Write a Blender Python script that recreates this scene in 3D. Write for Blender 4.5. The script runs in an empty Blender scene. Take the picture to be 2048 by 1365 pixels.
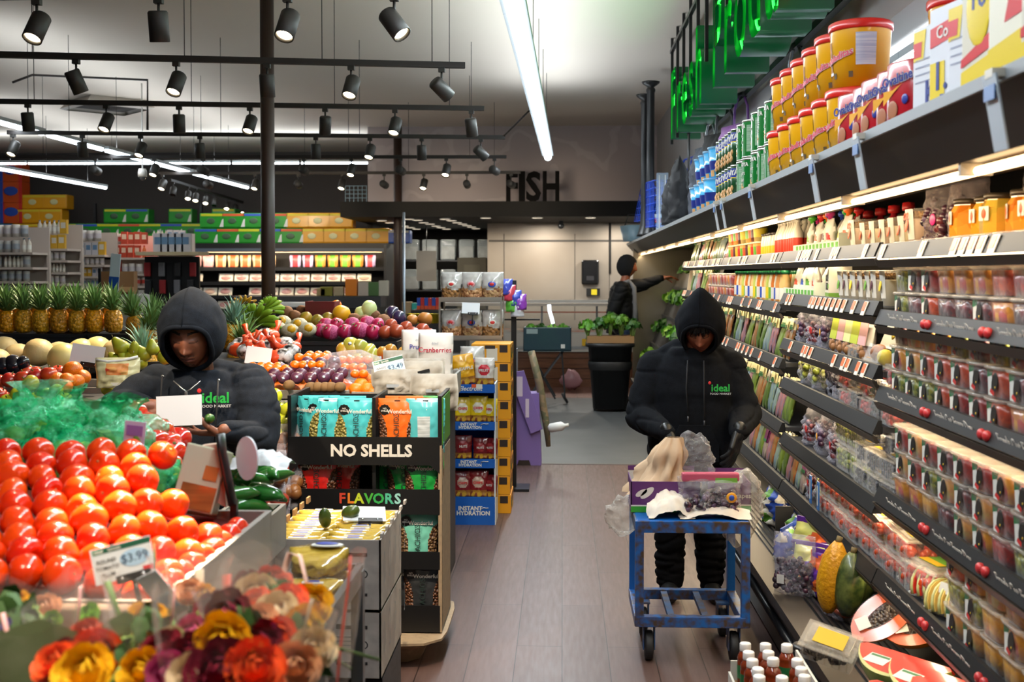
import bpy, bmesh, math, random
from mathutils import Vector, Matrix, noise
random.seed(7)
R=math.radians
S=bpy.context.scene
COL=S.collection
# ---------------- camera ----------------
FPX=2275.6
YAW, PITCH, CAMZ=R(2.54), math.atan(60/FPX), 1.65
cam_d=bpy.data.cameras.new('camera'); cam_d.lens=40; cam_d.sensor_width=36
cam_d.shift_y=-74.5/2048
cam_d.clip_start=.05; cam_d.clip_end=80
cam_d.dof.use_dof=True; cam_d.dof.focus_distance=5.6; cam_d.dof.aperture_fstop=4.2
cam=bpy.data.objects.new('camera',cam_d); COL.objects.link(cam)
cam.location=(0,0,CAMZ); cam.rotation_euler=(R(90)-PITCH,0,YAW)
S.camera=cam
CR=Vector((math.cos(YAW),math.sin(YAW),0))
CF=Vector((-math.sin(YAW)*math.cos(PITCH),math.cos(YAW)*math.cos(PITCH),-math.sin(PITCH)))
CU=CR.cross(CF)
def at(px,py,X=None,Y=None,Z=None):
 d=CF*FPX+CR*(px-1024)+CU*(608-py)
 t=Y/d.y if Y is not None else(X/d.x if X is not None else(Z-CAMZ)/d.z)
 return Vector((0,0,CAMZ))+d*t
# ---------------- view, world ----------------
vs=S.view_settings
vs.view_transform='Standard'; vs.look='None'; vs.gamma=1; vs.use_curve_mapping=False; vs.exposure=0.0
S.cycles.use_denoising=True
S.cycles.max_bounces=6; S.cycles.diffuse_bounces=3; S.cycles.glossy_bounces=3; S.cycles.transmission_bounces=4
S.cycles.transparent_max_bounces=12; S.cycles.caustics_reflective=False; S.cycles.caustics_refractive=False
S.cycles.sample_clamp_indirect=4.0
w=bpy.data.worlds.new('world'); S.world=w; w.use_nodes=True
w.node_tree.nodes['Background'].inputs[0].default_value=(.80,.88,1.0,1)
w.node_tree.nodes['Background'].inputs[1].default_value=0.09
E_SPOT, E_TUBE, E_CANOPY, E_SHELF, E_TUBE_MESH=280, 18, 3.2, 1.8, 12
# ---------------- helpers ----------------
def lin(c):
 return tuple(((x/12.92)if x<=.04045 else((x+.055)/1.055)**2.4)for x in c)
def hexc(h):
 h=h.lstrip('#'); return lin(tuple(int(h[i:i+2],16)/255 for i in(0,2,4)))
_M={}
def mat(name,col='888888',rough=.5,metal=0,col2=None,scale=8,vary=0,bump=0,bscale=40,emit=0,coat=0,kind='noise',contrast=.5,detail=3,subs=0,stretch=None,spec=None):
 """one procedural material; col2 mixes in by noise or cells, vary shifts the colour a little from object to object"""
 if name in _M:return _M[name]
 m=bpy.data.materials.new(name); m.use_nodes=True; _M[name]=m
 nt=m.node_tree; N=nt.nodes; L=nt.links; b=N['Principled BSDF']
 c=hexc(col)
 b.inputs['Base Color'].default_value=(*c,1)
 b.inputs['Roughness'].default_value=rough; b.inputs['Metallic'].default_value=metal
 if spec is not None:b.inputs['Specular IOR Level'].default_value=spec
 if coat:b.inputs['Coat Weight'].default_value=coat; b.inputs['Coat Roughness'].default_value=.08
 if subs:b.inputs['Subsurface Weight'].default_value=subs; b.inputs['Subsurface Radius'].default_value=(.02,.008,.004); b.inputs['Subsurface Scale'].default_value=.5
 tc=None
 def coords():
  nonlocal tc
  if tc is None:
   t=N.new('ShaderNodeTexCoord'); tc=t.outputs['Object']
   if stretch:
    mp=N.new('ShaderNodeMapping'); mp.inputs['Scale'].default_value=stretch
    L.new(tc,mp.inputs['Vector']); tc=mp.outputs[0]
  return tc
 out=None
 if col2:
  mx=N.new('ShaderNodeMix'); mx.data_type='RGBA'
  mx.inputs[6].default_value=(*c,1); mx.inputs[7].default_value=(*hexc(col2),1)
  if kind=='noise':
   t=N.new('ShaderNodeTexNoise'); t.inputs['Scale'].default_value=scale; t.inputs['Detail'].default_value=detail
   fac=t.outputs['Fac']
  else:
   t=N.new('ShaderNodeTexVoronoi'); t.inputs['Scale'].default_value=scale
   if kind=='edge':t.feature='DISTANCE_TO_EDGE'; fac=t.outputs['Distance']
   elif kind=='dist':fac=t.outputs['Distance']
   else:fac=t.outputs['Color']
  L.new(coords(),t.inputs['Vector'])
  mr=N.new('ShaderNodeMapRange'); L.new(fac,mr.inputs[0])
  if kind=='edge':mr.inputs[1].default_value=0; mr.inputs[2].default_value=contrast
  elif kind=='dist':mr.inputs[1].default_value=.1; mr.inputs[2].default_value=contrast
  else:mr.inputs[1].default_value=.5-contrast/2; mr.inputs[2].default_value=.5+contrast/2
  L.new(mr.outputs[0],mx.inputs[0]); out=mx.outputs[2]
 if vary:
  oi=N.new('ShaderNodeObjectInfo'); hs=N.new('ShaderNodeHueSaturation')
  mr=N.new('ShaderNodeMapRange'); mr.inputs[3].default_value=.5-vary*.025; mr.inputs[4].default_value=.5+vary*.025
  L.new(oi.outputs['Random'],mr.inputs[0]); L.new(mr.outputs[0],hs.inputs['Hue'])
  m2=N.new('ShaderNodeMath'); m2.operation='MULTIPLY_ADD'; m2.inputs[1].default_value=vary*.8; m2.inputs[2].default_value=1-vary*.4
  L.new(oi.outputs['Random'],m2.inputs[0]); L.new(m2.outputs[0],hs.inputs['Value'])
  if out:L.new(out,hs.inputs['Color'])
  else:hs.inputs['Color'].default_value=(*c,1)
  out=hs.outputs[0]
 if out:L.new(out,b.inputs['Base Color'])
 if bump:
  t=N.new('ShaderNodeTexNoise')if kind in('noise',)else N.new('ShaderNodeTexVoronoi')
  t.inputs['Scale'].default_value=bscale
  L.new(coords(),t.inputs['Vector'])
  bp=N.new('ShaderNodeBump'); bp.inputs['Strength'].default_value=bump; bp.inputs['Distance'].default_value=.01
  if kind!='noise':bp.invert=True
  L.new(t.outputs[0],bp.inputs['Height']); L.new(bp.outputs[0],b.inputs['Normal'])
 if emit:
  b.inputs['Emission Color'].default_value=(*c,1); b.inputs['Emission Strength'].default_value=emit
 return m
def clear(name,tint='ffffff',a=.18,rough=.08,bump=0,bscale=18):
 """thin clear film or plastic: mostly see-through, with highlights"""
 if name in _M:return _M[name]
 m=bpy.data.materials.new(name); m.use_nodes=True; _M[name]=m
 nt=m.node_tree; N=nt.nodes; L=nt.links; b=N['Principled BSDF']; o=N['Material Output']
 b.inputs['Base Color'].default_value=(*hexc(tint),1); b.inputs['Roughness'].default_value=rough
 tr=N.new('ShaderNodeBsdfTransparent'); tr.inputs[0].default_value=(*[min(1,x*.25+.75)for x in hexc(tint)],1)
 mx=N.new('ShaderNodeMixShader'); fr=N.new('ShaderNodeLayerWeight'); fr.inputs[0].default_value=.25
 mr=N.new('ShaderNodeMapRange'); mr.inputs[3].default_value=a*.55; mr.inputs[4].default_value=min(1,a*.8+.25)
 L.new(fr.outputs['Facing'],mr.inputs[0]); L.new(mr.outputs[0],mx.inputs[0])
 L.new(tr.outputs[0],mx.inputs[1]); L.new(b.outputs[0],mx.inputs[2]); L.new(mx.outputs[0],o.inputs[0])
 if bump:
  t=N.new('ShaderNodeTexNoise'); t.inputs['Scale'].default_value=bscale; t.inputs['Detail'].default_value=3
  tc=N.new('ShaderNodeTexCoord'); L.new(tc.outputs['Object'],t.inputs[0])
  bp=N.new('ShaderNodeBump'); bp.inputs['Strength'].default_value=bump; bp.inputs['Distance'].default_value=.03
  L.new(t.outputs[0],bp.inputs['Height']); L.new(bp.outputs[0],b.inputs['Normal'])
 return m
T=Matrix.Translation
def RX(a):return Matrix.Rotation(R(a),4,'X')
def RY(a):return Matrix.Rotation(R(a),4,'Y')
def RZ(a):return Matrix.Rotation(R(a),4,'Z')
def SC(x,y=None,z=None):
 if y is None:y=z=x
 return Matrix.Diagonal((x,y,z,1))
FACE_CAM=RX(90)
FACE_AISLE=Matrix(((0,0,-1,0),(-1,0,0,0),(0,1,0,0),(0,0,0,1)))
_TX={}
def text_data(s,size=1,depth=0,bold=0,shear=0,font=None,w=1.0):
 k=(s,size,depth,bold,shear)
 if k in _TX:return _TX[k]
 cu=bpy.data.curves.new('lettering','FONT'); cu.body=s; cu.size=size; cu.extrude=depth; cu.offset=bold*size
 cu.align_x='CENTER'; cu.align_y='CENTER'; cu.resolution_u=2; cu.shear=shear
 o=bpy.data.objects.new('lettering',cu); COL.objects.link(o)
 dg=bpy.context.evaluated_depsgraph_get(); me=bpy.data.meshes.new_from_object(o.evaluated_get(dg))
 vv=[v.co.copy()for v in me.vertices]; ff=[tuple(p.vertices)for p in me.polygons]
 bpy.data.meshes.remove(me); bpy.data.objects.remove(o); bpy.data.curves.remove(cu)
 _TX[k]=(vv,ff); return vv, ff
class MB:
 """collects shapes into ONE mesh"""
 def __init__(s):s.v=[]; s.f=[]; s.mi=[]; s.sm=[]; s.ms=[]
 def slot(s,m):
  if m not in s.ms:s.ms.append(m)
  return s.ms.index(m)
 def add(s,vv,ff,m,M=None,smooth=False):
  n=len(s.v)
  s.v+=[M@Vector(v)for v in vv]if M is not None else[Vector(v)for v in vv]
  flip=M is not None and M.to_3x3().determinant()<0
  s.f+=[tuple(n+i for i in(reversed(f)if flip else f))for f in ff]
  if callable(m):s.mi+=[s.slot(m(f,vv))for f in ff]
  else:s.mi+=[s.slot(m)]*len(ff)
  s.sm+=[smooth]*len(ff); return s
 def box(s,x0,y0,z0,x1,y1,z1,m,M=None,b=0):
  if b:
   bm=bmesh.new(); bmesh.ops.create_cube(bm,size=1)
   bmesh.ops.transform(bm,matrix=T(((x0+x1)/2,(y0+y1)/2,(z0+z1)/2))@SC(abs(x1-x0),abs(y1-y0),abs(z1-z0)),verts=bm.verts)
   bmesh.ops.bevel(bm,geom=bm.edges[:]+bm.verts[:],offset=b,segments=2,affect='EDGES',profile=.6)
   vv=[v.co.copy()for v in bm.verts]; bm.verts.index_update(); ff=[tuple(v.index for v in f.verts)for f in bm.faces]; bm.free()
   return s.add(vv,ff,m,M)
  vv=[(x,y,z)for z in(z0,z1)for y in(y0,y1)for x in(x0,x1)]
  ff=[(0,2,3,1),(4,5,7,6),(0,1,5,4),(2,6,7,3),(0,4,6,2),(1,3,7,5)]
  return s.add(vv,ff,m,M)
 def lathe(s,prof,m,seg=20,M=None,smooth=True,caps=True,sq=0,sx=1,sy=1):
  vv=[]; ff=[]
  for r, z in prof:
   for i in range(seg):
    a=2*math.pi*i/seg; c, sn=math.cos(a), math.sin(a)
    if sq:
     k=(abs(c)**sq+abs(sn)**sq)**(-1/sq)
    else:k=1
    vv.append((r*k*c*sx,r*k*sn*sy,z))
  for j in range(len(prof)-1):
   for i in range(seg):
    i2=(i+1)%seg
    ff.append((j*seg+i,j*seg+i2,(j+1)*seg+i2,(j+1)*seg+i))
  if caps:
   if prof[0][0]>1e-5:ff.append(tuple(reversed(range(seg))))
   if prof[-1][0]>1e-5:ff.append(tuple((len(prof)-1)*seg+i for i in range(seg)))
  return s.add(vv,ff,m,M,smooth)
 def tube(s,pts,r,m,seg=8,M=None,smooth=True,closed=False,flat=1):
  pts=[Vector(p)for p in pts]; vv=[]; ff=[]; n=len(pts)
  rr=r if isinstance(r,(list,tuple))else[r]*n
  up=Vector((0,0,1)); pu=None
  for i, p in enumerate(pts):
   if closed:d=pts[(i+1)%n]-pts[i-1]
   else:d=pts[min(i+1,n-1)]-pts[max(i-1,0)]
   d.normalize()
   if pu is None:a=d.cross(up if abs(d.z)<.95 else Vector((1,0,0))).normalized()
   else:a=(pu-d*pu.dot(d)).normalized()
   pu=a; b=d.cross(a)
   for k in range(seg):
    t=2*math.pi*k/seg
    vv.append(p+a*math.cos(t)*rr[i]+b*math.sin(t)*rr[i]*flat)
  for i in range(n-(0 if closed else 1)):
   i2=(i+1)%n
   for k in range(seg):
    k2=(k+1)%seg
    ff.append((i*seg+k,i*seg+k2,i2*seg+k2,i2*seg+k))
  if not closed:ff.append(tuple(reversed(range(seg)))); ff.append(tuple((n-1)*seg+k for k in range(seg)))
  return s.add(vv,ff,m,M,smooth)
 def bar(s,a,b,w,h,m,up=(0,0,1)):
  a=Vector(a); b=Vector(b); d=(b-a); L=d.length; d.normalize()
  x=d.cross(Vector(up))
  if x.length<1e-4:x=d.cross(Vector((0,1,0)))
  x.normalize(); z=x.cross(d)
  M=Matrix(((x.x,d.x,z.x,a.x),(x.y,d.y,z.y,a.y),(x.z,d.z,z.z,a.z),(0,0,0,1)))
  return s.box(-w/2,0,-h/2,w/2,L,h/2,m,M)
 def prism(s,poly,h,m,M=None,smooth=False):
  n=len(poly); vv=[(x,y,0)for x,y in poly]+[(x,y,h)for x,y in poly]
  ff=[tuple(reversed(range(n))),tuple(range(n,2*n))]+[(i,(i+1)%n,n+(i+1)%n,n+i)for i in range(n)]
  return s.add(vv,ff,m,M,smooth)
 def ball(s,m,rx=1,ry=None,rz=None,M=None,seg=16,rings=10,lump=0,seed=0,lf=2.0):
  ry=rx if ry is None else ry; rz=rx if rz is None else rz
  vv=[(0,0,-rz)]; ff=[]
  for j in range(1,rings):
   t=math.pi*j/rings
   for i in range(seg):
    a=2*math.pi*i/seg
    vv.append((rx*math.sin(t)*math.cos(a),ry*math.sin(t)*math.sin(a),-rz*math.cos(t)))
  vv.append((0,0,rz)); top=len(vv)-1
  for i in range(seg):
   ff.append((0,1+(i+1)%seg,1+i)); ff.append((top,1+(rings-2)*seg+i,1+(rings-2)*seg+(i+1)%seg))
  for j in range(rings-2):
   for i in range(seg):
    i2=(i+1)%seg; a=1+j*seg
    ff.append((a+i,a+i2,a+seg+i2,a+seg+i))
  if lump:
   o=Vector((seed*3.7,seed*1.3,seed))
   vv=[Vector(v)*(1+lump*noise.noise(Vector(v).normalized()*lf+o))for v in vv]
  return s.add(vv,ff,m,M,True)
 def pillow(s,w,h,d,mf,nx=14,ny=18,M=None,wr=0,seed=0,base=0,seal=.06,front_only=False):
  """a filled bag standing in XZ, front towards -Y; mf(u, v, side) gives the material"""
  vv=[]; ff=[]; mm=[]
  for side in(0,1):
   for j in range(ny+1):
    for i in range(nx+1):
     u, v=i/nx, j/ny
     e=(max(0,1-abs(2*u-1)**2.6))**.6
     g=1-max(0,(v-(.45))/.55)**2.2 if v>.45 else 1
     if not base and v<.3:g*=(1-((.3-v)/.3)**2.4)
     if v>1-seal:g*=.12
     y=d/2*e*max(.02,g)
     pn=Vector((u*3+seed*7,v*4,side*5.0))
     y*=1+wr*noise.noise(pn*2.2)
     x=(u-.5)*w*(1-.03*math.sin(v*6+seed)); z=v*h
     vv.append((x,-y if side==0 else y,z+wr*.02*h*noise.noise(pn*3)))
  o=(nx+1)*(ny+1)
  for side in(0,1):
   for j in range(ny):
    for i in range(nx):
     a=side*o+j*(nx+1)+i
     q=(a,a+1,a+nx+2,a+nx+1)
     ff.append(q if side==0 else q[::-1]); mm.append(mf((i+.5)/nx,(j+.5)/ny,side))
  edge=[j*(nx+1)for j in range(ny+1)]
  for j in range(ny):
   a, b=edge[j], edge[j+1]; ff.append((a,b,b+o,a+o)); mm.append(mf(0,(j+.5)/ny,1))
   a+=nx; b+=nx; ff.append((b,a,a+o,b+o)); mm.append(mf(1,(j+.5)/ny,1))
  for i in range(nx):
   ff.append((i+1,i,i+o,i+1+o)); mm.append(mf((i+.5)/nx,0,1))
   a=ny*(nx+1)+i; ff.append((a,a+1,a+1+o,a+o)); mm.append(mf((i+.5)/nx,1,1))
  n=len(s.v); s.v+=[(M@Vector(v))if M is not None else Vector(v)for v in vv]
  s.f+=[tuple(n+k for k in q)for q in ff]; s.mi+=[s.slot(m)for m in mm]; s.sm+=[True]*len(ff); return s
 def text(s,t,size,m,M=None,depth=.0008,bold=0,shear=0,w=1):
  vv, ff=text_data(t,size,depth,bold,shear)
  M=(M or Matrix.Identity(4))@SC(w,1,1)
  return s.add(vv,ff,m,M)
 def mesh(s,name='mesh'):
  me=bpy.data.meshes.new(name); me.from_pydata([tuple(v)for v in s.v],[],s.f)
  for m in s.ms:me.materials.append(m)
  me.polygons.foreach_set('material_index',s.mi); me.polygons.foreach_set('use_smooth',s.sm)
  me.update(); return me
def obj(name,data,parent=None,M=None):
 if isinstance(data,MB):data=data.mesh(name)
 o=bpy.data.objects.new(name,data); COL.objects.link(o)
 if parent is not None:o.parent=parent
 if M is not None:o.matrix_local=M
 return o
def tag(o,label,cat,group=None):
 ws=label.split(); i=len(ws)-1
 while len(ws)>16 and i>0:
  if ws[i]in('the','a','an','with'):del ws[i]
  i-=1
 label=' '.join(ws)
 if len(ws)>16:print('LONGLABEL',label)
 o['label']=label; o['category']=cat
 if group:o['group']=group
 return o
def thing(name,label,cat,loc=(0,0,0),rz=0,group=None,M=None):
 o=bpy.data.objects.new(name,None); COL.objects.link(o); o.empty_display_size=.05
 if M is not None:o.matrix_world=M
 else:o.location=loc; o.rotation_euler=(0,0,R(rz))
 return tag(o,label,cat,group)
def struct(name,data):
 o=obj(name,data); o['kind']='structure'; return o
def stuff(o):o['kind']='stuff'; return o
def part(o,label):o['label']=label; return o
class Kind:
 """one model: a list of (part name, mesh, parent part index or None); put() makes one more individual of it"""
 def __init__(s,name,cat,parts):
  s.name=name; s.cat=cat
  s.parts=[(p[0],p[1].mesh(p[0])if isinstance(p[1],MB)else p[1],p[2]if len(p)>2 else None,p[3]if len(p)>3 else None)for p in parts]
 def put(s,label,loc,rz=0,group=None,M=None,sc=1,mats=None):
  if M is None:M=T(Vector(loc))@RZ(rz)@SC(sc)
  if len(s.parts)==1:
   r=bpy.data.objects.new(s.name,s.parts[0][1]); COL.objects.link(r)
   r.matrix_world=M; return tag(r,label,s.cat,group)
  r=bpy.data.objects.new(s.name,None); COL.objects.link(r); r.empty_display_size=.03; r.matrix_world=M; tag(r,label,s.cat,group)
  made=[]
  for nm, me, pi, lb in s.parts:
   o=bpy.data.objects.new(nm,me); COL.objects.link(o); o.parent=r if pi is None else made[pi]; made.append(o)
   if lb:o['label']=lb
  return r
NTH='first second third fourth fifth sixth seventh eighth ninth tenth eleventh twelfth thirteenth fourteenth fifteenth sixteenth seventeenth eighteenth nineteenth twentieth'.split()
def nth(i):return NTH[i]if i<20 else('twenty-'+NTH[i-20]if i<29 else 'thirtieth' if i==29 else 'thirty-'+NTH[i-30]if i<39 else 'fortieth' if i==39 else 'forty-'+NTH[i-40])
def smooth_all(me):me.polygons.foreach_set('use_smooth',[True]*len(me.polygons))
U=random.uniform
# ======================= the room =======================
CEIL=3.85
def planks(name,c1,c2,mortar,wid,row,rough):
 m=bpy.data.materials.new(name); m.use_nodes=True; _M[name]=m
 nt=m.node_tree; N=nt.nodes; L=nt.links; b=N['Principled BSDF']
 tc=N.new('ShaderNodeTexCoord'); mp=N.new('ShaderNodeMapping'); mp.inputs['Rotation'].default_value=(0,0,R(90))
 L.new(tc.outputs['Object'],mp.inputs[0])
 br=N.new('ShaderNodeTexBrick'); br.inputs['Scale'].default_value=1; br.inputs['Brick Width'].default_value=wid; br.inputs['Row Height'].default_value=row
 br.inputs['Mortar Size'].default_value=.0022; br.inputs['Color1'].default_value=(*hexc(c1),1); br.inputs['Color2'].default_value=(*hexc(c2),1); br.inputs['Mortar'].default_value=(*hexc(mortar),1)
 L.new(mp.outputs[0],br.inputs['Vector'])
 n2=N.new('ShaderNodeTexNoise'); n2.inputs['Scale'].default_value=9; n2.inputs['Detail'].default_value=5
 m2=N.new('ShaderNodeMapping'); m2.inputs['Scale'].default_value=(6,.6,1); L.new(tc.outputs['Object'],m2.inputs[0]); L.new(m2.outputs[0],n2.inputs[0])
 mx=N.new('ShaderNodeMix'); mx.data_type='RGBA'; mx.blend_type='MULTIPLY'; mx.inputs[0].default_value=.45
 L.new(br.outputs['Color'],mx.inputs[6]); L.new(n2.outputs['Color'],mx.inputs[7]);
 g=N.new('ShaderNodeRGBToBW'); L.new(n2.outputs['Color'],g.inputs[0]); L.new(g.outputs[0],mx.inputs[7])
 L.new(mx.outputs[2],b.inputs['Base Color'])
 mr=N.new('ShaderNodeMapRange'); L.new(n2.outputs[0],mr.inputs[0]); mr.inputs[3].default_value=rough-.1; mr.inputs[4].default_value=rough+.15
 L.new(mr.outputs[0],b.inputs['Roughness'])
 return m
wood_floor=planks('vinyl plank floor','664f49','5c4640','2e2320',1.25,.2,.40)
grey_floor=mat('grey sheet floor','55585a',.45,col2='4a4d4f',scale=3)
red_tile=planks('red brown tile floor','8a5f52','7d5548','4a3530',.2,.2,.5)
fm=MB(); Yb, Yc=9.83, 15.1
for(y0,y1,m)in((-3,Yb,wood_floor),(Yb,Yc,grey_floor),(Yc,24,red_tile)):
 fm.add([(-14,y0,0),(4,y0,0),(4,y1,0),(-14,y1,0)],[(0,1,2,3)],m)
struct('floor',fm)
trim=MB().box(-6,Yb-.02,0,3,Yb+.02,.004,mat('floor strip','5a5350',.5)); struct('trim_1',trim)
ceil_m=mat('bounce tinted ceiling','e6dccf',.9,col2='ded3c6',scale=.4)  # warm bounce from the spotlights is mixed into the ceiling's base colour
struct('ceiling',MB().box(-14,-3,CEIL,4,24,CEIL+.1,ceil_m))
charcoal=mat('charcoal wall','4b4645',.85)
struct('wall_back',MB().box(-14,20.4,0,-2.95,20.6,CEIL,charcoal))
struct('wall_left',MB().box(-14.1,-3,0,-14,24,CEIL,mat('pale wall','8f8a85',.9)))
kw=mat('kitchen wall','3b3a38',.7)
struct('wall_kitchen',MB().box(-3.2,22.4,0,4,22.5,CEIL,kw).box(-3.2,18.5,0,-3.1,22.4,2.6,kw))
def mural():
 m=bpy.data.materials.new('mural wall'); m.use_nodes=True; nt=m.node_tree; N=nt.nodes; L=nt.links; b=N['Principled BSDF']
 b.inputs['Roughness'].default_value=.8
 tc=N.new('ShaderNodeTexCoord'); wv=N.new('ShaderNodeTexWave'); wv.wave_type='RINGS'; wv.inputs['Scale'].default_value=1.6; wv.inputs['Distortion'].default_value=7; wv.inputs['Detail'].default_value=2; wv.inputs['Detail Scale'].default_value=1.2
 L.new(tc.outputs['Object'],wv.inputs[0])
 mr=N.new('ShaderNodeMapRange'); mr.inputs[1].default_value=.88; mr.inputs[2].default_value=.97; L.new(wv.outputs['Fac'],mr.inputs[0])
 mx=N.new('ShaderNodeMix'); mx.data_type='RGBA'; mx.inputs[6].default_value=(*hexc('b5acb0'),1); mx.inputs[7].default_value=(*hexc('c2babd'),1)
 L.new(mr.outputs[0],mx.inputs[0]); L.new(mx.outputs[2],b.inputs['Base Color']); return m
struct('wall_bulkhead',MB().box(-2.92,17.0,2.66,1.9,17.2,CEIL,mural()))
black_panel=mat('black soffit','0e0e0f',.6,spec=.2)
struct('ceiling_soffit',MB().box(-3.2,16.3,2.47,1.9,18.6,2.69,black_panel).box(-3.2,18.6,2.47,-1.0,22.4,2.69,black_panel))
steel_w=mat('brushed steel wall','b4aba0',.42,.75,col2='a89c8e',scale=1.2)
sw=MB().box(-1.22,18.5,.0,1.9,18.6,2.47,steel_w); struct('wall_steel',sw)
sl=MB()
for x in(-.95,.2,.76):sl.box(x-.006,18.49,.9,x+.006,18.5,2.3,mat('steel seam','6a6560',.5,.6))
sl.box(-1.2,18.485,2.17,1.8,18.5,2.2,_M['steel seam']); struct('trim_2',sl)
grey_w=mat('grey bulkhead wall','a3a1a0',.8)
struct('wall_right_upper',MB().box(1.40,-3,2.74,1.9,17.2,CEIL,grey_w))
struct('wall_right',MB().box(1.9,-3,0,2.0,20,CEIL,mat('white wall','c8d2d8',.8)))
blk=mat('black sign letters','0c0b0c',.7,spec=.1)
tt=thing('wall_sign','large black letters reading fish on the edge of the black soffit','sign',at(1065,408,Y=16.45)*1)
tt.location.z=2.69
for i, ch in enumerate('FISH'):
 px=(1024,1044,1067,1102)[i]
 x=at(px,400,Y=16.45).x-tt.location.x
 vv, ff=text_data(ch,.62,.03,.03)
 x0=min(v.x for v in vv); x1=max(v.x for v in vv); y0=min(v.y for v in vv); y1=max(v.y for v in vv)
 wd=(.17,.09,.22,.24)[i]; h=.44
 m=MB().add([((v.x-(x0+x1)/2)/(x1-x0)*wd,(v.y-y0)/(y1-y0)*h,v.z)for v in vv],ff,blk,T((x,0,0))@FACE_CAM)
 obj('letter',m,tt)
dl_e=mat('downlight glow','fff4e0',.5,emit=14); dl_r=mat('downlight ring','c8c4be',.4,.5)
DL=Kind('ceiling_light','light',[('rim',MB().lathe([(.075,0),(.09,-.006),(.075,-.01)],dl_r,16,caps=False)),('diffuser',MB().lathe([(.074,-.002),(.0,-.003)],dl_e,16,caps=False))])
spots_px=[(763,441),(780,445),(809,452),(821,455),(833,458),(817,438),(835,440),(847,445),(860,448),(872,452),(882,455),(893,458),(890,438),(903,441),(914,445),(925,448),(934,451),(943,454),(952,457)]
for i,(px,py)in enumerate(spots_px):
 p=at(px,py,Z=2.469)
 DL.put('small round downlight in the black ceiling over the fish kitchen',p,group='downlights over the fish kitchen')
for i,(px,lb)in enumerate(((973,'first'),(1075,'second'),(1180,'third'))):
 p=at(px,437,Z=2.469); p.y=16.6
 DL.put(f'round downlight below the fish sign, {lb} from the kitchen opening',p,group='downlights below the fish sign')
for x in(-2.2,-.3,.9):
 l=bpy.data.lights.new('downlight','AREA'); l.energy=30; l.size=.3; l.color=(1,.93,.82)
 o=bpy.data.objects.new('downlight',l); COL.objects.link(o); o.location=(x,17.4 if x>-1 else 20,2.45)
# ======================= posts =======================
post_m=mat('brown post paint','33231d',.45)
for i,(x,y,r,lb)in enumerate(((-2.14,8.2,.050,'brown round steel post rising behind the bananas'),(-2.41,16.6,.062,'brown round steel post beside the meat cooler, slimmer and farther back'))):
 t=thing('post',lb,'post',(x,y,0))
 obj('shaft',MB().lathe([(r,0),(r,CEIL)],post_m,20),t)
 obj('base_plate',MB().box(-.12,-.12,0,.12,.12,.012,post_m),t)
# ======================= track lighting =======================
trk=mat('track paint','1b1513',.5); lampb=mat('lamp housing','2a2826',.5); lampg=mat('spot glow','ffe9bd',.5,emit=28); lampd=mat('dark lens','0c0c0d',.2)
wire=mat('wire','2a2523',.5)
TZ=2.95
def spot_lamp(px,py,track,lit,aim,label,energy=None,away=False):
 """px: where it hangs along its track; aim: direction the head points"""
 a, b=track
 d=CF*FPX+CR*(px-1024);
 n=Vector((d.y,-d.x,0)); ax=b-a
 tpar=-(a-Vector((0,0,a.z))).dot(n)/ax.dot(n); p=a+ax*tpar
 aim=Vector(aim).normalized()
 t=thing('track_spotlight',label,'spotlight',p,group=None)
 obj('track_adapter',MB().box(-.02,-.016,-.045,.02,.016,-.018,lampb).tube([(0,0,-.045),(0,0,-.10)],.007,lampb,8),t)
 zc=-.15
 q=aim.to_track_quat('-Z','Y').to_matrix().to_4x4()
 M=T((0,0,zc))@q
 hd=obj('lamp_head',MB().lathe([(.0,.07),(.04,.07),(.046,.062),(.046,-.07),(.041,-.072),(.038,-.05)],lampb,20,M,caps=False),t)
 obj('lens',MB().lathe([(.037,-.055),(.02,-.060),(0,-.062)],lampg if lit or away else lampd,16,M,caps=False),hd)
 if lit or away:
  l=bpy.data.lights.new('spot','SPOT'); l.energy=energy or(E_SPOT if lit else 40); l.spot_size=R(52); l.spot_blend=.8; l.shadow_soft_size=.03 if lit else .25; l.color=(1,.80,.56)
  o=bpy.data.objects.new('spot',l); COL.objects.link(o); o.parent=t
  o.matrix_local=T(Vector((0,0,zc))+aim*.08)@q
 return t
D1=(-.12,-.50,-.85); D2=(.25,.35,-.9); D3=(-.35,-.1,-.93); D4=(.55,-.28,-.75); D5=(0,.2,-1); D6=(.05,-.62,-.78)
tracks=[((-150,-14),(800,8),'over the produce tables, nearest row',[(80,1,D1),(322,0,D5),(578,1,D1),(790,1,D4,28)],5.24),((-60,108),(930,131),'second row',[(157,0,(.3,.3,-.9)),(356,1,D1),(537,0,D5),(704,1,D1),(884,0,(.6,.5,-.6))],None),((-60,202),(968,217),'third row',[(60,0,D5),(216,1,D1),(361,1,(0,.08,-1)),(502,1,D1),(652,0,(-.1,.3,-.9)),(791,1,D1),(943,0,(.1,.3,-1))],None),((15,265),(1010,275),'fourth row',[(30,1,D1),(168,0,D5),(284,1,D1),(402,0,D5),(633,1,(0,.08,-1)),(741,1,D1),(844,0,D5),(962,0,(.6,.4,-.6))],None),((-40,314),(1013,314),'fifth row',[(194,0,D5),(311,1,D1),(408,0,D2),(609,0,D5),(704,1,D1),(802,0,D2),(893,1,D1),(989,0,D4)],None),((300,347),(1041,345),'sixth row',[(327,1,D1),(418,0,D2),(512,1,D1),(598,0,D5),(685,1,D1),(769,0,D2),(848,1,D1),(934,0,D5),(1022,0,D4)],None), ]
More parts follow.
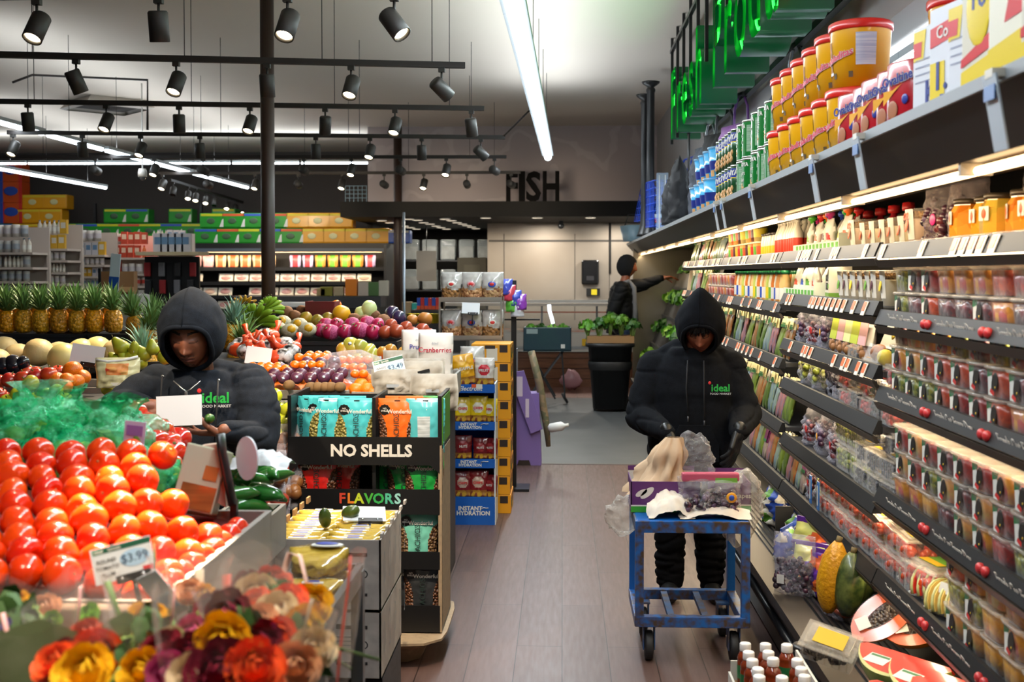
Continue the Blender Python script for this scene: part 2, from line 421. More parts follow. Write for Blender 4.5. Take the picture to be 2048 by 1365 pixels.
for k,(pa,pb,nm,lamps,Yk)in enumerate(tracks):
 if Yk:a=at(pa[0],400,Y=Yk); b=at(pb[0],400,Y=Yk); a.z=b.z=TZ
 else:a=at(*pa,Z=TZ); b=at(*pb,Z=TZ)
 ln=(b-a);
 t=thing('lighting_track',f'dark lighting track on thin wires, {nm} of spotlights' if k else 'dark lighting track on thin wires above the tomatoes and the smiling face of the produce tables'.replace(' and the smiling face of the produce tables',''),'track',a)
 obj('rail',MB().bar((0,0,0),ln,.036,.036,trk),t)
 for f in(.12,.42,.70,.93):
  q=ln*f
  obj('hanging_wire',MB().tube([q+Vector((0,0,.018)),q+Vector((0,0,CEIL-TZ))],.003,wire,5),t)
 for i,(px,lit,aim,*en_)in enumerate(lamps):
  aw=not lit and k>=4
  spot_lamp(px,0,(a,b),lit,(aim[0]*.5,.9,-.12)if aw else aim,f"{'lit' if lit else 'turned-away' if aw else 'unlit'} black spotlight on the {nth(k)} lighting track, {nth(i)} from its far left end",energy=en_[0]if en_ else None,away=aw)
fa, fb=at(340,360,Z=TZ), at(500,409,Z=TZ)
t=thing('lighting_track','thin dark lighting track far back over the grocery shelves','track',fa)
obj('rail',MB().bar((0,0,0),fb-fa,.036,.036,trk),t)
for i,(px,lit)in enumerate(((348,0),(378,1),(393,1),(413,1),(430,0),(455,1),(472,0),(487,1))):
 spot_lamp(px,0,(fa,fb),lit,(.1,-.6,-.8),f"{'lit' if lit else 'unlit'} spotlight over the far grocery shelves, {nth(i)} along its track from the camera dome",energy=12)
for(y,xs)in((3.3,((-1.55,(.1,-.45,-.9),30),(-.98,(.075,-.50,-.86),3300),(-1.95,(.42,1.15,-1.55),240),(-.45,(-.32,1.5,-1.8),260),(-2.6,(.1,.3,-.9),50))),(1.2,((-1.3,(.25,.1,-.9),130),(-.3,(-.32,.28,-.85),110)))):
 a=Vector((-3,y,TZ)); b=Vector((.2,y,TZ))
 t=thing('lighting_track','dark lighting track above the tomato table, out of view' if y>2 else 'dark lighting track above the flower stand, out of view','track',a)
 obj('rail',MB().bar((0,0,0),b-a,.036,.036,trk),t)
 for i,(x,aim,en)in enumerate(xs):
  px=1024+FPX*Vector((x,y,0)).dot(CR)/Vector((x,y,0)).dot(CF)
  s_=spot_lamp(px,0,(a,b),1,aim,f'lit spotlight out of view above the {"tomato table" if y > 2 else "flower stand"}, {nth(i)} along its track',energy=en)
  if en==3300:
   for c in s_.children:
    if c.type=='LIGHT':c.data.spot_size=R(15); c.data.spot_blend=.55
# ======================= fluorescent tubes =======================
tube_e=mat('fluorescent glow','eaf6ff',.5,emit=E_TUBE_MESH); tube_h=mat('tube housing','a9b0b3',.4,.3)
def tube_light(a,b,label,wdt=.09,n=1,energy=E_TUBE,wires=5,gap=.03,up=5):
 a=Vector(a); b=Vector(b); L_=(b-a).length; d=(b-a)/L_
 t=thing('tube_light',label,'light',a)
 for i in range(n):
  p0=d*(L_*i/n+gap); p1=d*(L_*(i+1)/n-gap)
  hs_=obj('housing',MB().bar(p0+Vector((0,0,.03)),p1+Vector((0,0,.03)),wdt,.035,tube_h),t)
  dirn=(p1-p0).normalized()
  obj('diffuser',MB().tube([p0,p0+dirn*.001,p1-dirn*.001,p1],[wdt*.2,wdt*.33,wdt*.33,wdt*.2],tube_e,10),hs_)
  l=bpy.data.lights.new('tube','AREA'); l.shape='RECTANGLE'; l.size=(p1-p0).length; l.size_y=wdt; l.energy=energy*(p1-p0).length; l.color=(.86,.94,1)
  o=bpy.data.objects.new('tube',l); COL.objects.link(o); o.parent=t
  x=dirn; z=Vector((0,0,1)); y=z.cross(x).normalized(); z=x.cross(y)
  Mr_=Matrix(((x.x,y.x,z.x,0),(x.y,y.y,z.y,0),(x.z,y.z,z.z,0),(0,0,0,1))); mid=(p0+p1)/2
  o.matrix_local=T(mid-Vector((0,0,wdt*.36)))@Mr_
  l2=l.copy(); l2.energy=(up*L_/n); o2=bpy.data.objects.new('tube_uplight',l2); COL.objects.link(o2); o2.parent=t
  o2.matrix_local=T(mid+Vector((0,0,.06)))@Mr_@RX(180)
 for i in range(wires):
  q=d*(L_*(i+.5)/wires)
  obj('hanging_wire',MB().tube([q+Vector((0,0,.045)),Vector((q.x,q.y,CEIL-a.z))],.003,wire,5),t)
 return t
tube_light((-.30,1.2,3.0),(-.17,13.2,3.0),'long bright white tube light hanging over the aisle',.13,5,wires=9,gap=.004,up=8.5)
a=at(-60,229,Z=3.0); b=at(497,376,Z=3.0)
tube_light(a,b,'broken row of white tube lights slanting away over the pineapples',.07,6,energy=4,wires=4,gap=.06)
a=at(-60,327,Z=3.0); b=at(212,376,Z=3.0)
tube_light(a,b,'short white tube light hanging over the grocery shelves',.07,2,energy=4,wires=3,gap=.01)
tube_light((-9.5,17.6,3.39),(-3.0,17.6,3.37),'thin white tube light running across in front of the dark back wall',.05,6,energy=3,wires=4,gap=.02)
p=at(285,350,Y=13)
t=thing('security_camera','small white dome camera hanging from a rod near the dark back wall','camera',p)
wp=mat('white plastic','d8d8d6',.35)
obj('camera_body',MB().lathe([(0,.07),(.04,.07),(.05,.03),(.05,-.02),(.0,-.025)],wp,16),t)
obj('dome',MB().ball(mat('smoked dome','4a4a4e',.1),.04,M=T((0,0,-.025)),seg=14),t)
obj('rod',MB().tube([(0,0,.07),(0,0,CEIL-p.z)],.008,wp,6),t)
p=at(215,225,Z=3.7)
t=thing('ceiling_vent','square pale air vent with dark slots on the ceiling','vent',(p.x,p.y,CEIL-.1))
obj('vent_frame',MB().lathe([(.5,.1),(.62,.0),(.55,-.02)],mat('vent paint','b9b2aa',.6),4,caps=False,smooth=False),t)
obj('vent_slots',MB().lathe([(.5,.02),(.05,-.02)],mat('vent dark','2a2624',.8),4,smooth=False),t)
t=MB().tube([at(25,165,Y=11),at(65,150,Y=11),at(295,160,Y=11),at(295,260,Y=11)],.012,wire,6)
tag(obj('cable',t),'dark bent cable running under the ceiling above the pineapples','cable')
tag(obj('cable',MB().tube([at(1008,272,Z=TZ),at(1018,262,Y=10.6),at(1040,240,Y=10.3),at(1058,222,Y=9.8)],.008,wire,6)),'black cable linking the end of a lighting track to the tube light','cable')
# ======================= refrigerated display case along the right =======================
case_dk=mat('case dark enamel','1c1b1c',.35); case_gr=mat('case grey enamel','38383a',.4); rail_m=mat('price rail','1d1e20',.5,spec=.25); chrome=mat('steel edge','4a443e',.45,.7)
case_in=mat('case interior','191817',.5); rail_lt=mat('rail clear strip','b9b1a6',.25); canopy_top=mat('canopy top','84898c',.45); canopy_dk=mat('canopy fascia','2c2a29',.4)
warm_e=mat('warm tube glow','ffd59a',.5,emit=7); strip_e=mat('shelf lamp glow','ffe0b0',.5,emit=6)
SX=1.15
SEC={'near':(2.0,4.19,(1.758,1.521,1.244,.877,.575)),'middle':(4.2,6.0,(1.765,1.55,1.316,1.113,.822,.569)),'far':(6.01,8.2,(1.765,1.50,1.206,.868,.569)),'last':(8.21,10.9,(1.765,1.50,1.206,.868,.569))}
case=thing('refrigerated_display_case','long dark open refrigerated display case with lit shelves of packed food along the wall','refrigerator',(1.2,6,0))
def cpart(name,mb,parent=None,lb=None):
 o=obj(name,mb,case if parent is None else parent)
 if parent is None:o.matrix_local=T((-1.2,-6,0))
 if lb:o['label']=lb
 return o
m=MB().box(1.0,1.6,0,1.86,15.05,.2,case_dk).box(.93,1.6,.03,1.0,15.05,.235,case_dk,b=.008)
cpart('base',m)
cpart('bumper',MB().tube([(.925,1.6,.15),(.925,15.05,.15)],.02,mat('black bumper','101012',.3),8))
m=MB().add([(.90,1.6,.235),(.90,1.6,.275),(1.02,1.6,.275),(1.02,1.6,.2),(.90,15.05,.235),(.90,15.05,.275),(1.02,15.05,.275),(1.02,15.05,.2)],[(0,1,2,3),(7,6,5,4),(0,4,5,1),(1,5,6,2),(2,6,7,3),(3,7,4,0)],chrome)
cpart('front_edge',m,lb='worn steel front edge')
m=MB().box(1.02,1.6,.2,1.26,15.05,.262,case_dk)
for i in range(9):
 x=1.035+i*.025; m.box(x,1.6,.262,x+.011,11.0,.272,mat('grille slat','3b3835',.35,.5))
cpart('air_grille',m)
m=MB().add([(1.26,1.6,.27),(1.84,1.6,.40),(1.84,15.05,.40),(1.26,15.05,.27),(1.26,1.6,.2),(1.84,1.6,.2),(1.84,15.05,.2),(1.26,15.05,.2)],[(0,3,2,1),(0,4,7,3),(0,1,5,4),(3,7,6,2)],case_in)
cpart('deck',m)
cpart('back_panel',MB().box(1.80,1.6,.2,1.86,15.05,2.0,case_in))
def xz_prism(mb,pts,y0,y1,m):
 n=len(pts); vv=[(x,y0,z)for x,z in pts]+[(x,y1,z)for x,z in pts]
 return mb.add(vv,[tuple(reversed(range(n))),tuple(range(n,2*n))]+[(i,(i+1)%n,n+(i+1)%n,n+i)for i in range(n)],m)
CY0, CY1=1.6, 15.6
m=MB(); xz_prism(m,[(.88,2.05),(.88,2.035),(.985,1.925),(1.20,1.925),(1.24,1.97),(1.86,1.97),(1.86,2.05)],CY0,CY1,canopy_dk)
cp=cpart('canopy',m)
cpart('canopy_lip',MB().box(.872,CY0,2.034,1.86,CY1,2.062,canopy_top))
y=1.7
k=0
while y<14.9:
 y1=min(y+1.18,15.0)
 tb=cpart('canopy_tube',MB().tube([(1.03,y,1.905),(1.03,y1,1.905)],.012,warm_e,8).box(.99,y-.012,1.895,1.07,y+.004,1.925,rail_lt))
 l=bpy.data.lights.new('canopy_tube_light','AREA'); l.shape='RECTANGLE'; l.size=1.15; l.size_y=.05; l.energy=E_CANOPY; l.color=(1,.78,.50)
 o=bpy.data.objects.new('canopy_tube_light',l); COL.objects.link(o); o.parent=case; o.location=(1.0-1.2,(y+y1)/2-6,1.90); o.rotation_euler=(0,R(-24),R(90))
 o.rotation_euler=(R(-0),0,R(90)); o.matrix_local=T((1.02-1.2,(y+y1)/2-6,1.882))@RY(-35)@RZ(90)
 y+=1.2
for sn,(y0,y1,zs)in SEC.items():
 for j, z in enumerate(zs):
  m=MB().box(SX+.02,y0,z-.045,1.80,y1,z-.0235,case_gr)
  sh=cpart('shelf',m)
  r=MB(); xz_prism(r,[(SX-.018,z-.052),(SX+.004,z),(SX+.018,z),(SX+.02,z-.052)],y0+.004,y1-.004,rail_m)
  xz_prism(r,[(SX-.02,z-.058),(SX-.006,z-.058),(SX+.012,z-.082),(SX-.004,z-.086)],y0+.004,y1-.004,chrome)
  rl=obj('price_rail',r,sh)
  if j==0 or(j==1 and sn!='near')or True:
   en=E_SHELF*(1.7 if j==0 else 1)
   l=bpy.data.lights.new('shelf_light','AREA'); l.shape='RECTANGLE'; l.size=(y1-y0)*.96; l.size_y=.03; l.energy=en*(y1-y0); l.color=(1,.80,.52)
   o=bpy.data.objects.new('shelf_light',l); COL.objects.link(o); o.parent=sh; o.matrix_local=T((SX+.05,(y0+y1)/2,z-.062))@RY(12)@RZ(90)
  if j==0:
   obj('shelf_lamp',MB().box(SX+.022,y0+.05,z-.062,SX+.05,y1-.05,z-.05,strip_e),sh)
  if sn=='near' and j>0:
   tx=MB(); dots=MB(); y=y1-.32; wm=mat('rail lettering white','d9d6d0',.5); rd=mat('rail berry red','c03035',.4)
   Mr=T((SX-.0085,0,z-.028))@RY(-22)@FACE_AISLE
   while y>2.4:
    tx.text('Fresh Cut Every Day',.047,wm,T((0,y,0))@Mr@SC(.8,1,1),.0006,.01)
    for dy in(.235,.275):dots.ball(rd,.013,.018,.016,T((SX-.012,y-dy,z-.03)),8,6)
    y-=.50
   obj('rail_lettering',tx,rl); obj('rail_emblem',dots,rl)
  elif j in(0,1,2):
   tw=mat('tag white','ece6dc',.4); to=mat('tag orange','e2713a',.4)
   rng=random.Random(j*7+len(sn)); y=y0+.12
   while y<y1-.1:
    if y>2.8:
     tg=MB(); xz_prism(tg,[(SX-.024,z-.056),(SX-.004,z-.004),(SX-.001,z-.004),(SX-.021,z-.056)],y,y+.045,tw)
     xz_prism(tg,[(SX-.0195,z-.040),(SX-.0065,z-.006),(SX-.0045,z-.006),(SX-.0175,z-.040)],y+.01,y+.047,to)
     obj('price_tag',tg,rl)
    y+=rng.choice((.07,.09,.16,.3,.45))
sgm=mat('price sign card','b9c3cb',.3); sgb=mat('price sign print','5577a8',.4)
PS=Kind('price_sign','price sign',[('sign_card',MB().add([(-.004,-.035,-.15),(-.004,.035,-.15),(-.03,.035,0),(-.03,-.035,0),(.0,-.035,-.15),(.0,.035,-.15),(-.026,.035,0),(-.026,-.035,0)],[(0,3,2,1),(4,5,6,7),(0,1,5,4),(2,3,7,6),(1,2,6,5),(0,4,7,3)],sgm)),('sign_print',MB().box(-.029,-.028,-.05,-.026,.028,-.02,sgb)),('clip',MB().box(-.03,-.02,-.005,.0,.02,.012,mat('clear clip','d5cfc0',.2)))])
for i, px in enumerate((1990,1722,1632,1508,1450,1436)):
 Yp=.88*2275/(px-1125)
 PS.put(f'narrow white price sign hanging from the canopy edge, {nth(i)} from the near end',(.876,Yp,2.045))
ep=MB().box(.93,15.06,0,1.88,15.12,2.03,mat('mirror steel','8f8a80',.28,.9,col2='7d7668',scale=2))
cpart('end_panel',ep,lb='blurry reflecting steel end panel')
stuff_frame=MB().box(.78,15.7,1.93,.80,15.75,2.0,case_dk).box(.60,15.2,1.95,1.3,15.9,1.99,mat('blue tray','7d98a5',.3))
# ---------------- packed food models ----------------
clr=clear('clear plastic','ffffff',.14,.06); film=clear('clear film','f4f2ff',.20,.12,.9,30); lidp=clear('clear lid','efe6d8',.26,.12)
def cell(name,c1,c2,sc=28,**k):return mat(name,c1,.3,col2=c2,kind='cell',scale=sc,bump=.7,bscale=sc,coat=.4,contrast=.5,**k)
FRUIT={'red watermelon':cell('melon chunks','b81a10','7a0c08'),'orange papaya':cell('papaya chunks','e0560c','a82c06'),'green grapes':cell('grape chunks','98981c','4e5a10',45),'yellow pineapple':cell('pineapple chunks','e0a41e','b8740e'),'dark berries':cell('berry chunks','3a1f2a','6e1a24',45),'mixed fruit':cell('mixed chunks','b0200e','d79a18',22),'pale melon':cell('pale chunks','cbb04e','d98a4a',26)}
lbg=mat('label green','1f6a3a',.4); lbk=mat('label dark round','1b1a18',.4); lbw=mat('label white','d8d5cc',.45); lbr=mat('label red','c5302c',.4); lby=mat('label yellow','d9b22a',.4)
CUPS={}
for fn, fm_ in FRUIT.items():
 for lab in(0,1):
  body=MB().lathe([(.040,.004),(.0435,.035),(.0465,.072)],fm_,24,smooth=True,sq=7,sx=1.42)
  sh_=MB().lathe([(.042,0),(.0485,.076),(.052,.078),(.052,.084)],clr,24,sq=7,sx=1.42,caps=False).lathe([(.042,0),(.001,.0005)],clr,24,sq=7,sx=1.42,caps=False)
  lid=MB().lathe([(.054,.078),(.054,.086),(.050,.088),(.048,.085),(.001,.085)],lidp,24,sq=7,sx=1.42)
  ps=[('container',sh_),('fruit_pieces',body),('lid',lid)]
  if lab:
   Mf=T((0,-.0485,.042))@RX(-5)@FACE_CAM
   lb_=MB().add([(-.05,.03,0),(-.028,-.035,0),(.002,-.035,0),(-.02,.03,0)],[(0,1,2,3)],lbw,Mf)
   lb_.add([(-.052,.034,.0004),(-.046,.012,.0004),(-.014,.02,.0004),(-.01,.034,.0004)],[(0,1,2,3)],lbg,Mf)
   lb_.add([(.008+.021*math.cos(a*math.pi/8),.0+.029*math.sin(a*math.pi/8),.0008)for a in range(16)],[tuple(range(16))],lbk,Mf)
   lb_.add([(-.018,-.026,.0012),(.012,-.036,.0012),(.014,-.024,.0012),(-.012,-.016,.0012)],[(0,1,2,3)],lbr,Mf)
   lb_.ball(lby,.004,.004,.001,Mf@T((.015,-.012,.001)),6,4)
   ps.append(('label',lb_))
  CUPS[(fn,lab)]=Kind('fruit_cup','fruit cup',ps)
fr=list(FRUIT)
rng=random.Random(3)
shelf_name=['','second','third','fourth','bottom']
for j,(z,pal,layers,y_end)in enumerate(((1.521,['mixed fruit','red watermelon','green grapes','orange papaya','dark berries','mixed fruit'],3,4.12),(1.244,['orange papaya','mixed fruit','dark berries','red watermelon','green grapes','pale melon'],3,4.14),(.877,['green grapes','yellow pineapple','red watermelon','mixed fruit','pale melon','dark berries'],3,4.10),(.575,['pale melon','green grapes','yellow pineapple','orange papaya','mixed fruit'],3,3.55))):
 y=y_end; i=0
 base=z-.022
 while y>2.55:
  for ly in range(layers):
   fnm=fr[2]if(j==0 and i==0)else pal[rng.randrange(len(pal))]
   lab=1 if(j>0 and fnm!='yellow pineapple' and rng.random()<.8)or(j==0 and rng.random()<.3)else 0
   for dep in range(2 if(ly==layers-1 or j==0)else 1):
    lay=('bottom','middle','top')[ly]
    row='' if dep==0 else ', behind'
    lb=f'clear cup of {fnm}, {shelf_name[j + 1]} shelf, {lay} layer, {nth(i)} from far end{row}'
    CUPS[(fnm,lab)].put(lb,(SX+.075+dep*.12+U(-.003,.003),y-.075,base+ly*.0885),rz=-90+U(-2,2),group='cups of cut fruit')
  y-=.152; i+=1
# ---------------- models for the other shelves ----------------
def tub(name,cat,fill,label=None,r=.05,h=.105,top=None,lidm=None,txt=None):
 b=MB().lathe([(r*.80,.002),(r*.95,h*.72),(r*.95,h*.74),(0,h*.74)],fill,22)
 parts=[('tub',b)]
 if top:parts.append(('topping',MB().lathe([(r*.93,h*.741),(r*.97,h*.93),(0,h*.93)],top,22)))
 parts.append(('clear_cup',MB().lathe([(r*.82,0),(r*1.0,h*.94),(r*1.04,h*.95)],clr,22,caps=False)))
 parts.append(('lid',MB().lathe([(r*1.06,h*.94),(r*1.06,h*.99),(r*.98,h),(0,h*1.0)],lidm or lidp,22)))
 if label:
  lm=MB(); vv=[]; ff=[]
  for k in range(9):
   a=-math.pi/2+(k-4)*.16
   for z_, rr in((h*.22,r*.88),(h*.98,r*1.07)):vv.append((rr*math.cos(a),rr*math.sin(a),z_))
  ff=[(2*k,2*k+2,2*k+3,2*k+1)for k in range(8)]
  lm.add(vv,ff,lbw)
  lm.ball(label,r*.30,.002,h*.17,T((0,-r*1.02,h*.58))@RX(-8),10,8)
  if txt:lm.text(txt,h*.26,label,T((0,-r*1.06,h*.80))@RX(-6)@FACE_CAM,.001,.02)
  parts.append(('label',lm))
 return Kind(name,cat,parts)
beige=mat('pudding beige','c9ab8c',.5); cream=mat('pudding cream','dcc9a0',.5); seeds=mat('granola','7a5530',.8,col2='b98c4a',kind='cell',scale=160,bump=.6,bscale=160)
lor=mat('label orange','d9542a',.5); lpu=mat('label plum','4a2030',.5); lye=mat('label lemon','d8c02c',.5); lgn=mat('label leaf','6aa33a',.5); lbl=mat('label blue','2c4fae',.45)
def row(kinds,labels,ys,x,z,rz=-90,group=None,jit=3,sc=1):
 for i, y in enumerate(ys):
  k=kinds[i%len(kinds)]
  k.put(labels(i),(x+U(-.004,.004),y,z),rz+U(-jit,jit),group,sc=sc)
def lbf(t,ref):return lambda i:f'{t}, {nth(i)} {ref}'
zt=1.758-.022
coco=tub('pudding_tub','tub',beige,lor,.062,.135,seeds,txt='CO'); coco2=tub('pudding_tub','tub',cream,lor,.052,.118,None,txt=None)
granola=tub('pudding_tub','tub',beige,lor,.052,.118,seeds)
row([coco,coco2,coco2,granola,coco2,granola],lbf('clear pudding tub with orange label on the top shelf','from the dark bags'),[3.93+.13*i for i in range(7)],SX+.085,zt,group='pudding tubs')
bt=[tub('yogurt_tub','tub',cream,l_,.048,.135,seeds)for l_ in(lye,lpu,lgn,lpu)]
row(bt,lbf('tall cream yogurt tub with printed label on the second shelf','from the fruit cups'),[4.30+.108*i for i in range(7)],SX+.08,1.55-.022,group='yogurt tubs')
def pouch(cap,art,name='drink_pouch'):
 w_, h_=.085, .15
 def mf(u,v,s_):
  if v<.25:return art
  if((u-.5)/.3)**2+((v-.45)/.12)**2<1:return art
  return lbw
 b=MB().pillow(w_,h_,.045,mf,10,14,wr=.3,base=1)
 c=MB().lathe([(.011,h_-.004),(.011,h_+.008),(.02,h_+.012),(.024,h_+.024),(.018,h_+.036),(0,h_+.038)],cap,12)
 return Kind(name,'pouch',[('pouch_body',b),('cap',c)])
CAPS=[mat('cap '+c,c,.35)for c in('4fae2c','cc2a2a','6a4aa0','c22a7a','2f9a3a','e06a1c','2a4fb8')]
pk=[pouch(CAPS[i],[lgn,lor,lpu,lbr,lye,lor,lbl][i])for i in range(7)]
for(sh_,z,y0,n)in(('top',1.765,4.95,12),('second',1.55,5.42,9)):
 for i in range(n):
  pk[(i*3+n)%7].put(f'squeeze pouch with coloured cap on the {sh_} shelf, {nth(i)} from near end of its box',(SX+.07+(i%2)*.05,y0+i*.075,z-.022+.012),-90+U(-18,18),'squeeze pouches',M=T((SX+.08+(i%2)*.045,y0+i*.075,z-.012))@RZ(-90+U(-15,15))@RX(U(-10,6)))
 bx=MB(); L_=n*.075
 g1=mat('display box green','5cab3c',.5); g2=mat('display box white','d5dcc8',.5)
 bx.box(SX+.022,y0-.05,z-.022,SX+.026,y0+L_,z+.028,g2).box(SX+.16,y0-.05,z-.022,SX+.164,y0+L_,z+.09,g2).box(SX+.022,y0-.05,z-.022,SX+.164,y0+L_,z-.018,g2)
 bx.box(SX+.022,y0-.054,z-.022,SX+.164,y0-.05,z+.06,g2)
 k_=0
 while k_*.075<L_:bx.box(SX+.0195,y0-.04+k_*.075,z-.02,SX+.022,y0-.005+k_*.075,z+.022,g1); k_+=1
 tag(obj('display_box',bx),f'long white and green cardboard tray holding the squeeze pouches on the {sh_} shelf','box')
redb=Kind('juice_bottle','bottle',[('bottle_body',MB().lathe([(.03,0),(.033,.01),(.033,.13),(.014,.16),(.014,.17)],mat('red juice','a01f2c',.25),16)),('cap',MB().lathe([(.024,.168),(.026,.18),(.024,.2),(0,.204)],CAPS[1],14))])
for i in range(6):redb.put(f'dark red juice bottle behind the pouches on the top shelf, {nth(i)} from near end',(SX+.24,4.65+i*.2,zt),0,'red juice bottles')
m=MB(); ofw=mat('carton cream','d6d0bd',.5); ofg=mat('carton green','6f9c35',.5); ofk=mat('carton ink','35322c',.5)
m.box(-.09,-.05,0,.09,.05,.035,ofg).add([(-.09,-.05,.035),(.09,-.05,.035),(.09,-.05,.15),(.03,-.05,.13),(-.04,-.05,.10),(-.09,-.05,.075),(-.09,.05,.035),(.09,.05,.035),(.09,.05,.16),(.03,.05,.15),(-.04,.05,.13),(-.09,.05,.12)],[(0,1,2,3,4,5),(11,10,9,8,7,6),(0,5,11,6),(1,7,8,2)],ofw)
of=thing('snack_carton','white and green carton reading once farm on the second shelf','box',(SX+.09,5.18,1.55-.02),-90-8)
obj('carton_body',m,of)
obj('lettering',MB().text('ONCE',.044,ofk,T((.02,-.0515,.100))@FACE_CAM,.0006,.01).text('FARM',.044,ofk,T((.02,-.0515,.062))@FACE_CAM,.0006,.01).box(.065,-.0525,.055,.085,-.0505,.075,g1),of)
def bottle(body,cap,h=.17,r=.03,neck=.5,lab=None,name='bottle'):
 b=MB().lathe([(r*.9,0),(r,.006),(r,h*.62),(r*neck,h*.86),(r*neck,h*.90)],body,16)
 ps=[('bottle_body',b),('cap',MB().lathe([(r*neck*1.15,h*.9),(r*neck*1.2,h),(0,h)],cap,14))]
 if lab:ps.append(('label',MB().lathe([(r*1.015,h*.16),(r*1.015,h*.5)],lab,16,caps=False)))
 return Kind(name,'bottle',ps)
wht=mat('milk white','e6dfcf',.35)
stripe=mat('red band','d23a22',.4)
tallr=bottle(wht,wht,.20,.028,.35,stripe,'drink_bottle')
row([tallr],lbf('slim white drink bottle with a red band on the top shelf','from the pouch box'),[5.92+.062*i for i in range(9)],SX+.06,zt,group='slim red-banded bottles')
row([tallr],lbf('slim white red-banded bottle in the back row of the top shelf','from the pouch box'),[5.95+.07*i for i in range(8)],SX+.125,zt,group='slim red-banded bottles')
dairy=bottle(wht,mat('dark cap','3a3533',.4),.15,.03,.8,lye,'drink_bottle')
row([dairy],lbf('short white dark-capped bottle on the top shelf','past the slim banded bottles'),[6.52+.075*i for i in range(5)],SX+.06,zt,group='short white bottles')
def jarlike(c,lidc,lab,h=.11,r=.045):return Kind('dip_tub','tub',[('tub',MB().lathe([(r*.85,0),(r,h*.9),(r,h*.9)],mat('dip '+c,c,.4),18)),('lid',MB().lathe([(r*1.07,h*.9),(r*1.07,h),(0,h)],lidc,18)),('label',MB().lathe([(r*.92,h*.25),(r*1.0,h*.75)],lab,18,caps=False))])
wl=mat('cream lid','dfd2b4',.35)
dips=[jarlike('c98a3c',wl,lor),jarlike('d8a860',wl,g1),jarlike('c8642c',wl,lbr),jarlike('b9a668',wl,lye),jarlike('5a2a20',wl,lpu)]
for i in range(12):
 for ly in range(2):
  if ly and i in(0,5):continue
  dips[(i+ly*2)%5].put(f'round cream-lidded dip tub, top shelf, {("bottom", "top")[ly]} of the {nth(i)} stack past the white bottles',(SX+.065,6.95+i*.105,zt+ly*.111),U(0,360),'dip tubs')
gcap=mat('green cap','1f7a4a',.4)
jb=[bottle(mat('juice '+c,c,.3),gcap,.19,.032,.75,l_,'juice_bottle')for c,l_ in(('dcb878',lbw),('c98a4c',lbw),('d8d0b8',lbl),('c8702c',lbw),('e0d6b0',lgn),('b8c060',lye))]
row(jb,lbf('juice bottle with a green cap on the second shelf','from the pouch box'),[6.30+.075*i for i in range(22)],SX+.065,1.50-.022,group='green-capped juice bottles')
row(jb[::-1],lbf('green-capped juice bottle in the back row of the second shelf','from the pouch box'),[6.33+.08*i for i in range(16)],SX+.15,1.50-.022,group='green-capped juice bottles')
for i in range(8):
 for ly in range(2):
  CUPS[(fr[(1,0,5,1,0,6)[(i+ly)%6]],0)].put(f'clear fruit cup on second shelf past the juice bottles, {("lower", "upper")[ly]} layer, {nth(i)} along',(SX+.07,8.05+i*.16,1.478+ly*.0885),-90,'cups of cut fruit')
def veg_pack(head,body,name='vegetable_pack',w_=.095,h_=.24,hh=.28):
 def mf(u,v,s_):
  if v>1-hh and .06<u<.94:return head
  return body
 return Kind(name,'vegetable pack',[('pack',MB().pillow(w_,h_,.03,mf,8,14,wr=.25,seal=.03)),('header_card',MB().box(-w_*.42,-.0175,h_*(1-hh),w_*.42,-.0155,h_*.99,head).box(-w_*.3,-.0185,h_*.80,w_*.3,-.0172,h_*.83,lbg).box(-w_*.42,-.0182,h_*(1-hh),w_*.42,-.0172,h_*(1.07-hh),lbg))])
headw=mat('header card','e3dcae',.5)
def stalk(name,a,b):return mat(name,a,.35,col2=b,scale=22,stretch=(6,1,.6),coat=.5)
vps=[veg_pack(headw,stalk('celery pack','7c9038','3d5420')),veg_pack(headw,stalk('carrot pack','5a7898','c8601c')),veg_pack(headw,stalk('leek pack','96a070','4a74a0')),veg_pack(lbw,stalk('herb pack','2c481c','6f8438')),veg_pack(headw,stalk('mixed stick pack','a8401c','6f8450'))]
def slant(x,y,z,lean=14,rz=-90):return T((x,y,z))@RZ(rz)@RX(-lean)
for(sh_,z,y0,n,st)in(('third',1.206,6.12,19,.105),('fourth',.868,6.12,20,.105),('third',1.206,8.3,14,.17),('second',1.50,9.5,9,.15),('top',1.765,8.4,16,.15)):
 for i in range(n):
  vps[(i//2+n)%5].put(f'upright clear vegetable stick pack, {sh_} shelf, {nth(i)} {("from the bagged fruit" if y0 < 7 else "along in the far section" if sh_ == "third" else "past the fruit cups" if sh_ == "second" else "past the dip tubs")}',None,0,'vegetable packs',M=slant(SX+.05,y0+i*st,z-.018,13+U(-5,6),-90+U(-8,8))@SC(U(.9,1.05)))
pp=veg_pack(mat('purple card','6a2c5c',.5),stalk('salad pack','b8b098','6a2c4c'),h_=.22,hh=.55)
for i in range(14):
 k_=pp if i in(0,9)else vps[(i*2)%5]
 k_.put(f'upright clear pack of greens on the lowest shelf, {nth(i)} from the grape bags',None,0,'vegetable packs',M=slant(SX+.05,5.75+i*.12,.569-.018))
def pebbles(m,n,w_,d_,h_,r,seed,seg=8,rg=6,dome=.5):
 g=random.Random(seed); b=MB()
 for k in range(n):
  u, v=g.uniform(-1,1), g.uniform(-1,1); hh_=h_*(1-dome*(u*u+v*v)/2)
  if g.random()<.55:
   q=g.random()
   if q<.5:v=-1+g.random()*.15
   elif q<.8:u=g.choice((-1,1))*(1-g.random()*.1)
  z_=g.uniform(.0,1)**.8*hh_
  mm=m[g.randrange(len(m))]if isinstance(m,list)else m
  b.ball(mm,r*g.uniform(.85,1.15),None,None,T((u*w_/2,v*d_/2,r+z_)),seg,rg)
 return b
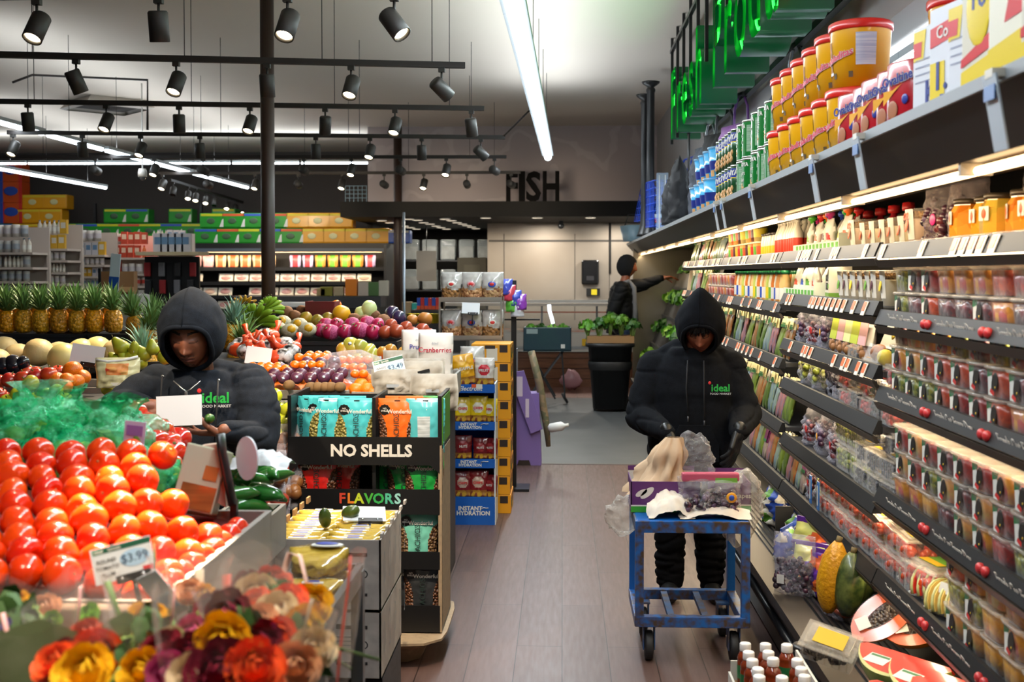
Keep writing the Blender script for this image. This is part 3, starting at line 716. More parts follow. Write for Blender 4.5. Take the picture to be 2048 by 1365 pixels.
gr_dark=[mat('grape dark','2a1a2c',.25,coat=.4),mat('grape plum','4a2636',.3,coat=.3),mat('grape dusk','57405a',.4)]
gr_red=[mat('grape red','6a2a30',.3,coat=.3),mat('grape rose','8a4a48',.35),mat('grape dark red','40161e',.3)]
gr_green=[mat('grape green','a8ae48',.25,coat=.4),mat('grape pale','c0bc62',.3),mat('grape moss','7f8a30',.3)]
berry=[mat('blueberry','1c2236',.5),mat('blackberry','131018',.35)]
tom_s=[mat('small tomato','c42a18',.15,coat=.6),mat('small tomato orange','d4481c',.15,coat=.6)]
sticker_r=mat('sticker red','c83030',.4); sun=mat('sun emblem','e09a24',.4)
def bag(m,n,w_=.17,h_=.13,d_=.12,r=.0135,seed=1,tall=1.5,emblem=None,fm=film):
 ps=[('fruit',pebbles(m,n,w_*.8,d_*.8,h_*.8,r,seed)),('bag_film',MB().pillow(w_,h_*tall,d_, lambda u,v,s_:fm,10,14,wr=.5,seed=seed,base=1,seal=.10))]
 if emblem:ps.append(('emblem',MB().ball(emblem,.018,.003,.018,T((w_*.12,-d_*.5,h_*.55)),10,6)))
 return Kind('fruit_bag','bag',ps)
gb=[bag(gr_dark,60,seed=1,emblem=sun),bag(gr_red,60,seed=2,emblem=sticker_r),bag(gr_green,60,seed=3),bag([berry[1],gr_dark[0]],70,w_=.3,h_=.14,seed=5,r=.013)]
spots_=[(0,5.86,1.316,'clear bag of dark grapes on the third shelf, nearest the vegetable packs'),(1,5.62,1.316,'clear bag of dusky red grapes on the third shelf, middle of three'),(0,5.38,1.316,'clear bag of dark grapes on the third shelf beside the lime-topped trays'),(2,5.80,1.113,'clear bag of green grapes on the fourth shelf by the vegetable packs'),(2,5.55,1.113,'clear bag of pale green grapes on the fourth shelf beside the black grapes'),(1,5.70,.822,'crinkled clear bag of red grapes on the fifth shelf, far one'),(0,5.42,.822,'crinkled clear bag of dark grapes with a sun emblem on the fifth shelf'),(1,5.16,.822,'bag of dusky grapes on the fifth shelf beside the green grape boxes'),(1,5.62,.569,'tall bag of mixed red and green grapes on the lowest shelf, far one'),(2,5.42,.569,'tall bag of green grapes on the lowest shelf beside the blue tags')]
for k, y, z, lb in spots_:gb[k].put(lb,(SX+.12,y,z-.022),-90+U(-15,10),sc=1.12)
gb[3].put('big clear bag of black grapes sagging over the fourth shelf edge',(SX+.12,5.15,1.113-.022),-90,sc=1.15)
bl_tag=mat('blue tag','2f6fb8',.4)
for i in range(2):
 t=thing('hanging_tag',f'bright blue product tag among the grape bags on the lowest shelf, {("far", "near")[i]} one','tag',(SX+.02,5.40-i*.16,.569),-90)
 obj('tag_card',MB().box(-.02,-.002,0,.02,.002,.13,bl_tag),t); obj('tag_print',MB().box(-.008,-.004,.02,.008,-.002,.11,lbw),t)
def clam(m,n,w_=.17,d_=.12,h_=.075,r=.011,seed=1,lab=None,topm=None):
 bx=MB().box(-w_/2,-d_/2,0,w_/2,d_/2,h_,clr,b=.008)
 for k in range(7):
  x=-w_/2+w_*(k+.5)/7; bx.box(x-.002,-d_/2-.002,.01,x+.002,-d_/2,h_-.01,lidp)
 ld=MB().box(-w_/2-.006,-d_/2-.006,h_,w_/2+.006,d_/2+.006,h_+.006,lidp,b=.002).box(-w_/2+.01,-d_/2+.01,h_+.006,w_/2-.01,d_/2-.01,h_+.014,lidp,b=.003)
 ps=[('box',bx),('fruit',pebbles(m,n,w_*.82,d_*.82,h_-2.1*r,r,seed,dome=0)),('lid',ld)]
 if lab:ps.append(('label',MB().box(-w_*.3,-d_*.3,h_+.0145,w_*.3,d_*.3,h_+.0155,lab).box(-w_*.3,-d_*.30,h_+.0157,w_*.3,-d_*.1,h_+.0162,lby)))
 return Kind('fruit_box','fruit box',ps)
cg=clam(gr_green,55,.2,.14,.10,.0145,1,lab=lpu); cb=clam(berry,70,seed=2,lab=lbl); ct=clam(tom_s,40,.16,.12,.08,.0155,3,lab=lgn); cr=clam([mat('raspberry','b8202c',.5),mat('strawberry','c42a24',.4)],45,.14,.12,.06,.012,4,lab=sticker_r)
def stackk(kd,x,y,z,n,step,lb,rz=-90,g=None):
 for i in range(n):kd.put(lb+(', '+('bottom','second','third','fourth')[i]+' in stack' if n>1 else ''),(x+U(-.006,.006),y,z+i*step),rz+U(-4,4),g)
zz=.822-.022
for i in range(3):stackk(cg,SX+.12,4.95-i*.23,zz,2 if i<2 else 1,.115,f'clear green grape box, fifth shelf, {nth(i)} from the grape bags',g='grape boxes')
for i in range(4):stackk(cb,SX+.10,4.78-i*.185,.822-.022+(.115 if i<0 else 0)+.0,1+(i%2)+1,.09,f'clear blueberry box, fifth shelf, {nth(i)} stack past the grapes',g='blueberry boxes')if i>0 else None
zz=1.113-.022
for i in range(5):
 kd=(cr,cb,cr,cb,cr)[i]
 stackk(kd,SX+.10,4.88-i*.165,zz,3-(i==0),.076 if kd is cr else .09,f"box of {'red berries' if kd is cr else 'blueberries'}, fourth shelf, {nth(i)} stack past black grapes",g='berry boxes')
for i in range(8):stackk(ct,SX+.10,5.25-i*.175,.569-.022,2,.095,f'clear box of small tomatoes, lowest shelf, {nth(i)} stack from blue tags',g='tomato boxes')
ct.put('open-topped clear box of glossy cherry tomatoes at the near end of the lowest shelf row',(SX+.13,3.88,.569-.02),-80,sc=1.35)
def sleeve(a,b_,lb_):return Kind('produce_sleeve','produce pack',[('tray',MB().pillow(.12,.15,.05, lambda u,v,s_:film if v<.4 else a,8,12,wr=.1,base=1)),('band',MB().box(-.055,-.03,.06,.055,-.026,.16,b_)),('contents',pebbles([mat('brown kiwi','8a5c30',.6)],10,.08,.03,.04,.02,4))])
sl_=[sleeve(lgn,mat('lime band','b9c43a',.5),''),sleeve(lbw,mat('pink band','d8a8a8',.5),''),sleeve(lbw,mat('pale lime band','d8dc98',.5),'')]
for i in range(5):sl_[i%3].put(f'brown fruit pack with {("lime", "pink", "pale lime")[i % 3]} paper band, third shelf, {nth(i)} from the grape bags',None,M=slant(SX+.07,5.12-i*.12,1.316-.018,10))
mt=thing('fruit_tray','white tray pack with a yellow mango picture at the near end of the third shelf','produce pack',(0,0,0),M=slant(SX+.06,4.36,1.316-.018,22))
obj('card',MB().box(-.10,-.012,.07,.10,.0,.17,lbw),mt); obj('picture',MB().lathe([(.028,0),(.012,.001)],lye,14,T((.03,-.013,.135))@RX(90),caps=True),mt)
obj('window',MB().box(-.10,-.05,0,.10,.0,.07,clr),mt); obj('fruit',MB().ball(mat('brown pear','8f5a34',.5),.035,M=T((-.03,-.02,.045))).ball(lye,.03,.03,.03,T((.06,-.02,.035))),mt)
def hexjar(c):return Kind('fruit_jar','jar',[('jar',MB().lathe([(.040,0),(.046,.008),(.046,.085),(.034,.105),(.034,.112)],mat('syrup '+c,c,.08,col2='f0b040',kind='cell',scale=40,coat=1),8,smooth=False)),('lid',MB().lathe([(.037,.108),(.037,.122),(0,.122)],mat('jar lid','4a4032',.35,.4),16)),('label',MB().box(-.018,-.045,.055,.018,-.0435,.09,lbw).ball(lor,.009,.001,.012,T((0,-.0455,.072)),8,6))])
hj=[hexjar('d68a1c'),hexjar('d0741c'),hexjar('c8a83c')]
for i, y in enumerate((3.52,3.40,3.27,3.13,2.99,2.86,2.74)):hj[(1,0,2,1,1,0,2)[i]].put(f'faceted glass jar of preserved fruit on the top shelf, {nth(i)} from the dark bags',(SX+.08+(i%2)*.02,y,zt),-90+U(-20,20),'jars of preserved fruit',sc=1.15)
for i, y in enumerate((3.46,3.33,3.2,3.06,2.92)):hj[i%3].put(f'glass jar of preserved fruit in the back row of the top shelf, {nth(i)} from the dark bags',(SX+.20,y,zt),-90,'jars of preserved fruit',sc=1.15)
dkb=bag(gr_dark+gr_red,60,w_=.15,h_=.15,d_=.09,seed=9,tall=1.7,emblem=mat('pink sticker','e02a80',.4),fm=clear('smoky film','b8a8a8',.3,.15,.9,30))
for i,(x,y)in enumerate(((SX+.1,3.80),(SX+.12,3.62),(SX+.28,3.45))):dkb.put(f'tall crinkled dark bag with a pink sticker on the top shelf, {nth(i)} from the pudding tubs',(x,y,zt),-80+i*6,sc=1.1)
rind=mat('pale rind','b9b878',.4); mel=mat('melon flesh','d02f22',.3,coat=.6,col2='b8261c',scale=14); mel_y=mat('yellow flesh','dcb860',.35,coat=.4)
def slices(fl):
 b=MB()
 for k in range(5):
  b.prism([(math.cos(a)*.085,math.sin(a)*.085)for a in[math.pi*j/10 for j in range(11)]],.020,fl,T((-.06+k*.028,0,.012))@RZ(90)@RX(70))
 rd_=MB()
 for k in range(5):
  rd_.tube([Vector((math.cos(a)*.086,math.sin(a)*.086,.01))for a in[math.pi*j/10 for j in range(11)]],.0055,rind,6,T((-.06+k*.028,0,.012))@RZ(90)@RX(70))
 return Kind('melon_tray','melon tray',[('slices',b),('rind',rd_),('tray',MB().box(-.10,-.06,0,.10,.12,.012,lbw,b=.004)),('film',MB().ball(film,.12,.10,.095,T((0,.03,.02)),14,8)),('sticker',MB().box(-.035,-.075,.05,.015,-.073,.085,lbw,RX(-20)))])
mr_, my_=slices(mel), slices(mel_y)
for i,(kd,y,x,lb)in enumerate(((mr_,4.06,.15,'film-wrapped tray of red watermelon slices next to the cherry tomatoes'),(mr_,3.86,.13,'film-wrapped tray of red watermelon slices, second from the cherry tomatoes'),(my_,3.68,.12,'film-wrapped tray of pale yellow melon slices'))):
 kd.put(lb,None,M=T((SX+x,y,.575-.02))@RZ(-62),sc=1)
# ======================= goods on top of the canopy =======================
CT=2.064
def band(mb,r0,r1,z0,z1,m,a0=-90,span=70,n=10,lift=.0012):
 vv=[];
 for k in range(n+1):
  a=R(a0-span/2+span*k/n)
  for r, z in((r0+lift,z0),(r1+lift,z1)):vv.append((r*math.cos(a),r*math.sin(a),z))
 return mb.add(vv,[(2*k,2*k+2,2*k+3,2*k+1)for k in range(n)],m,smooth=True)
def curved_text(mb,s,size,m,r,z,a0=-90,bold=.02,tilt=0,lift=.002,w=1.0):
 """lettering bent round a can"""
 vv, ff=text_data(s,size,.0006,bold)
 out=[]
 for v in vv:
  a=R(a0)+(v.x*w)/r; rr=r+lift+v.z
  out.append((rr*math.cos(a),rr*math.sin(a),z+v.y+v.x*tilt))
 return mb.add(out,ff,m)
ylw=mat('tub yellow','f0b010',.35,coat=.3); redl=mat('tub lid red','d8261c',.3,coat=.3); crk=mat('cracker print','b9772c',.6,col2='8a4f18',kind='cell',scale=70); pnk=mat('tub lettering','d6405a',.4)
m0=MB().lathe([(.092,0),(.104,.20),(.104,.205)],ylw,28)
lb=MB(); band(lb,.0955,.1015,.05,.16,crk,-128,34); band(lb,.0965,.1025,.07,.18,mat('nutrition print','e4e4ea',.4,col2='9aa6c8',kind='noise',scale=60,stretch=(.1,.1,3)),-30,40)
band(lb,.0955,.096,.045,.055,lbw,-128,44,lift=.002); band(lb,.1025,.1032,.175,.19,mat('print red','d8401c',.4),-128,20)
curved_text(lb,'Saladitas',.034,lbw,.099,.105,-88,.06,.25); curved_text(lb,'Saladitas',.034,pnk,.100,.105,-88,.02,.25)
for a in(-100,-60):band(lb,.094,.096,.03,.05,mat('print brown','5a4420',.5),a,9,3)
YT=Kind('cracker_tub','tub',[('tub',m0),('label',lb),('lid',MB().lathe([(.108,.196),(.110,.2),(.110,.222),(.102,.228),(.100,.222),(.0,.222)],redl,28))])
for ly in range(2):
 for i in range(6):
  y=4.05+i*.225
  if ly==0 and i==5:y=5.20
  YT.put(f'yellow cracker tub with a red lid, {("lower", "upper")[ly]} layer, {nth(i)} from the red malt tins',(1.03+ly*.01,y,CT+ly*.232),-72+U(-10,10),'yellow cracker tubs')
for i,(x,y,z)in enumerate(((1.28,4.2,0),(1.27,3.70,0),(1.27,3.70,.232),(1.28,3.45,0))):YT.put(f'yellow cracker tub in the back row behind the red malt tins, {("far", "lower middle", "upper middle", "near")[i]} one',(x,y,CT+z),-80,'yellow cracker tubs')
ylid=YT
ovr=mat('tin red','b01522',.3,coat=.5); ovb=mat('tin blue print','22338c',.4); ovy=mat('tin yellow swirl','e6a42a',.4); ovc=mat('cocoa print','a86a48',.5)
m0=MB().lathe([(.062,0),(.064,.004),(.064,.172),(.060,.178),(0,.178)],ovr,4*6,sq=5,sx=1.0,sy=.8)
lb=MB()
fz=-.0525
def flat(mb,pts,m,y):return mb.add([(p[0],y,p[1])for p in pts],[tuple(range(len(pts)))],m)
flat(lb,[(-.06,.06),(-.02,.09),(.02,.115),(-.02,.10),(-.06,.10)],ovy,fz-.0008)
lb.ball(ovc,.022,.002,.026,T((-.02,fz-.001,.045)),12,8); lb.ball(ovb,.014,.002,.014,T((.032,fz-.001,.07)),10,6)
lb.text('Ovaltine',.038,lbw,T((0,fz-.001,.128))@FACE_CAM@Matrix.Rotation(.12,4,'Z'),.0006,.05).text('Ovaltine',.038,ovb,T((0,fz-.0022,.128))@FACE_CAM@Matrix.Rotation(.12,4,'Z'),.0006,.015)
OV=Kind('malt_drink_tin','tin',[('tin',m0),('label',lb)])
for i in range(5):OV.put(f'red malt drink tin with blue lettering on the canopy, {nth(i)} from the yellow tubs',(.985+.01*(i%2),3.84-i*.145,CT),-72+U(-5,5),'red malt drink tins',sc=1.02)
for i in range(5):OV.put(f'red malt drink tin in the row behind, {nth(i)} from the yellow tubs',(1.12,3.80-i*.145,CT),-72+U(-5,5),'red malt drink tins',sc=1.02)
blp=mat('print navy','2a3c88',.4); packw=mat('pack white','d4d6dc',.4); packy=mat('pack yellow','e2c61a',.4); packr=mat('pack red','cc1f2a',.4)
def carton(w_,d_,h_,base,deco,name='carton',cat='carton'):
 return Kind(name,cat,[('carton_body',MB().box(-w_/2,-d_/2,0,w_/2,d_/2,h_,base,b=.004)),('print',deco)])
d1=MB(); f=-.0312
flat(d1,[(-.07,.16),(-.02,.16),(-.005,.24),(-.07,.24)],packy,f); flat(d1,[(-.07,.17),(-.03,.17),(-.025,.21),(-.07,.21)],packr,f-.0006)
for k in range(4):flat(d1,[(-.06,.10+k*.02),(.06,.10+k*.02),(.06,.104+k*.02),(-.06,.104+k*.02)],mat('print grey','8d93a8',.4),f)
d1.text('K',.09,blp,T((.02,f-.001,.065))@FACE_CAM,.0006,.02).text('R',.06,blp,T((.03,f-.001,.022))@FACE_CAM,.0006,.02)
P1=carton(.15,.06,.25,packw,d1,'powder_carton')
d2=MB(); flat(d2,[(-.07,.0),(0,.0),(0,.13),(-.07,.13)],packy,f); flat(d2,[(-.07,.17),(.07,.185),(.07,.235),(-.07,.22)],packr,f)
d2.text('Coy',.045,lbw,T((0,f-.001,.203))@FACE_CAM,.0006,.02).text('1.',.10,blp,T((-.02,f-.001,.09))@FACE_CAM,.0006,.02).text('DE',.05,blp,T((.01,f-.001,.025))@FACE_CAM,.0006,.03)
P2=carton(.15,.06,.27,packw,d2,'powder_carton')
d3=MB(); f3=-.0412
flat(d3,[(-.09,0),(.09,0),(.09,.10),(-.09,.06)],packy,f3); flat(d3,[(-.09,.07),(.09,.115),(.09,.16),(-.09,.09)],packr,f3-.0004); d3.ball(packy,.05,.002,.09,T((-.02,f3,.20)),14,8); d3.text('10',.07,blp,T((-.02,f3-.002,.22))@FACE_CAM,.0006,.02)
P3=carton(.18,.08,.36,mat('carton cream','e2dcc4',.4),d3,'cereal_carton')
d4=MB(); flat(d4,[(-.09,0),(.09,0),(.09,.12),(-.09,.08)],packy,f3); flat(d4,[(-.03,.13),(.09,.15),(.09,.36),(.04,.36)],packr,f3)
P4=carton(.18,.08,.38,mat('carton cream2','e8e4d0',.4),d4,'cereal_carton')
for i,(k,y,lb)in enumerate(((P1,3.10,'white and blue powder carton with a large letter, next to the red malt tins'),(P2,2.96,'white and yellow powder carton with red banner, between two white cartons'),(P1,2.82,'white and blue powder carton beside the tall cereal cartons'),(P3,2.67,'tall cream carton with a yellow oval, red and yellow bands'),(P4,2.50,'tall cream, red and yellow carton nearest the frame edge'),(P3,2.32,'tall cream carton with a yellow oval, just out of view'))):
 k.put(lb,(1.0,y,CT),-78)
for i in range(3):P1.put(f'white and blue powder carton stacked behind the front ones, {nth(i)} from the malt tins',(1.14,3.08-i*.16,CT),-78)
gtin=mat('tin green','0f7a2e',.28,.3,coat=.6); gtin_d=mat('tin dark green','124a24',.3,.2,coat=.5); tinrim=mat('tin rim','c8cfc8',.25,.9); cookie=mat('cracker tan','c09058',.6)
def gt(body,h=.20,r=.079):
 b=MB().lathe([(r,.004),(r,h-.004)],body,28,caps=False).lathe([(r*1.02,0),(r*1.02,.006),(r,.008)],tinrim,28).lathe([(r,h-.012),(r*1.025,h-.01),(r*1.025,h),(r*.96,h),(r*.95,h-.006),(0,h-.006)],tinrim,28)
 l_=MB(); nut=_M['nutrition print']
 band(l_,r,r,.03,h-.03,mat('tin facts panel','9fb8a0',.4,col2='5d8a62',scale=60,stretch=(.1,.1,3)),-35,46)
 curved_text(l_,'GOYA',.028,lbw,r,h-.035,-95,.04); curved_text(l_,'export',.030,lbw,r,h*.60,-112,.0); curved_text(l_,'sodas',.030,lbw,r,h*.43,-112,.0)
 for a, z in((-125,.05),(-112,.06),(-118,.035),(-100,.045)):
  l_.ball(cookie,.018,.018,.02,T((r*.82*math.cos(R(a)),r*.82*math.sin(R(a)),z)),6,4)
 return Kind('cracker_tin','tin',[('tin',b),('label',l_)])
GA=gt(gtin)
def gb_():
 h, r=.20, .05
 b=MB().lathe([(r,0),(r,h),(0,h)],gtin_d,20).lathe([(r*1.02,h-.01),(r*1.02,h),(r*.95,h)],tinrim,20)
 l_=MB(); band(l_,r,r,h-.07,h-.02,ovb,-95,120); band(l_,r,r,h-.075,h-.07,packy,-95,120,lift=.0015)
 curved_text(l_,'GOYA',.038,lbw,r,h-.045,-95,.05)
 for a, z in((-120,.06),(-100,.05),(-85,.07),(-110,.03),(-90,.035)):l_.ball(cookie,.018,.018,.02,T((r*.8*math.cos(R(a)),r*.8*math.sin(R(a)),z)),6,4)
 return Kind('cracker_tin','tin',[('tin',b),('label',l_)])
GB=gb_()
for ly in range(2):
 for i in range(5):GA.put(f'bright green cracker tin, {("lower", "upper")[ly]} layer, {nth(i)} from the yellow tubs',(1.035,5.46+i*.19+(.1 if i>2 else 0),CT+ly*.202),-75+U(-25,10),'green cracker tins')
 for i in range(6):GB.put(f'slim dark green tin with a blue band, {("lower", "upper")[ly]} layer, {nth(i)} from the bright green tins',(1.0,6.50+i*.125,CT+ly*.202),-75+U(-10,10),'slim green tins')
bla=mat('tub sky blue','45a8dc',.25,coat=.4); blb=mat('tub navy band','1a2a7a',.35)
b=MB().lathe([(.062,0),(.080,.19)],bla,22,caps=True).lathe([(.086,.186),(.086,.2),(0,.2)],clear('blue lid','a8d8f0',.5,.15),22)
l_=MB(); band(l_,.0675,.0725,.055,.11,blb,-90,150); band(l_,.072,.078,.115,.165,sticker_r,-120,30); band(l_,.0635,.067,.01,.05,cookie,-70,30)
BT=Kind('snack_tub','tub',[('tub',b),('label',l_)])
for ly in range(2):
 for i in range(4):BT.put(f'sky blue snack tub with a navy band, {("lower", "upper")[ly]} layer, {nth(i)} from the green tins',(.99+ly*.03,7.42+i*.26,CT+ly*.202),-80,'blue snack tubs')
def trolley(bagm,fm,h=.62,w_=.30):
 fr_=MB(); fr_.tube([(-.12,0,.06),(-.12,0,h),(-.10,0,h+.22),(-.04,0,h+.32),(.04,0,h+.32),(.10,0,h+.22),(.12,0,h),(.12,0,.06)],.011,fm,8)
 fr_.bar((-.12,0,.3),(.12,0,.3),.015,.015,fm).bar((-.14,.02,.06),(.14,.02,.06),.015,.015,fm)
 gr_=MB().tube([(-.065,0,h+.30),(-.03,0,h+.325),(.03,0,h+.325),(.065,0,h+.30)],.017,mat('foam grip','2c2c30',.6),8)
 bg=MB().pillow(w_,h,.2, lambda u,v,s_:bagm,10,14,wr=.6,base=1,M=T((0,-.09,.08)))
 return Kind('shopping_trolley','shopping trolley',[('frame',fr_),('grip',gr_,0),('bag',bg),('wheel',MB().lathe([(.05,-.012),(.05,.012)],mat('black rubber','151516',.6),14,T((-.16,.03,.05))@RY(90))),('wheel',MB().lathe([(.05,-.012),(.05,.012)],_M['black rubber'],14,T((.16,.03,.05))@RY(90)))])
tb, tp, tg_=trolley(mat('bag black','1b1b1f',.7),case_gr), trolley(mat('bag purple','a06ab4',.5,coat=.2),mat('purple frame','6a3c86',.35)), trolley(mat('bag grey plaid','3a3d46',.8,col2='5a606e',scale=12),mat('silver frame','9fa4a8',.3,.7))
for k, x, y, rz, sc_, lb in((tp,1.30,8.4,-70,.95,'purple fabric shopping trolley on top of the display case'),(tb,1.25,8.9,-60,.95,'black fabric shopping trolley behind the purple one'),(tg_,1.22,9.5,-75,.9,'grey shopping trolley between two black ones on the case'),(tb,1.12,10.2,-95,.9,'black shopping trolley leaning beside the blue tubs'),(tg_,1.33,6.6,-80,.95,'dark plaid shopping trolley half hidden behind the green tins'),(tb,1.1,11.1,-80,.72,'small black shopping trolley next to the blue wire carts')):
 k.put(lb,(x,y,CT),rz,sc=sc_)
def wire_cart(m_,w_=.34,d_=.3,h_=.55):
 b=MB();
 for z in[.08+k*(h_-.08)/6 for k in range(7)]:b.tube([(-w_/2,-d_/2,z),(w_/2,-d_/2,z),(w_/2,d_/2,z),(-w_/2,d_/2,z)],.005,m_,5,closed=True)
 for k in range(8):
  x=-w_/2+w_*k/7
  for y in(-d_/2,d_/2):b.bar((x,y,.08),(x,y,h_),.006,.006,m_)
  y=-d_/2+d_*k/7
  for x2 in(-w_/2,w_/2):b.bar((x2,y,.08),(x2,y,h_),.006,.006,m_)
 h=MB().tube([(-w_/2,d_/2,h_),(-w_/2,d_/2+.12,h_+.25),(w_/2,d_/2+.12,h_+.25),(w_/2,d_/2,h_)],.01,m_,6)
 return Kind('wire_cart','shopping cart',[('basket',b),('handle',h),('wheel',MB().lathe([(.05,-.01),(.05,.01)],_M['black rubber'],12,T((-w_/2-.02,d_/2,.05))@RY(90))),('wheel',MB().lathe([(.05,-.01),(.05,.01)],_M['black rubber'],12,T((w_/2+.02,d_/2,.05))@RY(90)))])
bluew=mat('blue wire paint','1f4fd0',.3)
WC=wire_cart(bluew)
WC.put('bright blue wire cart standing on top of the far end of the display case',(1.06,12.0,CT),-80)
WC.put('blue wire cart lying tilted next to the black stand',None,M=T((1.02,13.3,CT+.09))@RZ(-70)@RX(-12))
t=thing('folded_crate','stack of red, white and blue folded plastic crates beside the black stand','crate',(1.12,12.65,CT))
for i, c in enumerate(('d85a78','dfe6f2','2c56c8','d85a78','e8eef6')):obj('crate_layer',MB().box(-.16,-.1,i*.05,.16,.1,i*.05+.04,mat('crate '+c,c,.35),M=RX(0),b=.006),t)
t=thing('acrylic_sheet','bright clear plastic sheet standing upright behind the blue wire cart','panel',(1.02,11.75,CT));
obj('panel',MB().box(-.06,-.01,0,.06,.01,.62,clear('clear panel','d8ecff',.5,.1)),t); obj('panel_rib',MB().box(-.035,-.015,.02,-.025,-.01,.6,wp).box(.025,-.015,.02,.035,-.01,.6,wp),t)
t=thing('display_stand','tall black display stand with two flared column tops on the case','stand',(.95,12.4,CT))
blkp=mat('black plastic','141517',.35)
for i,(x,y,h)in enumerate(((.0,0,1.66),(-.045,.25,1.56))):
 col_=obj('column',MB().lathe([(.09,0),(.075,.03),(.05,.12),(.042,.3),(.042,h-.12),(.05,h-.10),(.05,h-.08),(.035,h-.06),(.09,h-.02),(.10,h)],blkp,16,T((x,y,0))),t)
t=thing('shopping_basket','grey blue shopping basket tipped over the far canopy end','basket',(.97,14.6,CT),20)
obj('basket_body',MB().lathe([(.16,0),(.2,.2),(.21,.2),(.17,-.001)],mat('basket grey blue','7d98a5',.35),24,sq=5,caps=False).lathe([(.16,.004),(0,.004)],_M['basket grey blue'],24,sq=5,caps=False),t)
obj('handle',MB().tube([(-.19,0,.2),(-.14,0,.34),(.14,0,.34),(.19,0,.2)],.008,blkp,6),t)
tube_light((1.62,1.2,2.66),(1.62,12,2.66),'long white lamp strip under the grey bulkhead behind the canopy goods',.05,5,energy=3.5,wires=0,gap=.004,up=2)
# ======================= green channel letters =======================
gsign=mat('sign green','067a3c',.28,coat=.4); gneon=mat('green neon','22ff3c',.4,emit=5.0); gdark=mat('sign inner green','046a30',.4)
def letter_outline(ch,size,offset=0,bev=0,extrude=0,fill='NONE'):
 cu=bpy.data.curves.new('sign_letter','FONT'); cu.body=ch; cu.size=size; cu.align_x='CENTER'; cu.offset=offset; cu.resolution_u=4
 cu.fill_mode=fill; cu.extrude=extrude; cu.bevel_depth=bev; cu.bevel_resolution=2
 o=bpy.data.objects.new('sign_letter',cu); COL.objects.link(o); dg=bpy.context.evaluated_depsgraph_get(); me=bpy.data.meshes.new_from_object(o.evaluated_get(dg))
 bpy.data.objects.remove(o); return me
word='Fresh Produce'
ys=10.45; SZ=.86
sign=thing('wall_sign','large green glowing channel letters mounted along the bulkhead over the display case','sign',(1.0,7.5,2.86))
for i, ch in enumerate(word):
 y=ys-i*.49
 if ch==' ':continue
 for nm, me, m_ in(('letter',letter_outline(ch,SZ,.012,0,.13,'BACK'),gsign),('neon_tube',letter_outline(ch,SZ,-.035,.007),gneon)):
  me.materials.clear(); me.materials.append(m_)
  o=bpy.data.objects.new(nm,me); COL.objects.link(o)
  if nm=='letter':o.parent=sign; base=o; o.matrix_local=T((.13,y-7.5,.04))@FACE_AISLE
  else:o.parent=base; o.matrix_local=T((0,0,.10))
fr_=MB().bar((.02,-3.6,.87),(.02,3.3,.87),.03,.03,case_dk,up=(0,0,1)).bar((.34,-3.6,.1),(.34,3.3,.1),.04,.04,case_dk)
for k in range(14):fr_.bar((.02,-3.4+k*.51,.0 if k>11 else .3),(.02,-3.4+k*.51,.985),.025,.025,case_dk,up=(0,1,0))
obj('sign_frame',fr_,sign)
for y in(5.0,7.0,9.2):
 l=bpy.data.lights.new('sign_glow','AREA'); l.shape='RECTANGLE'; l.size=1.6; l.size_y=.5; l.energy=3; l.color=(.12,1,.25)
 o=bpy.data.objects.new('sign_glow',l); COL.objects.link(o); o.parent=sign; o.matrix_local=T((-.03,y-7.5,.35))@RY(90)@RZ(90)
# ======================= produce on the bottom deck =======================
def deckp(px,py):
 p=at(px,py,Z=.29); return p
cbag=Kind('produce_bag','bag',[('fruit',pebbles([mat('prune','3a2c34',.4),gr_dark[1]],90,.13,.07,.14,.012,11)),('bag_film',MB().pillow(.17,.23,.10, lambda u,v,s_:film,10,14,wr=.5,base=1)),('barcode_label',MB().box(-.05,-.053,.04,-.02,-.0515,.075,lbw))])
cbag.put('clear bag of dark dried fruit with a barcode label on the black grille',(1.0,4.92,.277),-35,sc=1.1)
car=mat('carrot','d0622a',.45,col2='b94d1c',scale=20); purp=mat('bag purple print','5a2a8c',.35,coat=.4); yelb=mat('bag lime print','c8c468',.35,coat=.4)
def carrots(bp):
 b=MB(); g=random.Random(4)
 for k in range(14):b.tube([(-.11,g.uniform(-.04,.04),.02+(k%4)*.02),(0,g.uniform(-.03,.03),.02+(k%4)*.022),(.11,g.uniform(-.04,.04),.02+(k%4)*.02)],[.012,.015,.009],car,8)
 return Kind('carrot_bag','bag',[('carrots',b),('bag_film',MB().pillow(.26,.15,.12, lambda u,v,s_:bp if(u<.45 and .2<v<.9)else film,12,10,wr=.5,base=1))])
ck=carrots(purp)
cbags=((6.02,'clear bag of orange carrots with purple print in front of the lowest shelf, highest one'),(5.55,'clear bag of carrots with purple print beside the blue and white bag'),(4.62,'clear bag of carrots with purple print beside the yellow squash'))
for y, lb in cbags:ck.put(lb,(1.19 if y>5.3 else 1.12,y,.277),-90+U(-14,14),sc=.95)
def print_bag(a,b_,c,seed):return Kind('vegetable_bag','bag',[('bag_body',MB().pillow(.24,.20,.13, lambda u,v,s_:(a if noise.noise(Vector((u*3+seed,v*3,seed)))>.12 else(b_ if noise.noise(Vector((u*2,v*3+seed,4)))>-.1 else c)),16,14,wr=.8,base=1,seed=seed)),('seal_strip',MB().box(-.11,-.006,.19,.11,.006,.215,a))])
pb1=print_bag(purp,yelb,car,1); pb2=print_bag(purp,lbw,car,5); pb3=print_bag(lbl,wht,lgn,9)
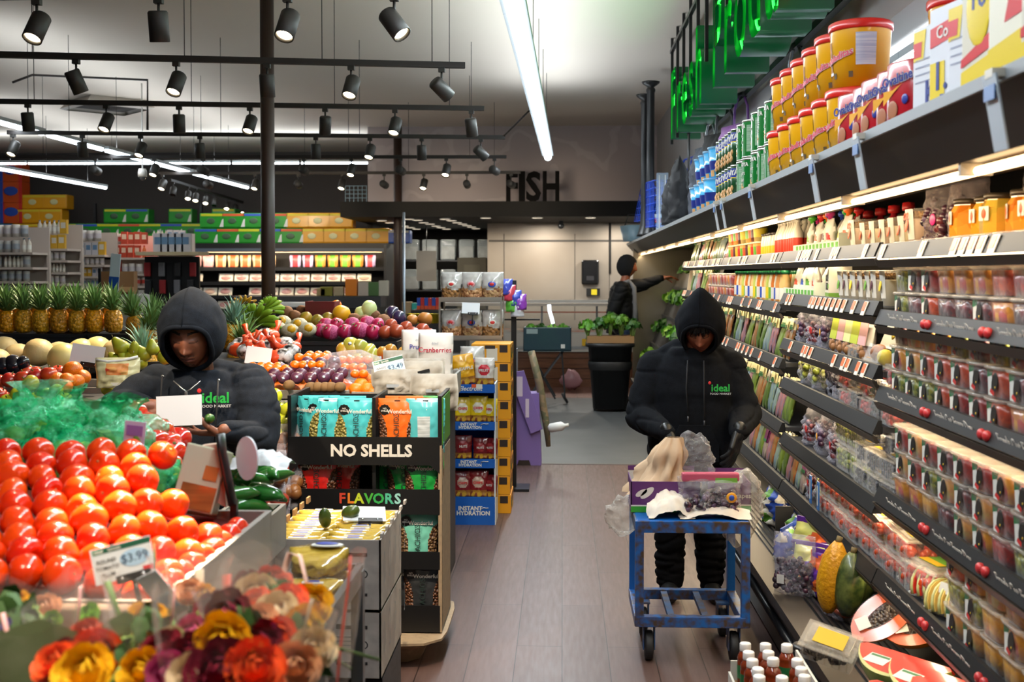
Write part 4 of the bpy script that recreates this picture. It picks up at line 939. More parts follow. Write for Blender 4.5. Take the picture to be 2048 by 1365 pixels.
for k, x, y, z, rz, s, lb in((pb1,1.17,5.28,.277,-60,1.1,'plump purple and lime vegetable bag leaning behind the black divider'),(pb2,1.14,4.86,.277,-55,.9,'white, purple and orange snack bag beside the yellow squash'),(pb1,1.12,5.06,.277,-40,.85,'shiny purple vegetable bag beside the barcode bag'),(pb3,1.18,5.72,.277,-90,.85,'blue, white and green salad bag on the deck behind the carrots'),(pb3,1.18,6.3,.277,-80,1.0,'blue and lime salad bag on the deck beside the blue cart'),(pb3,1.08,5.50,.277,-120,.75,'blue topped salad bag on the grille behind the barcode bag')):
 k.put(lb,(x,y,z),rz,sc=s)
for i, y in enumerate((4.70,5.40,5.9)):tag(obj('shelf_divider',MB().box(1.10,y-.006,.285,1.62,y+.006,.45,case_in)),f'black upright divider panel on the bottom deck, {nth(i)} from the near end','divider')
def gourd(m_,L_=.26,r=.055,seed=1,rib=0):
 b=MB(); n=14; vv=[]; ff=[]; seg=20
 for j in range(n+1):
  t_=j/n; rr=r*math.sin(math.pi*min(.98,max(.02,t_))**.85)**.5*(.85+.25*t_)
  for i in range(seg):
   a=2*math.pi*i/seg; q=rr*(1+rib*math.cos(a*8))*(1+.05*noise.noise(Vector((math.cos(a)*2,math.sin(a)*2,t_*4+seed))))
   vv.append((q*math.cos(a),q*math.sin(a),t_*L_))
 for j in range(n):
  for i in range(seg):i2=(i+1)%seg; ff.append((j*seg+i,j*seg+i2,(j+1)*seg+i2,(j+1)*seg+i))
 ff.append(tuple(reversed(range(seg)))); ff.append(tuple(n*seg+i for i in range(seg)))
 return b.add(vv,ff,m_,None,True)
stem=mat('dry stem','6a5a34',.7)
ysq=Kind('yellow_squash','squash',[('squash',gourd(mat('squash yellow','d69a10',.4,col2='b87c0c',scale=60,bump=.5,bscale=70),.27,.06)),('stem',MB().tube([(0,0,.265),(.005,0,.29)],.012,stem,8))])
gsq=Kind('green_melon','melon',[('melon',gourd(mat('melon dark green','1d3214',.35,col2='5f6a34',scale=30,contrast=.35,coat=.4),.25,.065,3,.03)),('stem',MB().tube([(0,0,.245),(.005,0,.27)],.012,stem,8))])
for k, px, py, h, lb, sc_, rz, tl in((ysq,1655,1225,0,'bumpy yellow squash standing against the dark green melons',1.05,0,8),(gsq,1692,1232,0,'dark green speckled melon between the yellow squash and the halved papaya',1.0,40,6),(gsq,1722,1205,0,'dark green melon with a bright green stem end, behind the papaya',1.0,80,4),(gsq,1775,1190,0,'dark green melon behind the papaya under the lowest shelf',.9,120,10)):
 p=at(px,py,Z=.31); k.put(lb,None,M=T(p)@RY(tl)@RZ(rz)@SC(sc_))
pap=mat('papaya skin','dc8a14',.35,coat=.3); papf=mat('papaya flesh','e05a08',.3,coat=.5); seedm=mat('papaya seeds','2a201c',.3,col2='564840',kind='cell',scale=90,bump=.8,bscale=90)
def half_papaya():
 L_, r=.30, .075; b=MB(); n=16; seg=14; vv=[]; ff=[]
 prof= lambda t_:r*(math.sin(math.pi*t_**.8)**.7 if 0<t_<1 else 0)
 for j in range(n+1):
  rr=max(.002,prof(j/n))
  for i in range(seg+1):
   a=math.pi*i/seg; vv.append((rr*math.cos(a),rr*math.sin(a),j/n*L_))
 for j in range(n):
  for i in range(seg):a=j*(seg+1)+i; ff.append((a,a+1,a+seg+2,a+seg+1))
 b.add(vv,ff,pap,None,True)
 outl=[(max(.002,prof(j/n)),j/n*L_)for j in range(n+1)]
 c=MB().add([(x,0,z)for x,z in outl]+[(-x,0,z)for x,z in reversed(outl)],[tuple(range(2*n+2))],papf)
 s_=MB().ball(seedm,.032,.008,.085,T((0,-.001,.14)),16,10)
 st=MB().box(-.05,-.0125,.03,-.005,-.0115,.075,lbw,RY(15)).lathe([(.028,0),(.001,.001)],lbw,16,T((.015,-.011,.20))@RX(90))
 fl=MB().add([(x*1.02,-.004,z)for x,z in outl]+[(-x*1.02,-.004,z)for x,z in reversed(outl)],[tuple(range(2*n+2))],clear('thin wrap','ffffff',.07,.1))
 return Kind('papaya_half','papaya',[('skin',b),('flesh',c),('seeds',s_,1),('wrap',fl),('sticker',st)])
PH=half_papaya()
p=at(1705,1275,Z=.33); PH.put('film-wrapped papaya half with white stickers, cut side facing out',None,M=T(p)@RZ(-30)@RX(-38)@RY(42)@SC(1.05))
p=at(1775,1278,Z=.34); PH.put('film-wrapped papaya half tucked behind the front papaya and the watermelon',None,M=T(p)@RZ(-28)@RX(-50)@RY(52)@SC(1.05))
def wedge():
 L_, r=.34, .15; b=MB(); n=18; g=MB(); rd_=MB()
 seg=8; vv=[]; ff=[]
 pr= lambda t_:r*max(.03,math.sin(math.pi*t_))**.6
 for j in range(n+1):
  for i in range(seg+1):
   a=math.pi*.25+math.pi*.5*i/seg; rr=pr(j/n); vv.append((j/n*L_-L_/2,rr*math.cos(a),-rr*math.sin(a)))
 for j in range(n):
  for i in range(seg):a=j*(seg+1)+i; ff.append((a,a+1,a+seg+2,a+seg+1))
 rd_.add(vv,ff,mat('melon rind','5d7a2a',.35,col2='a8b860',scale=18,coat=.4),None,True)
 for sgn in(-1,1):
  o=[(j/n*L_-L_/2,sgn*pr(j/n)*math.cos(math.pi/4),-pr(j/n)*math.sin(math.pi/4))for j in range(n+1)]
  i_=[(x,y*.88,z*.88)for x,y,z in o]
  N_=n+1
  g.add(o+i_,[(k,k+1,N_+k+1,N_+k)for k in range(n)],rind)
  b.add(i_+[(L_/2*.9,0,0),(-L_/2*.9,0,0)],[tuple(range(N_+2))],mel)
 Mx=T((0,-.055,-.055))@RX(45)
 st=MB().box(-.10,-.025,0,-.02,.03,.001,lbw,Mx).box(-.095,.015,.001,-.025,.026,.0014,lbg,Mx).lathe([(.034,0),(.001,.0012)],lbw,18,Mx@T((.065,.0,.0))@SC(1.2,.9,1)).text('ideal',.026,mat('sticker green','2f8a3a',.4),Mx@T((.065,0,.0018)),.0004,.02)
 return Kind('watermelon_wedge','watermelon',[('flesh',b),('pale_rind',g),('rind',rd_),('sticker',st)])
WW=wedge()
for px, py, rz, lb in((1815,1310,-52,'long film-wrapped watermelon wedge with two stickers, topmost of the pile'),(1880,1345,-55,'watermelon wedge lying just below the topmost one'),(1925,1385,-58,'nearest watermelon wedge with a round sticker at the lower frame edge'),(1845,1390,-50,'watermelon wedge with pale end under the nearest wedge')):
 p=at(px,py,Z=.42); WW.put(lb,None,M=T(p)@RZ(rz)@RX(-32)@SC(1.0))
ct2=clam(berry[1:],70,.17,.11,.06,.013,6,lab=lby)
p=at(1660,1330,Z=.30); ct2.put('clear box of blackberries tipped open on the black grille',None,M=T((p.x,p.y,.335))@RZ(-35)@RX(28)@RY(12)@SC(1.05))
tag(obj('round_lid',MB().lathe([(.05,0),(.052,.012),(.046,.018),(0,.018)],case_dk,20,T(at(1612,1300,Z=.275)))),'round black lid lying on the steel front edge of the case','lid')
sb=Kind('juice_bottle','bottle',[('bottle_body',MB().lathe([(.026,0),(.028,.008),(.028,.085),(.026,.09),(.028,.095),(.026,.105),(.014,.125)],mat('apple juice','7a2c12',.15,coat=.8),18)),('cap',MB().lathe([(.019,.122),(.0195,.124),(.0195,.145),(.017,.148),(0,.148)],mat('cap white','e4e0dc',.4),20)),('label',MB().lathe([(.0285,.03),(.0285,.075)],lbg,18,caps=False))])
z0=.235
bxm=mat('printed carton','cfcac0',.5); n_=0
cr_=thing('bottle_crate','open cardboard crate of small juice bottles on the floor by the case','crate',(.70,3.55,0))
obj('crate_wall',MB().box(-.12,-.42,.0,-.112,.42,.26,bxm),cr_); obj('crate_wall',MB().box(.112,-.42,.0,.12,.42,.34,bxm),cr_); obj('crate_wall',MB().box(-.112,.412,0,.112,.42,.3,bxm),cr_); obj('crate_floor',MB().box(-.112,-.412,0,.112,.412,.233,mat('card brown','8a6a48',.7)),cr_)
for i in range(9):
 for j in range(3):
  if(i+j*2)%7==5:continue
  sb.put(f'small brown juice bottle with a white cap in the floor crate, {nth(i)} row, {nth(j)} from the aisle',(.62+j*.072,3.90-i*.075,z0),0,'white-capped juice bottles',M=T((.625+j*.072+U(-.006,.006),3.90-i*.078+U(-.006,.006),z0))@RX(U(-3,3)))
leafm=[mat('parsley green','3f7a1c',.5,col2='6aa028',scale=9,vary=.3),mat('kale green','2c5a1c',.5,vary=.3),mat('lettuce green','7fae38',.45,vary=.3)]
def leafy(m_,r=.12,n=70,seed=1,stemc=None):
 g=random.Random(seed); b=MB()
 for k in range(n):
  th=g.uniform(0,2*math.pi); ph=g.uniform(0,1.25); rr=r*g.uniform(.65,1)
  c=Vector((math.sin(ph)*math.cos(th),math.sin(ph)*math.sin(th),math.cos(ph)))*rr
  s_=r*g.uniform(.16,.3); Mx=T(c)@RZ(math.degrees(th))@RY(g.uniform(20,110))@RX(g.uniform(-50,50))
  b.add([(-s_,-s_*.6,0),(0,-s_,.02*s_),(s_,-s_*.5,0),(s_*.9,s_*.6,.2*s_),(0,s_,0),(-s_*.9,s_*.5,.25*s_),(0,0,s_*.35)],[(0,1,6),(1,2,6),(2,3,6),(3,4,6),(4,5,6),(5,0,6)],m_,Mx,True)
 ps=[('leaves',b)]
 st_=MB()
 for k in range(7):st_.tube([(g.uniform(-.02,.02),g.uniform(-.02,.02),-r*.9),(g.uniform(-.05,.05),g.uniform(-.05,.05),r*.5)],.006,mat('green stem','7a9a4a',.5),5)
 ps.append(('stems',st_)); return Kind('leafy_greens','greens',ps)
LG=[leafy(leafm[i%3],.13,80,i)for i in range(5)]
k_=0
for i in range(9):
 for j in range(4):
  y=11.3+i*.42; LG[(i+j*2)%5].put(f'bunch of leafy greens on the slanted far rack, {nth(j)} tier up, {nth(i)} from the packed shelves',(1.12+j*.16+U(-.03,.03),y+U(-.08,.08),.55+j*.36),U(0,360),'bunches of leafy greens',sc=U(.9,1.25))
  k_+=1
rk=MB(); xz_prism(rk,[(1.0,.28),(1.58,1.78),(1.62,1.78),(1.62,.28)],10.95,15.0,case_in)
for j in range(4):rk.box(1.0+j*.15,10.95,.36+j*.36,1.3+j*.16,15.0,.40+j*.36,case_gr)
cpart('greens_rack',rk)
t=thing('produce_sign','tall pale printed board standing between the greens and the packed shelves','sign',(1.02,10.93,.35))
bd=MB().add([(0,0,0),(.05,0,0),(.30,0,1.35),(.20,0,1.35),(0,.02,0),(.05,.02,0),(.30,.02,1.35),(.20,.02,1.35)],[(0,1,2,3),(7,6,5,4),(0,3,7,4),(1,5,6,2),(3,2,6,7)],mat('board beige','b8a890',.6))
obj('board',bd,t); obj('print',MB().box(.08,-.003,.55,.17,0,.72,mat('print green','2f7a55',.5)),t)
# ======================= people =======================
def blend(mb,voxel,smooth=4,name='body',fold=0,fscale=9,mats=None,pick=None,fdir=None,hollow=False):
 """fuse overlapping solids into one continuous skin"""
 me=mb.mesh(name); o=bpy.data.objects.new(name,me); COL.objects.link(o)
 md=o.modifiers.new('r','REMESH'); md.mode='VOXEL'; md.voxel_size=voxel; md.use_smooth_shade=True
 if smooth:ms=o.modifiers.new('s','SMOOTH'); ms.iterations=smooth; ms.factor=.5
 dg=bpy.context.evaluated_depsgraph_get(); me2=bpy.data.meshes.new_from_object(o.evaluated_get(dg))
 bpy.data.objects.remove(o); bpy.data.meshes.remove(me)
 if fold:
  ns=[v.normal.copy()for v in me2.vertices]
  for v, n in zip(me2.vertices,ns):
   p=v.co
   f=fold(p)if callable(fold)else fold
   if not f:continue
   q=Vector((p.x*fscale,p.y*fscale,p.z*fscale*1.7))
   q2=Vector((q.x*.55,q.y*.55,q.z*1.25))
   v.co=p+n*f*(.45*noise.noise(q*.8)-.85*(1-min(1,abs(noise.noise(q2))*3.2))**2+.22*noise.noise(q*2.6))
 me2.materials.clear()
 for m in mats:me2.materials.append(m)
 if pick:
  idx=[pick(p.center)for p in me2.polygons]; me2.polygons.foreach_set('material_index',idx)
 else:me2.polygons.foreach_set('material_index',[0]*len(me2.polygons))
 smooth_all(me2); me2.name=name
 return me2
def cap(mb,pts,rr,m,seg=14):
 """a limb: a tapering chain of round solids"""
 pts=[Vector(p)for p in pts]
 for i in range(len(pts)-1):
  a, b=pts[i], pts[i+1]; ra, rb=rr[i], rr[i+1]; n=max(2,int((b-a).length/.012)if ra<.02 else int((b-a).length/.03))
  d=(b-a); L_=d.length
  if L_<1e-5:continue
  q=d.to_track_quat('Z','Y').to_matrix().to_4x4()
  pr=[(ra*math.cos(t),ra*math.sin(t))for t in(-1.45,-1.1,-.7,-.35)]+[(ra,0),(rb,L_)]+[(rb*math.cos(t),L_+rb*math.sin(t))for t in(.35,.7,1.1,1.45)]
  mb.lathe(pr,m,seg,T(a)@q)
 return mb
def rings(mb,sec,m,seg=28):
 """torso: stack of oval sections (centre, half width, half depth)"""
 vv=[]; ff=[]
 for c, a, b in sec:
  for i in range(seg):
   t=2*math.pi*i/seg; ct, st=math.cos(t), math.sin(t)
   k=(abs(ct)**2.5+abs(st)**2.5)**(-1/2.5)
   vv.append((c[0]+a*k*ct,c[1]+b*k*st,c[2]))
 for j in range(len(sec)-1):
  for i in range(seg):i2=(i+1)%seg; ff.append((j*seg+i,j*seg+i2,(j+1)*seg+i2,(j+1)*seg+i))
 ff.append(tuple(reversed(range(seg)))); ff.append(tuple((len(sec)-1)*seg+i for i in range(seg)))
 return mb.add(vv,ff,m,None,True)
def gs(x,s):return math.exp(-(x/s)**2)
def head_shape(mb,m,M,seg=110,rg=96):
 vv=[]; ff=[]
 def warp(d):
  x, y, z=d.x*.076, d.y*.096, d.z*.120
  lo=max(0,-z/.12)
  x*=1-.34*lo**1.7;
  if z<0:y*=1-.10*lo
  if y>0:y*=1.06
  if y<0:
   fr_=min(1,-y/.04)
   def g(cx,cz,sx,sz,a):return a*(gs(x-cx,sx)*gs(z-cz,sz))
   dd=0
   t_=(.036-z)/.066
   if-.1<t_<1.25:dd+=.023*max(0,min(1,t_))**1.1*gs(x,.0105+.003*max(0,t_))*(1 if t_<1 else max(0,1-(t_-1)*5))
   dd+=.010*gs(x,.009)*gs(z+.023,.010)
   ax=abs(x)
   def s2(cx,cz,sx,sz,a):return a*gs(ax-cx,sx)*gs(z-cz,sz)
   dd+=s2(.0145,-.028,.0065,.008,.0085)+s2(.031,.024,.017,.011,-.0125)+s2(.031,.019,.0125,.0085,.0085)+s2(.030,.041,.021,.006,.0055)
   dd+=s2(.045,-.006,.018,.016,.005)+s2(.026,-.045,.012,.018,-.003)
   dd+=g(0,-.0565,.021,.0045,.0062)+g(0,-.070,.018,.0058,.0082)+g(0,-.0632,.024,.0018,-.0055)+g(0,-.044,.004,.007,-.0016)
   dd+=g(0,-.082,.02,.005,-.003)+g(0,-.100,.019,.012,.0085)
   dd+=g(0,.016,.03,.02,.002)
   y-=dd*fr_
  return Vector((x,y,z))
 vv.append(warp(Vector((0,0,-1))))
 for j in range(1,rg):
  t=math.pi*j/rg
  for i in range(seg):
   a=2*math.pi*i/seg
   a2=a-.35*math.sin(a+math.pi/2)*0
   vv.append(warp(Vector((math.sin(t)*math.cos(a2),math.sin(t)*math.sin(a2),-math.cos(t)))))
 vv.append(warp(Vector((0,0,1)))); top=len(vv)-1
 for i in range(seg):ff.append((0,1+(i+1)%seg,1+i)); ff.append((top,1+(rg-2)*seg+i,1+(rg-2)*seg+(i+1)%seg))
 for j in range(rg-2):
  for i in range(seg):i2=(i+1)%seg; a=1+j*seg; ff.append((a+i,a+i2,a+seg+i2,a+seg+i))
 mb.add(vv,ff,m,M,True)
 for sx in(-1,1):
  mb.lathe([(.001,-.006),(.020,-.004),(.024,.002),(.020,.008),(.001,.006)],m,14,M@T((sx*.073,.012,.0))@RZ(sx*8)@RY(sx*82)@SC(1.35,.75,1))
SK_BROW, SK_LIP, SK_LASH, SK_STUB=1, 2, 3, 4
def face_pick(M,stubble=True):
 inv=M.inverted()
 def pick(c):
  p=inv@c
  if abs(p.x)>.08 or abs(p.z)>.13 or p.y>-.03:return 0
  ax=abs(p.x)
  bz=.041+.006*math.sin(min(1,max(0,(ax-.012)/.04))*2.6)
  if .012<ax<.052 and abs(p.z-bz)<.0042*(1.25-(ax-.012)/.05):return SK_BROW
  lz=.0125-.0035*(1-((ax-.031)/.0155)**2)
  if abs(ax-.031)<.0155 and abs(p.z-lz)<.0017:return SK_LASH
  if(p.x/.0235)**2+((p.z+.0635)/.0125)**2<1:
   return SK_LASH if abs(p.z+.0632)<.0011 else SK_LIP
  if stubble and abs(p.z+.0475)<.0042 and ax<.026 and ax>.004:return SK_STUB
  if stubble and(p.x/.018)**2+((p.z+.095)/.011)**2<1:return SK_STUB
  return 0
 return pick
def hand(mb,wrist,F,N,side,m,curl=(.4,.5,.5,.6),spread=.05,thumb=(.6,.4),sc=1.0,fat=1.0):
 """five fingers on a palm; F fingers, N palm side, side +1 or -1 picks where the thumb is"""
 F=Vector(F).normalized(); N=Vector(N); N=(N-F*N.dot(F)).normalized(); Sd=F.cross(N)*side
 W=Vector(wrist); k=sc
 offs=(.027,.009,-.009,-.026); L1=(.040,.045,.041,.032); L2=(.026,.030,.028,.021); L3=(.021,.022,.021,.018); mc=(.088,.092,.088,.080)
 cap(mb,[W-F*.03*k,W+F*.012*k],[.024*k*fat,.024*k*fat],m)
 for i in range(4):
  b0=W+Sd*offs[i]*.55*k; b1=W+(F*mc[i]+Sd*offs[i])*k
  cap(mb,[b0,b1],[.0155*k*fat,.0125*k*fat],m,10)
  dirn=(F+Sd*(1.5-i)*spread).normalized(); ang=0; p=b1; pts=[p]
  for L_ in(L1[i],L2[i],L3[i]):
   ang+=curl[i]; d=dirn*math.cos(ang)+N*math.sin(ang); p=p+d*L_*k; pts.append(p)
  r0=(.0098,.0100,.0095,.0084)[i]*k*fat
  cap(mb,pts,[r0,r0*.95,r0*.88,r0*.76],m,10)
 t0=W+(F*.018+Sd*.020)*k; d1=(F*.62+Sd*.70+N*thumb[0]*.6).normalized(); t1=t0+d1*.046*k
 d2=(F*.85+Sd*.35+N*thumb[0]).normalized(); t2=t1+d2*.034*k
 d3=(F*.95+Sd*.05+N*(thumb[0]+thumb[1])).normalized(); t3=t2+d3*.028*k
 cap(mb,[t0,t1,t2,t3],[.017*k*fat,.0135*k*fat,.0115*k*fat,.009*k*fat],m,10)
 return mb
def skin_mats(tag_,c,c2,lip):
 return[mat('skin '+tag_,c,.5,col2=c2,scale=14,subs=.12,bump=.04,bscale=180),mat('eyebrow '+tag_,'1c1310',.8),mat('lips '+tag_,lip,.45),mat('lashes '+tag_,'150e0c',.7),mat('stubble '+tag_,c2,.7,col2='2c1c16',scale=160,contrast=.5)]
hood_m=mat('hoodie fabric black','0e0f12',.95,col2='14161b',scale=60,bump=.25,bscale=400,spec=.12)
hood_n=mat('hoodie fabric navy black','12161d',.95,col2='1a202a',scale=50,bump=.25,bscale=400,spec=.15)
pants_m=mat('trouser fabric','0a0a0d',.9,spec=.1); shoe_m=mat('shoe black','0d0d0f',.5); cordm=mat('drawcord','17181c',.8); metal_m=mat('zip metal','b9bcc0',.25,.9)
logo_g=mat('logo green','18a03c',.6); logo_r=mat('logo red','d0282c',.6); logo_w=mat('logo white','c9c9cb',.6)
def hood(m,M,peak=.0,rim=.010,top=30,side=45,bot=70,rx=.130,ry=.150,rz=.152,seg=48,rg=26):
 mb=MB(); vv=[]; ff=[]
 for sh in(0,1):
  for j in range(rg+1):
   for i in range(seg):
    ph=2*math.pi*i/seg; s_=math.sin(ph)
    th0=side+(top-side)*max(0,s_)**1.5+(bot-side)*max(0,-s_)**1.3
    th=R(th0+(180-th0)*(j/rg))
    d=Vector((math.sin(th)*math.cos(ph),-math.cos(th),math.sin(th)*s_))
    k=1-sh*.07
    p=Vector((d.x*rx*k,d.y*ry*k+.026,d.z*rz*k+.012))
    pk=max(0,d.z)**4*peak; p.z+=pk; p.x*=1-.35*max(0,d.z)**4*(peak/.05 if peak else 0)
    p+=d*.006*noise.noise(p*22)*(1-sh)
    if j==0 and sh==0:p+=Vector((0,-.006,0))
    vv.append(p)
 o=(rg+1)*seg
 for sh in(0,1):
  for j in range(rg):
   for i in range(seg):
    i2=(i+1)%seg; q=(sh*o+j*seg+i,sh*o+(j+1)*seg+i,sh*o+(j+1)*seg+i2,sh*o+j*seg+i2)
    ff.append(q if sh==0 else q[::-1])
 for i in range(seg):i2=(i+1)%seg; ff.append((i,i2,o+i2,o+i))
 mb.add(vv,ff,m,M,True)
 e=[(vv[i]+vv[o+i])/2 for i in range(seg)]
 mb.tube(e,rim,m,8,M,closed=True)
 sm=[vv[j*seg+seg//4]for j in range(0,rg,2)]
 mb.tube([p*1.004 for p in sm],.0022,m,5,M)
 return mb
def logo(M,parent,s=1.0):
 o=obj('chest_logo',MB().text('ideal',.062*s,logo_g,M,.0008,.02).ball(logo_r,.009*s,.010*s,.0015,M@T((-.066*s,.032*s,.001)),12,6),parent)
 obj('logo_lettering',MB().text('FOOD MARKET',.0165*s,logo_w,M@T((0,-.034*s,0))@SC(1.12,1,1),.0008,0),o)
# ---- the man with the blue cart ----
P1=Vector((.655,5.82,0))
man1=thing('person','person in a black hoodie, hood up and head bowed, black gloves, sorting bags on the blue cart','person',P1)
Mh1=T((.035,-.095,1.372))@RZ(-10)@RX(31)
body=MB(); D0=_M['hoodie fabric black']
head_shape(body,D0,Mh1)
cap(body,[(.02,-.05,1.32),(.01,0,1.18)],[.055,.06],D0)
rings(body,[((0,0,.66),.15,.10),((0,0,.95),.16,.11),((0,0,1.12),.16,.09),((0,0,1.2),.10,.06)],D0)
Lsh, Lel, Lwr=Vector((-.185,.01,1.185)), Vector((-.262,-.07,.93)), Vector((-.155,-.38,.885))
Rsh, Rel, Rwr=Vector((.195,.01,1.185)), Vector((.27,-.06,.94)), Vector((.185,-.36,.89))
for a, b, c in((Lsh,Lel,Lwr),(Rsh,Rel,Rwr)):cap(body,[a,b,c],[.05,.042,.028],D0)
for sx in(-1,1):cap(body,[(sx*.085,0,.70),(sx*.095,-.02,.42),(sx*.10,.01,.09)],[.085,.06,.04],D0)
me=blend(body,.0036,3,'body',mats=skin_mats('tan','8f5238','7a4230','7d4438'),pick=face_pick(Mh1,False))
obj('body',me,man1)
hd=MB()
rings(hd,[((0,.0,.69),.205,.145),((0,0,.74),.225,.165),((0,-.01,.90),.215,.155),((0,-.01,1.06),.225,.150),((0,0,1.17),.215,.13),((0,.0,1.235),.15,.10),((.0,-.01,1.28),.10,.09)],D0)
for a, b, c in((Lsh,Lel,Lwr),(Rsh,Rel,Rwr)):
 cap(hd,[a+Vector((0,0,-.01)),(a+b)/2,b,b*.45+c*.55,c-(c-b).normalized()*-.0],[.088,.086,.080,.064,.043],D0,20)
 cap(hd,[b*.3+c*.7,b*.12+c*.88],[.060,.052],D0,18)
cap(hd,[(-.13,.02,1.235),(-.06,.05,1.265),(.02,.07,1.27),(.08,.05,1.265),(.14,.02,1.235)],[.05,.055,.06,.055,.05],D0)
rings(hd,[((.01,-.01,1.17),.13,.11),((.02,-.02,1.225),.11,.105),((.02,.0,1.262),.09,.08)],D0)
me=blend(hd,.0075,6,'hoodie',fold=lambda p:(.010 if abs(p.x)>.19 else .004)if p.z<1.18 else .003,fscale=6.5,mats=[hood_m])
ho=obj('hoodie',me,man1,None)
obj('hood',hood(hood_m,Mh1,peak=.055,top=30,side=43,bot=62,rx=.126),man1)
obj('pocket',MB().add([(-.12,-.178,.72),(.12,-.178,.72),(.12,-.178,.80),(.075,-.176,.90),(-.075,-.176,.90),(-.12,-.178,.80),(-.12,-.15,.72),(.12,-.15,.72),(.12,-.15,.80),(.075,-.14,.90),(-.075,-.14,.90),(-.12,-.15,.80)],[(0,1,2,3,4,5),(3,9,10,4),(2,8,9,3),(4,10,11,5),(1,7,8,2),(5,11,6,0)],hood_m),ho)
for x, z0_, z1_ in((-.035,1.22,.945),(.045,1.22,.925)):
 obj('drawstring',MB().tube([(x,-.155,z0_),(x*1.1-.005,-.175,(z0_+z1_)/2),(x*1.0,-.182,z1_)],.0035,cordm,6).tube([(x,-.184,z1_),(x,-.184,z1_-.025)],.0045,mat('cord tip','3a3b40',.4),6),ho)
logo(T((.125,-.178,1.085))@RX(-3)@RZ(4)@FACE_CAM,ho,.82)
pt=MB()
for sx in(-1,1):
 x=sx*.095
 cap(pt,[(x*.95,0,.72),(x*1.02,-.02,.46),(x*1.08,.0,.26),(x*1.1,.01,.13),(x*1.1,.0,.085)],[.108,.095,.082,.078,.070],D0,20)
rings(pt,[((0,0,.62),.17,.12),((0,0,.80),.18,.13)],D0)
obj('trousers',blend(pt,.009,5,'trousers',fold=lambda p:.02 if p.z<.35 else .010,fscale=10,mats=[pants_m]),man1)
for sx in(-1,1):
 s_=MB(); cap(s_,[(sx*.105,.06,.045),(sx*.11,-.05,.045),(sx*.115,-.14,.035)],[.042,.045,.036],D0,14)
 obj('shoe',blend(s_,.007,3,'shoe',mats=[shoe_m]),man1)
glove=mat('nitrile glove','101113',.35)
for nm, w_, F, N, sd in(('glove',Lwr,(.30,-.30,-.88),(.6,.5,.1),-1),('glove',Rwr,(-.25,-.25,-.9),(-.6,.5,.1),1)):
 g_=MB(); d=(w_-(Lel if w_ is Lwr else Rel)).normalized()
 cap(g_,[w_-d*.06,w_+d*.0],[.036,.034],D0)
 hand(g_,w_+d*.01,F,N,sd,D0,curl=(.18,.26,.3,.36),spread=.05,thumb=(.45,.2),sc=.98,fat=1.32)
 obj(nm,blend(g_,.0032,2,nm,mats=[glove]),man1)
hr=MB(); hm=mat('hair black','0b0a0b',.45,bump=.5,bscale=120)
g=random.Random(5)
for k in range(150):
 x=g.uniform(-.066,.066); z=.085+g.uniform(-.01,.025)
 y0=-.096*math.sqrt(max(.05,1-(x/.082)**2-(z/.135)**2))-.004
 ln=g.uniform(.045,.068)*(1-abs(x)*3); sw=g.uniform(-.015,.012)+x*.25
 hr.tube([(x*.8,y0*.55,z+.03),(x,y0-.004,z),(x+sw*.5,y0-.020,z-ln*.55),(x+sw,y0-.021,z-ln)],[.004,.0055,.004,.0012],hm,5,Mh1)
hr.ball(hm,.082,.10,.078,Mh1@T((0,.005,.052)),24,14)
obj('hair',hr,man1)
# ---- the man with the white card ----
P2=Vector((-1.45,4.5,0))
man2=thing('person','person in a black zip hoodie with hood up, reading a blank white card behind the tomatoes','person',P2)
Mh2=T((-.005,-.105,1.405))@RZ(4)@RX(19)@SC(1.04)
body=MB(); head_shape(body,D0,Mh2)
cap(body,[(0,-.04,1.33),(0,0,1.16)],[.056,.062],D0)
rings(body,[((0,0,.66),.15,.10),((0,0,.95),.16,.11),((0,0,1.12),.16,.09),((0,0,1.2),.10,.06)],D0)
Lsh, Lel, Lwr=Vector((-.185,.01,1.20)), Vector((-.285,-.13,1.13)), Vector((-.085,-.365,1.160))
Rsh, Rel, Rwr=Vector((.20,.01,1.20)), Vector((.245,-.10,.985)), Vector((.205,-.36,1.072))
for a, b, c in((Lsh,Lel,Lwr),(Rsh,Rel,Rwr)):cap(body,[a,b,c],[.045,.042,.027],D0)
for sx in(-1,1):cap(body,[(sx*.085,0,.70),(sx*.095,-.02,.42),(sx*.10,.01,.09)],[.085,.06,.04],D0)
hand(body,Lwr+Vector((.0,.0,0)),(.95,.10,-.16),(.05,.9,-.45),-1,D0,curl=(.10,.2,.3,.4),thumb=(.05,.0),spread=.04,sc=.95)
hand(body,Rwr+Vector((-.01,.01,-.012)),(-.96,.10,-.02),(.0,.15,1),-1,D0,curl=(.08,.12,.16,.22),thumb=(.95,.3),spread=.04,sc=.92)
me=blend(body,.0034,2,'body',mats=skin_mats('brown','84513a','6c4030','7a4a42'),pick=face_pick(Mh2))
obj('body',me,man2)
hd=MB()
rings(hd,[((0,.0,.66),.19,.14),((0,0,.80),.205,.15),((0,-.01,.95),.215,.15),((0,-.005,1.08),.225,.145),((0,0,1.16),.215,.125),((0,.0,1.22),.15,.10),((0,.0,1.27),.11,.10)],D0)
cap(hd,[Lsh,(Lsh+Lel)/2,Lel,(Lel+Lwr)/2,Lwr*.9+Lel*.1],[.088,.085,.074,.060,.044],D0,20)
cap(hd,[Rsh,(Rsh+Rel)/2+Vector((.02,0,0)),Rel+Vector((.01,0,0)),(Rel+Rwr)/2,Rwr*.92+Rel*.08],[.092,.095,.085,.066,.046],D0,20)
rings(hd,[((0,-.01,1.15),.16,.125),((0,-.015,1.215),.125,.115),((0,.0,1.262),.10,.085)],D0)
rings(hd,[((0,.03,1.10),.22,.10),((0,.03,1.20),.19,.09),((0,.04,1.25),.12,.07)],D0)
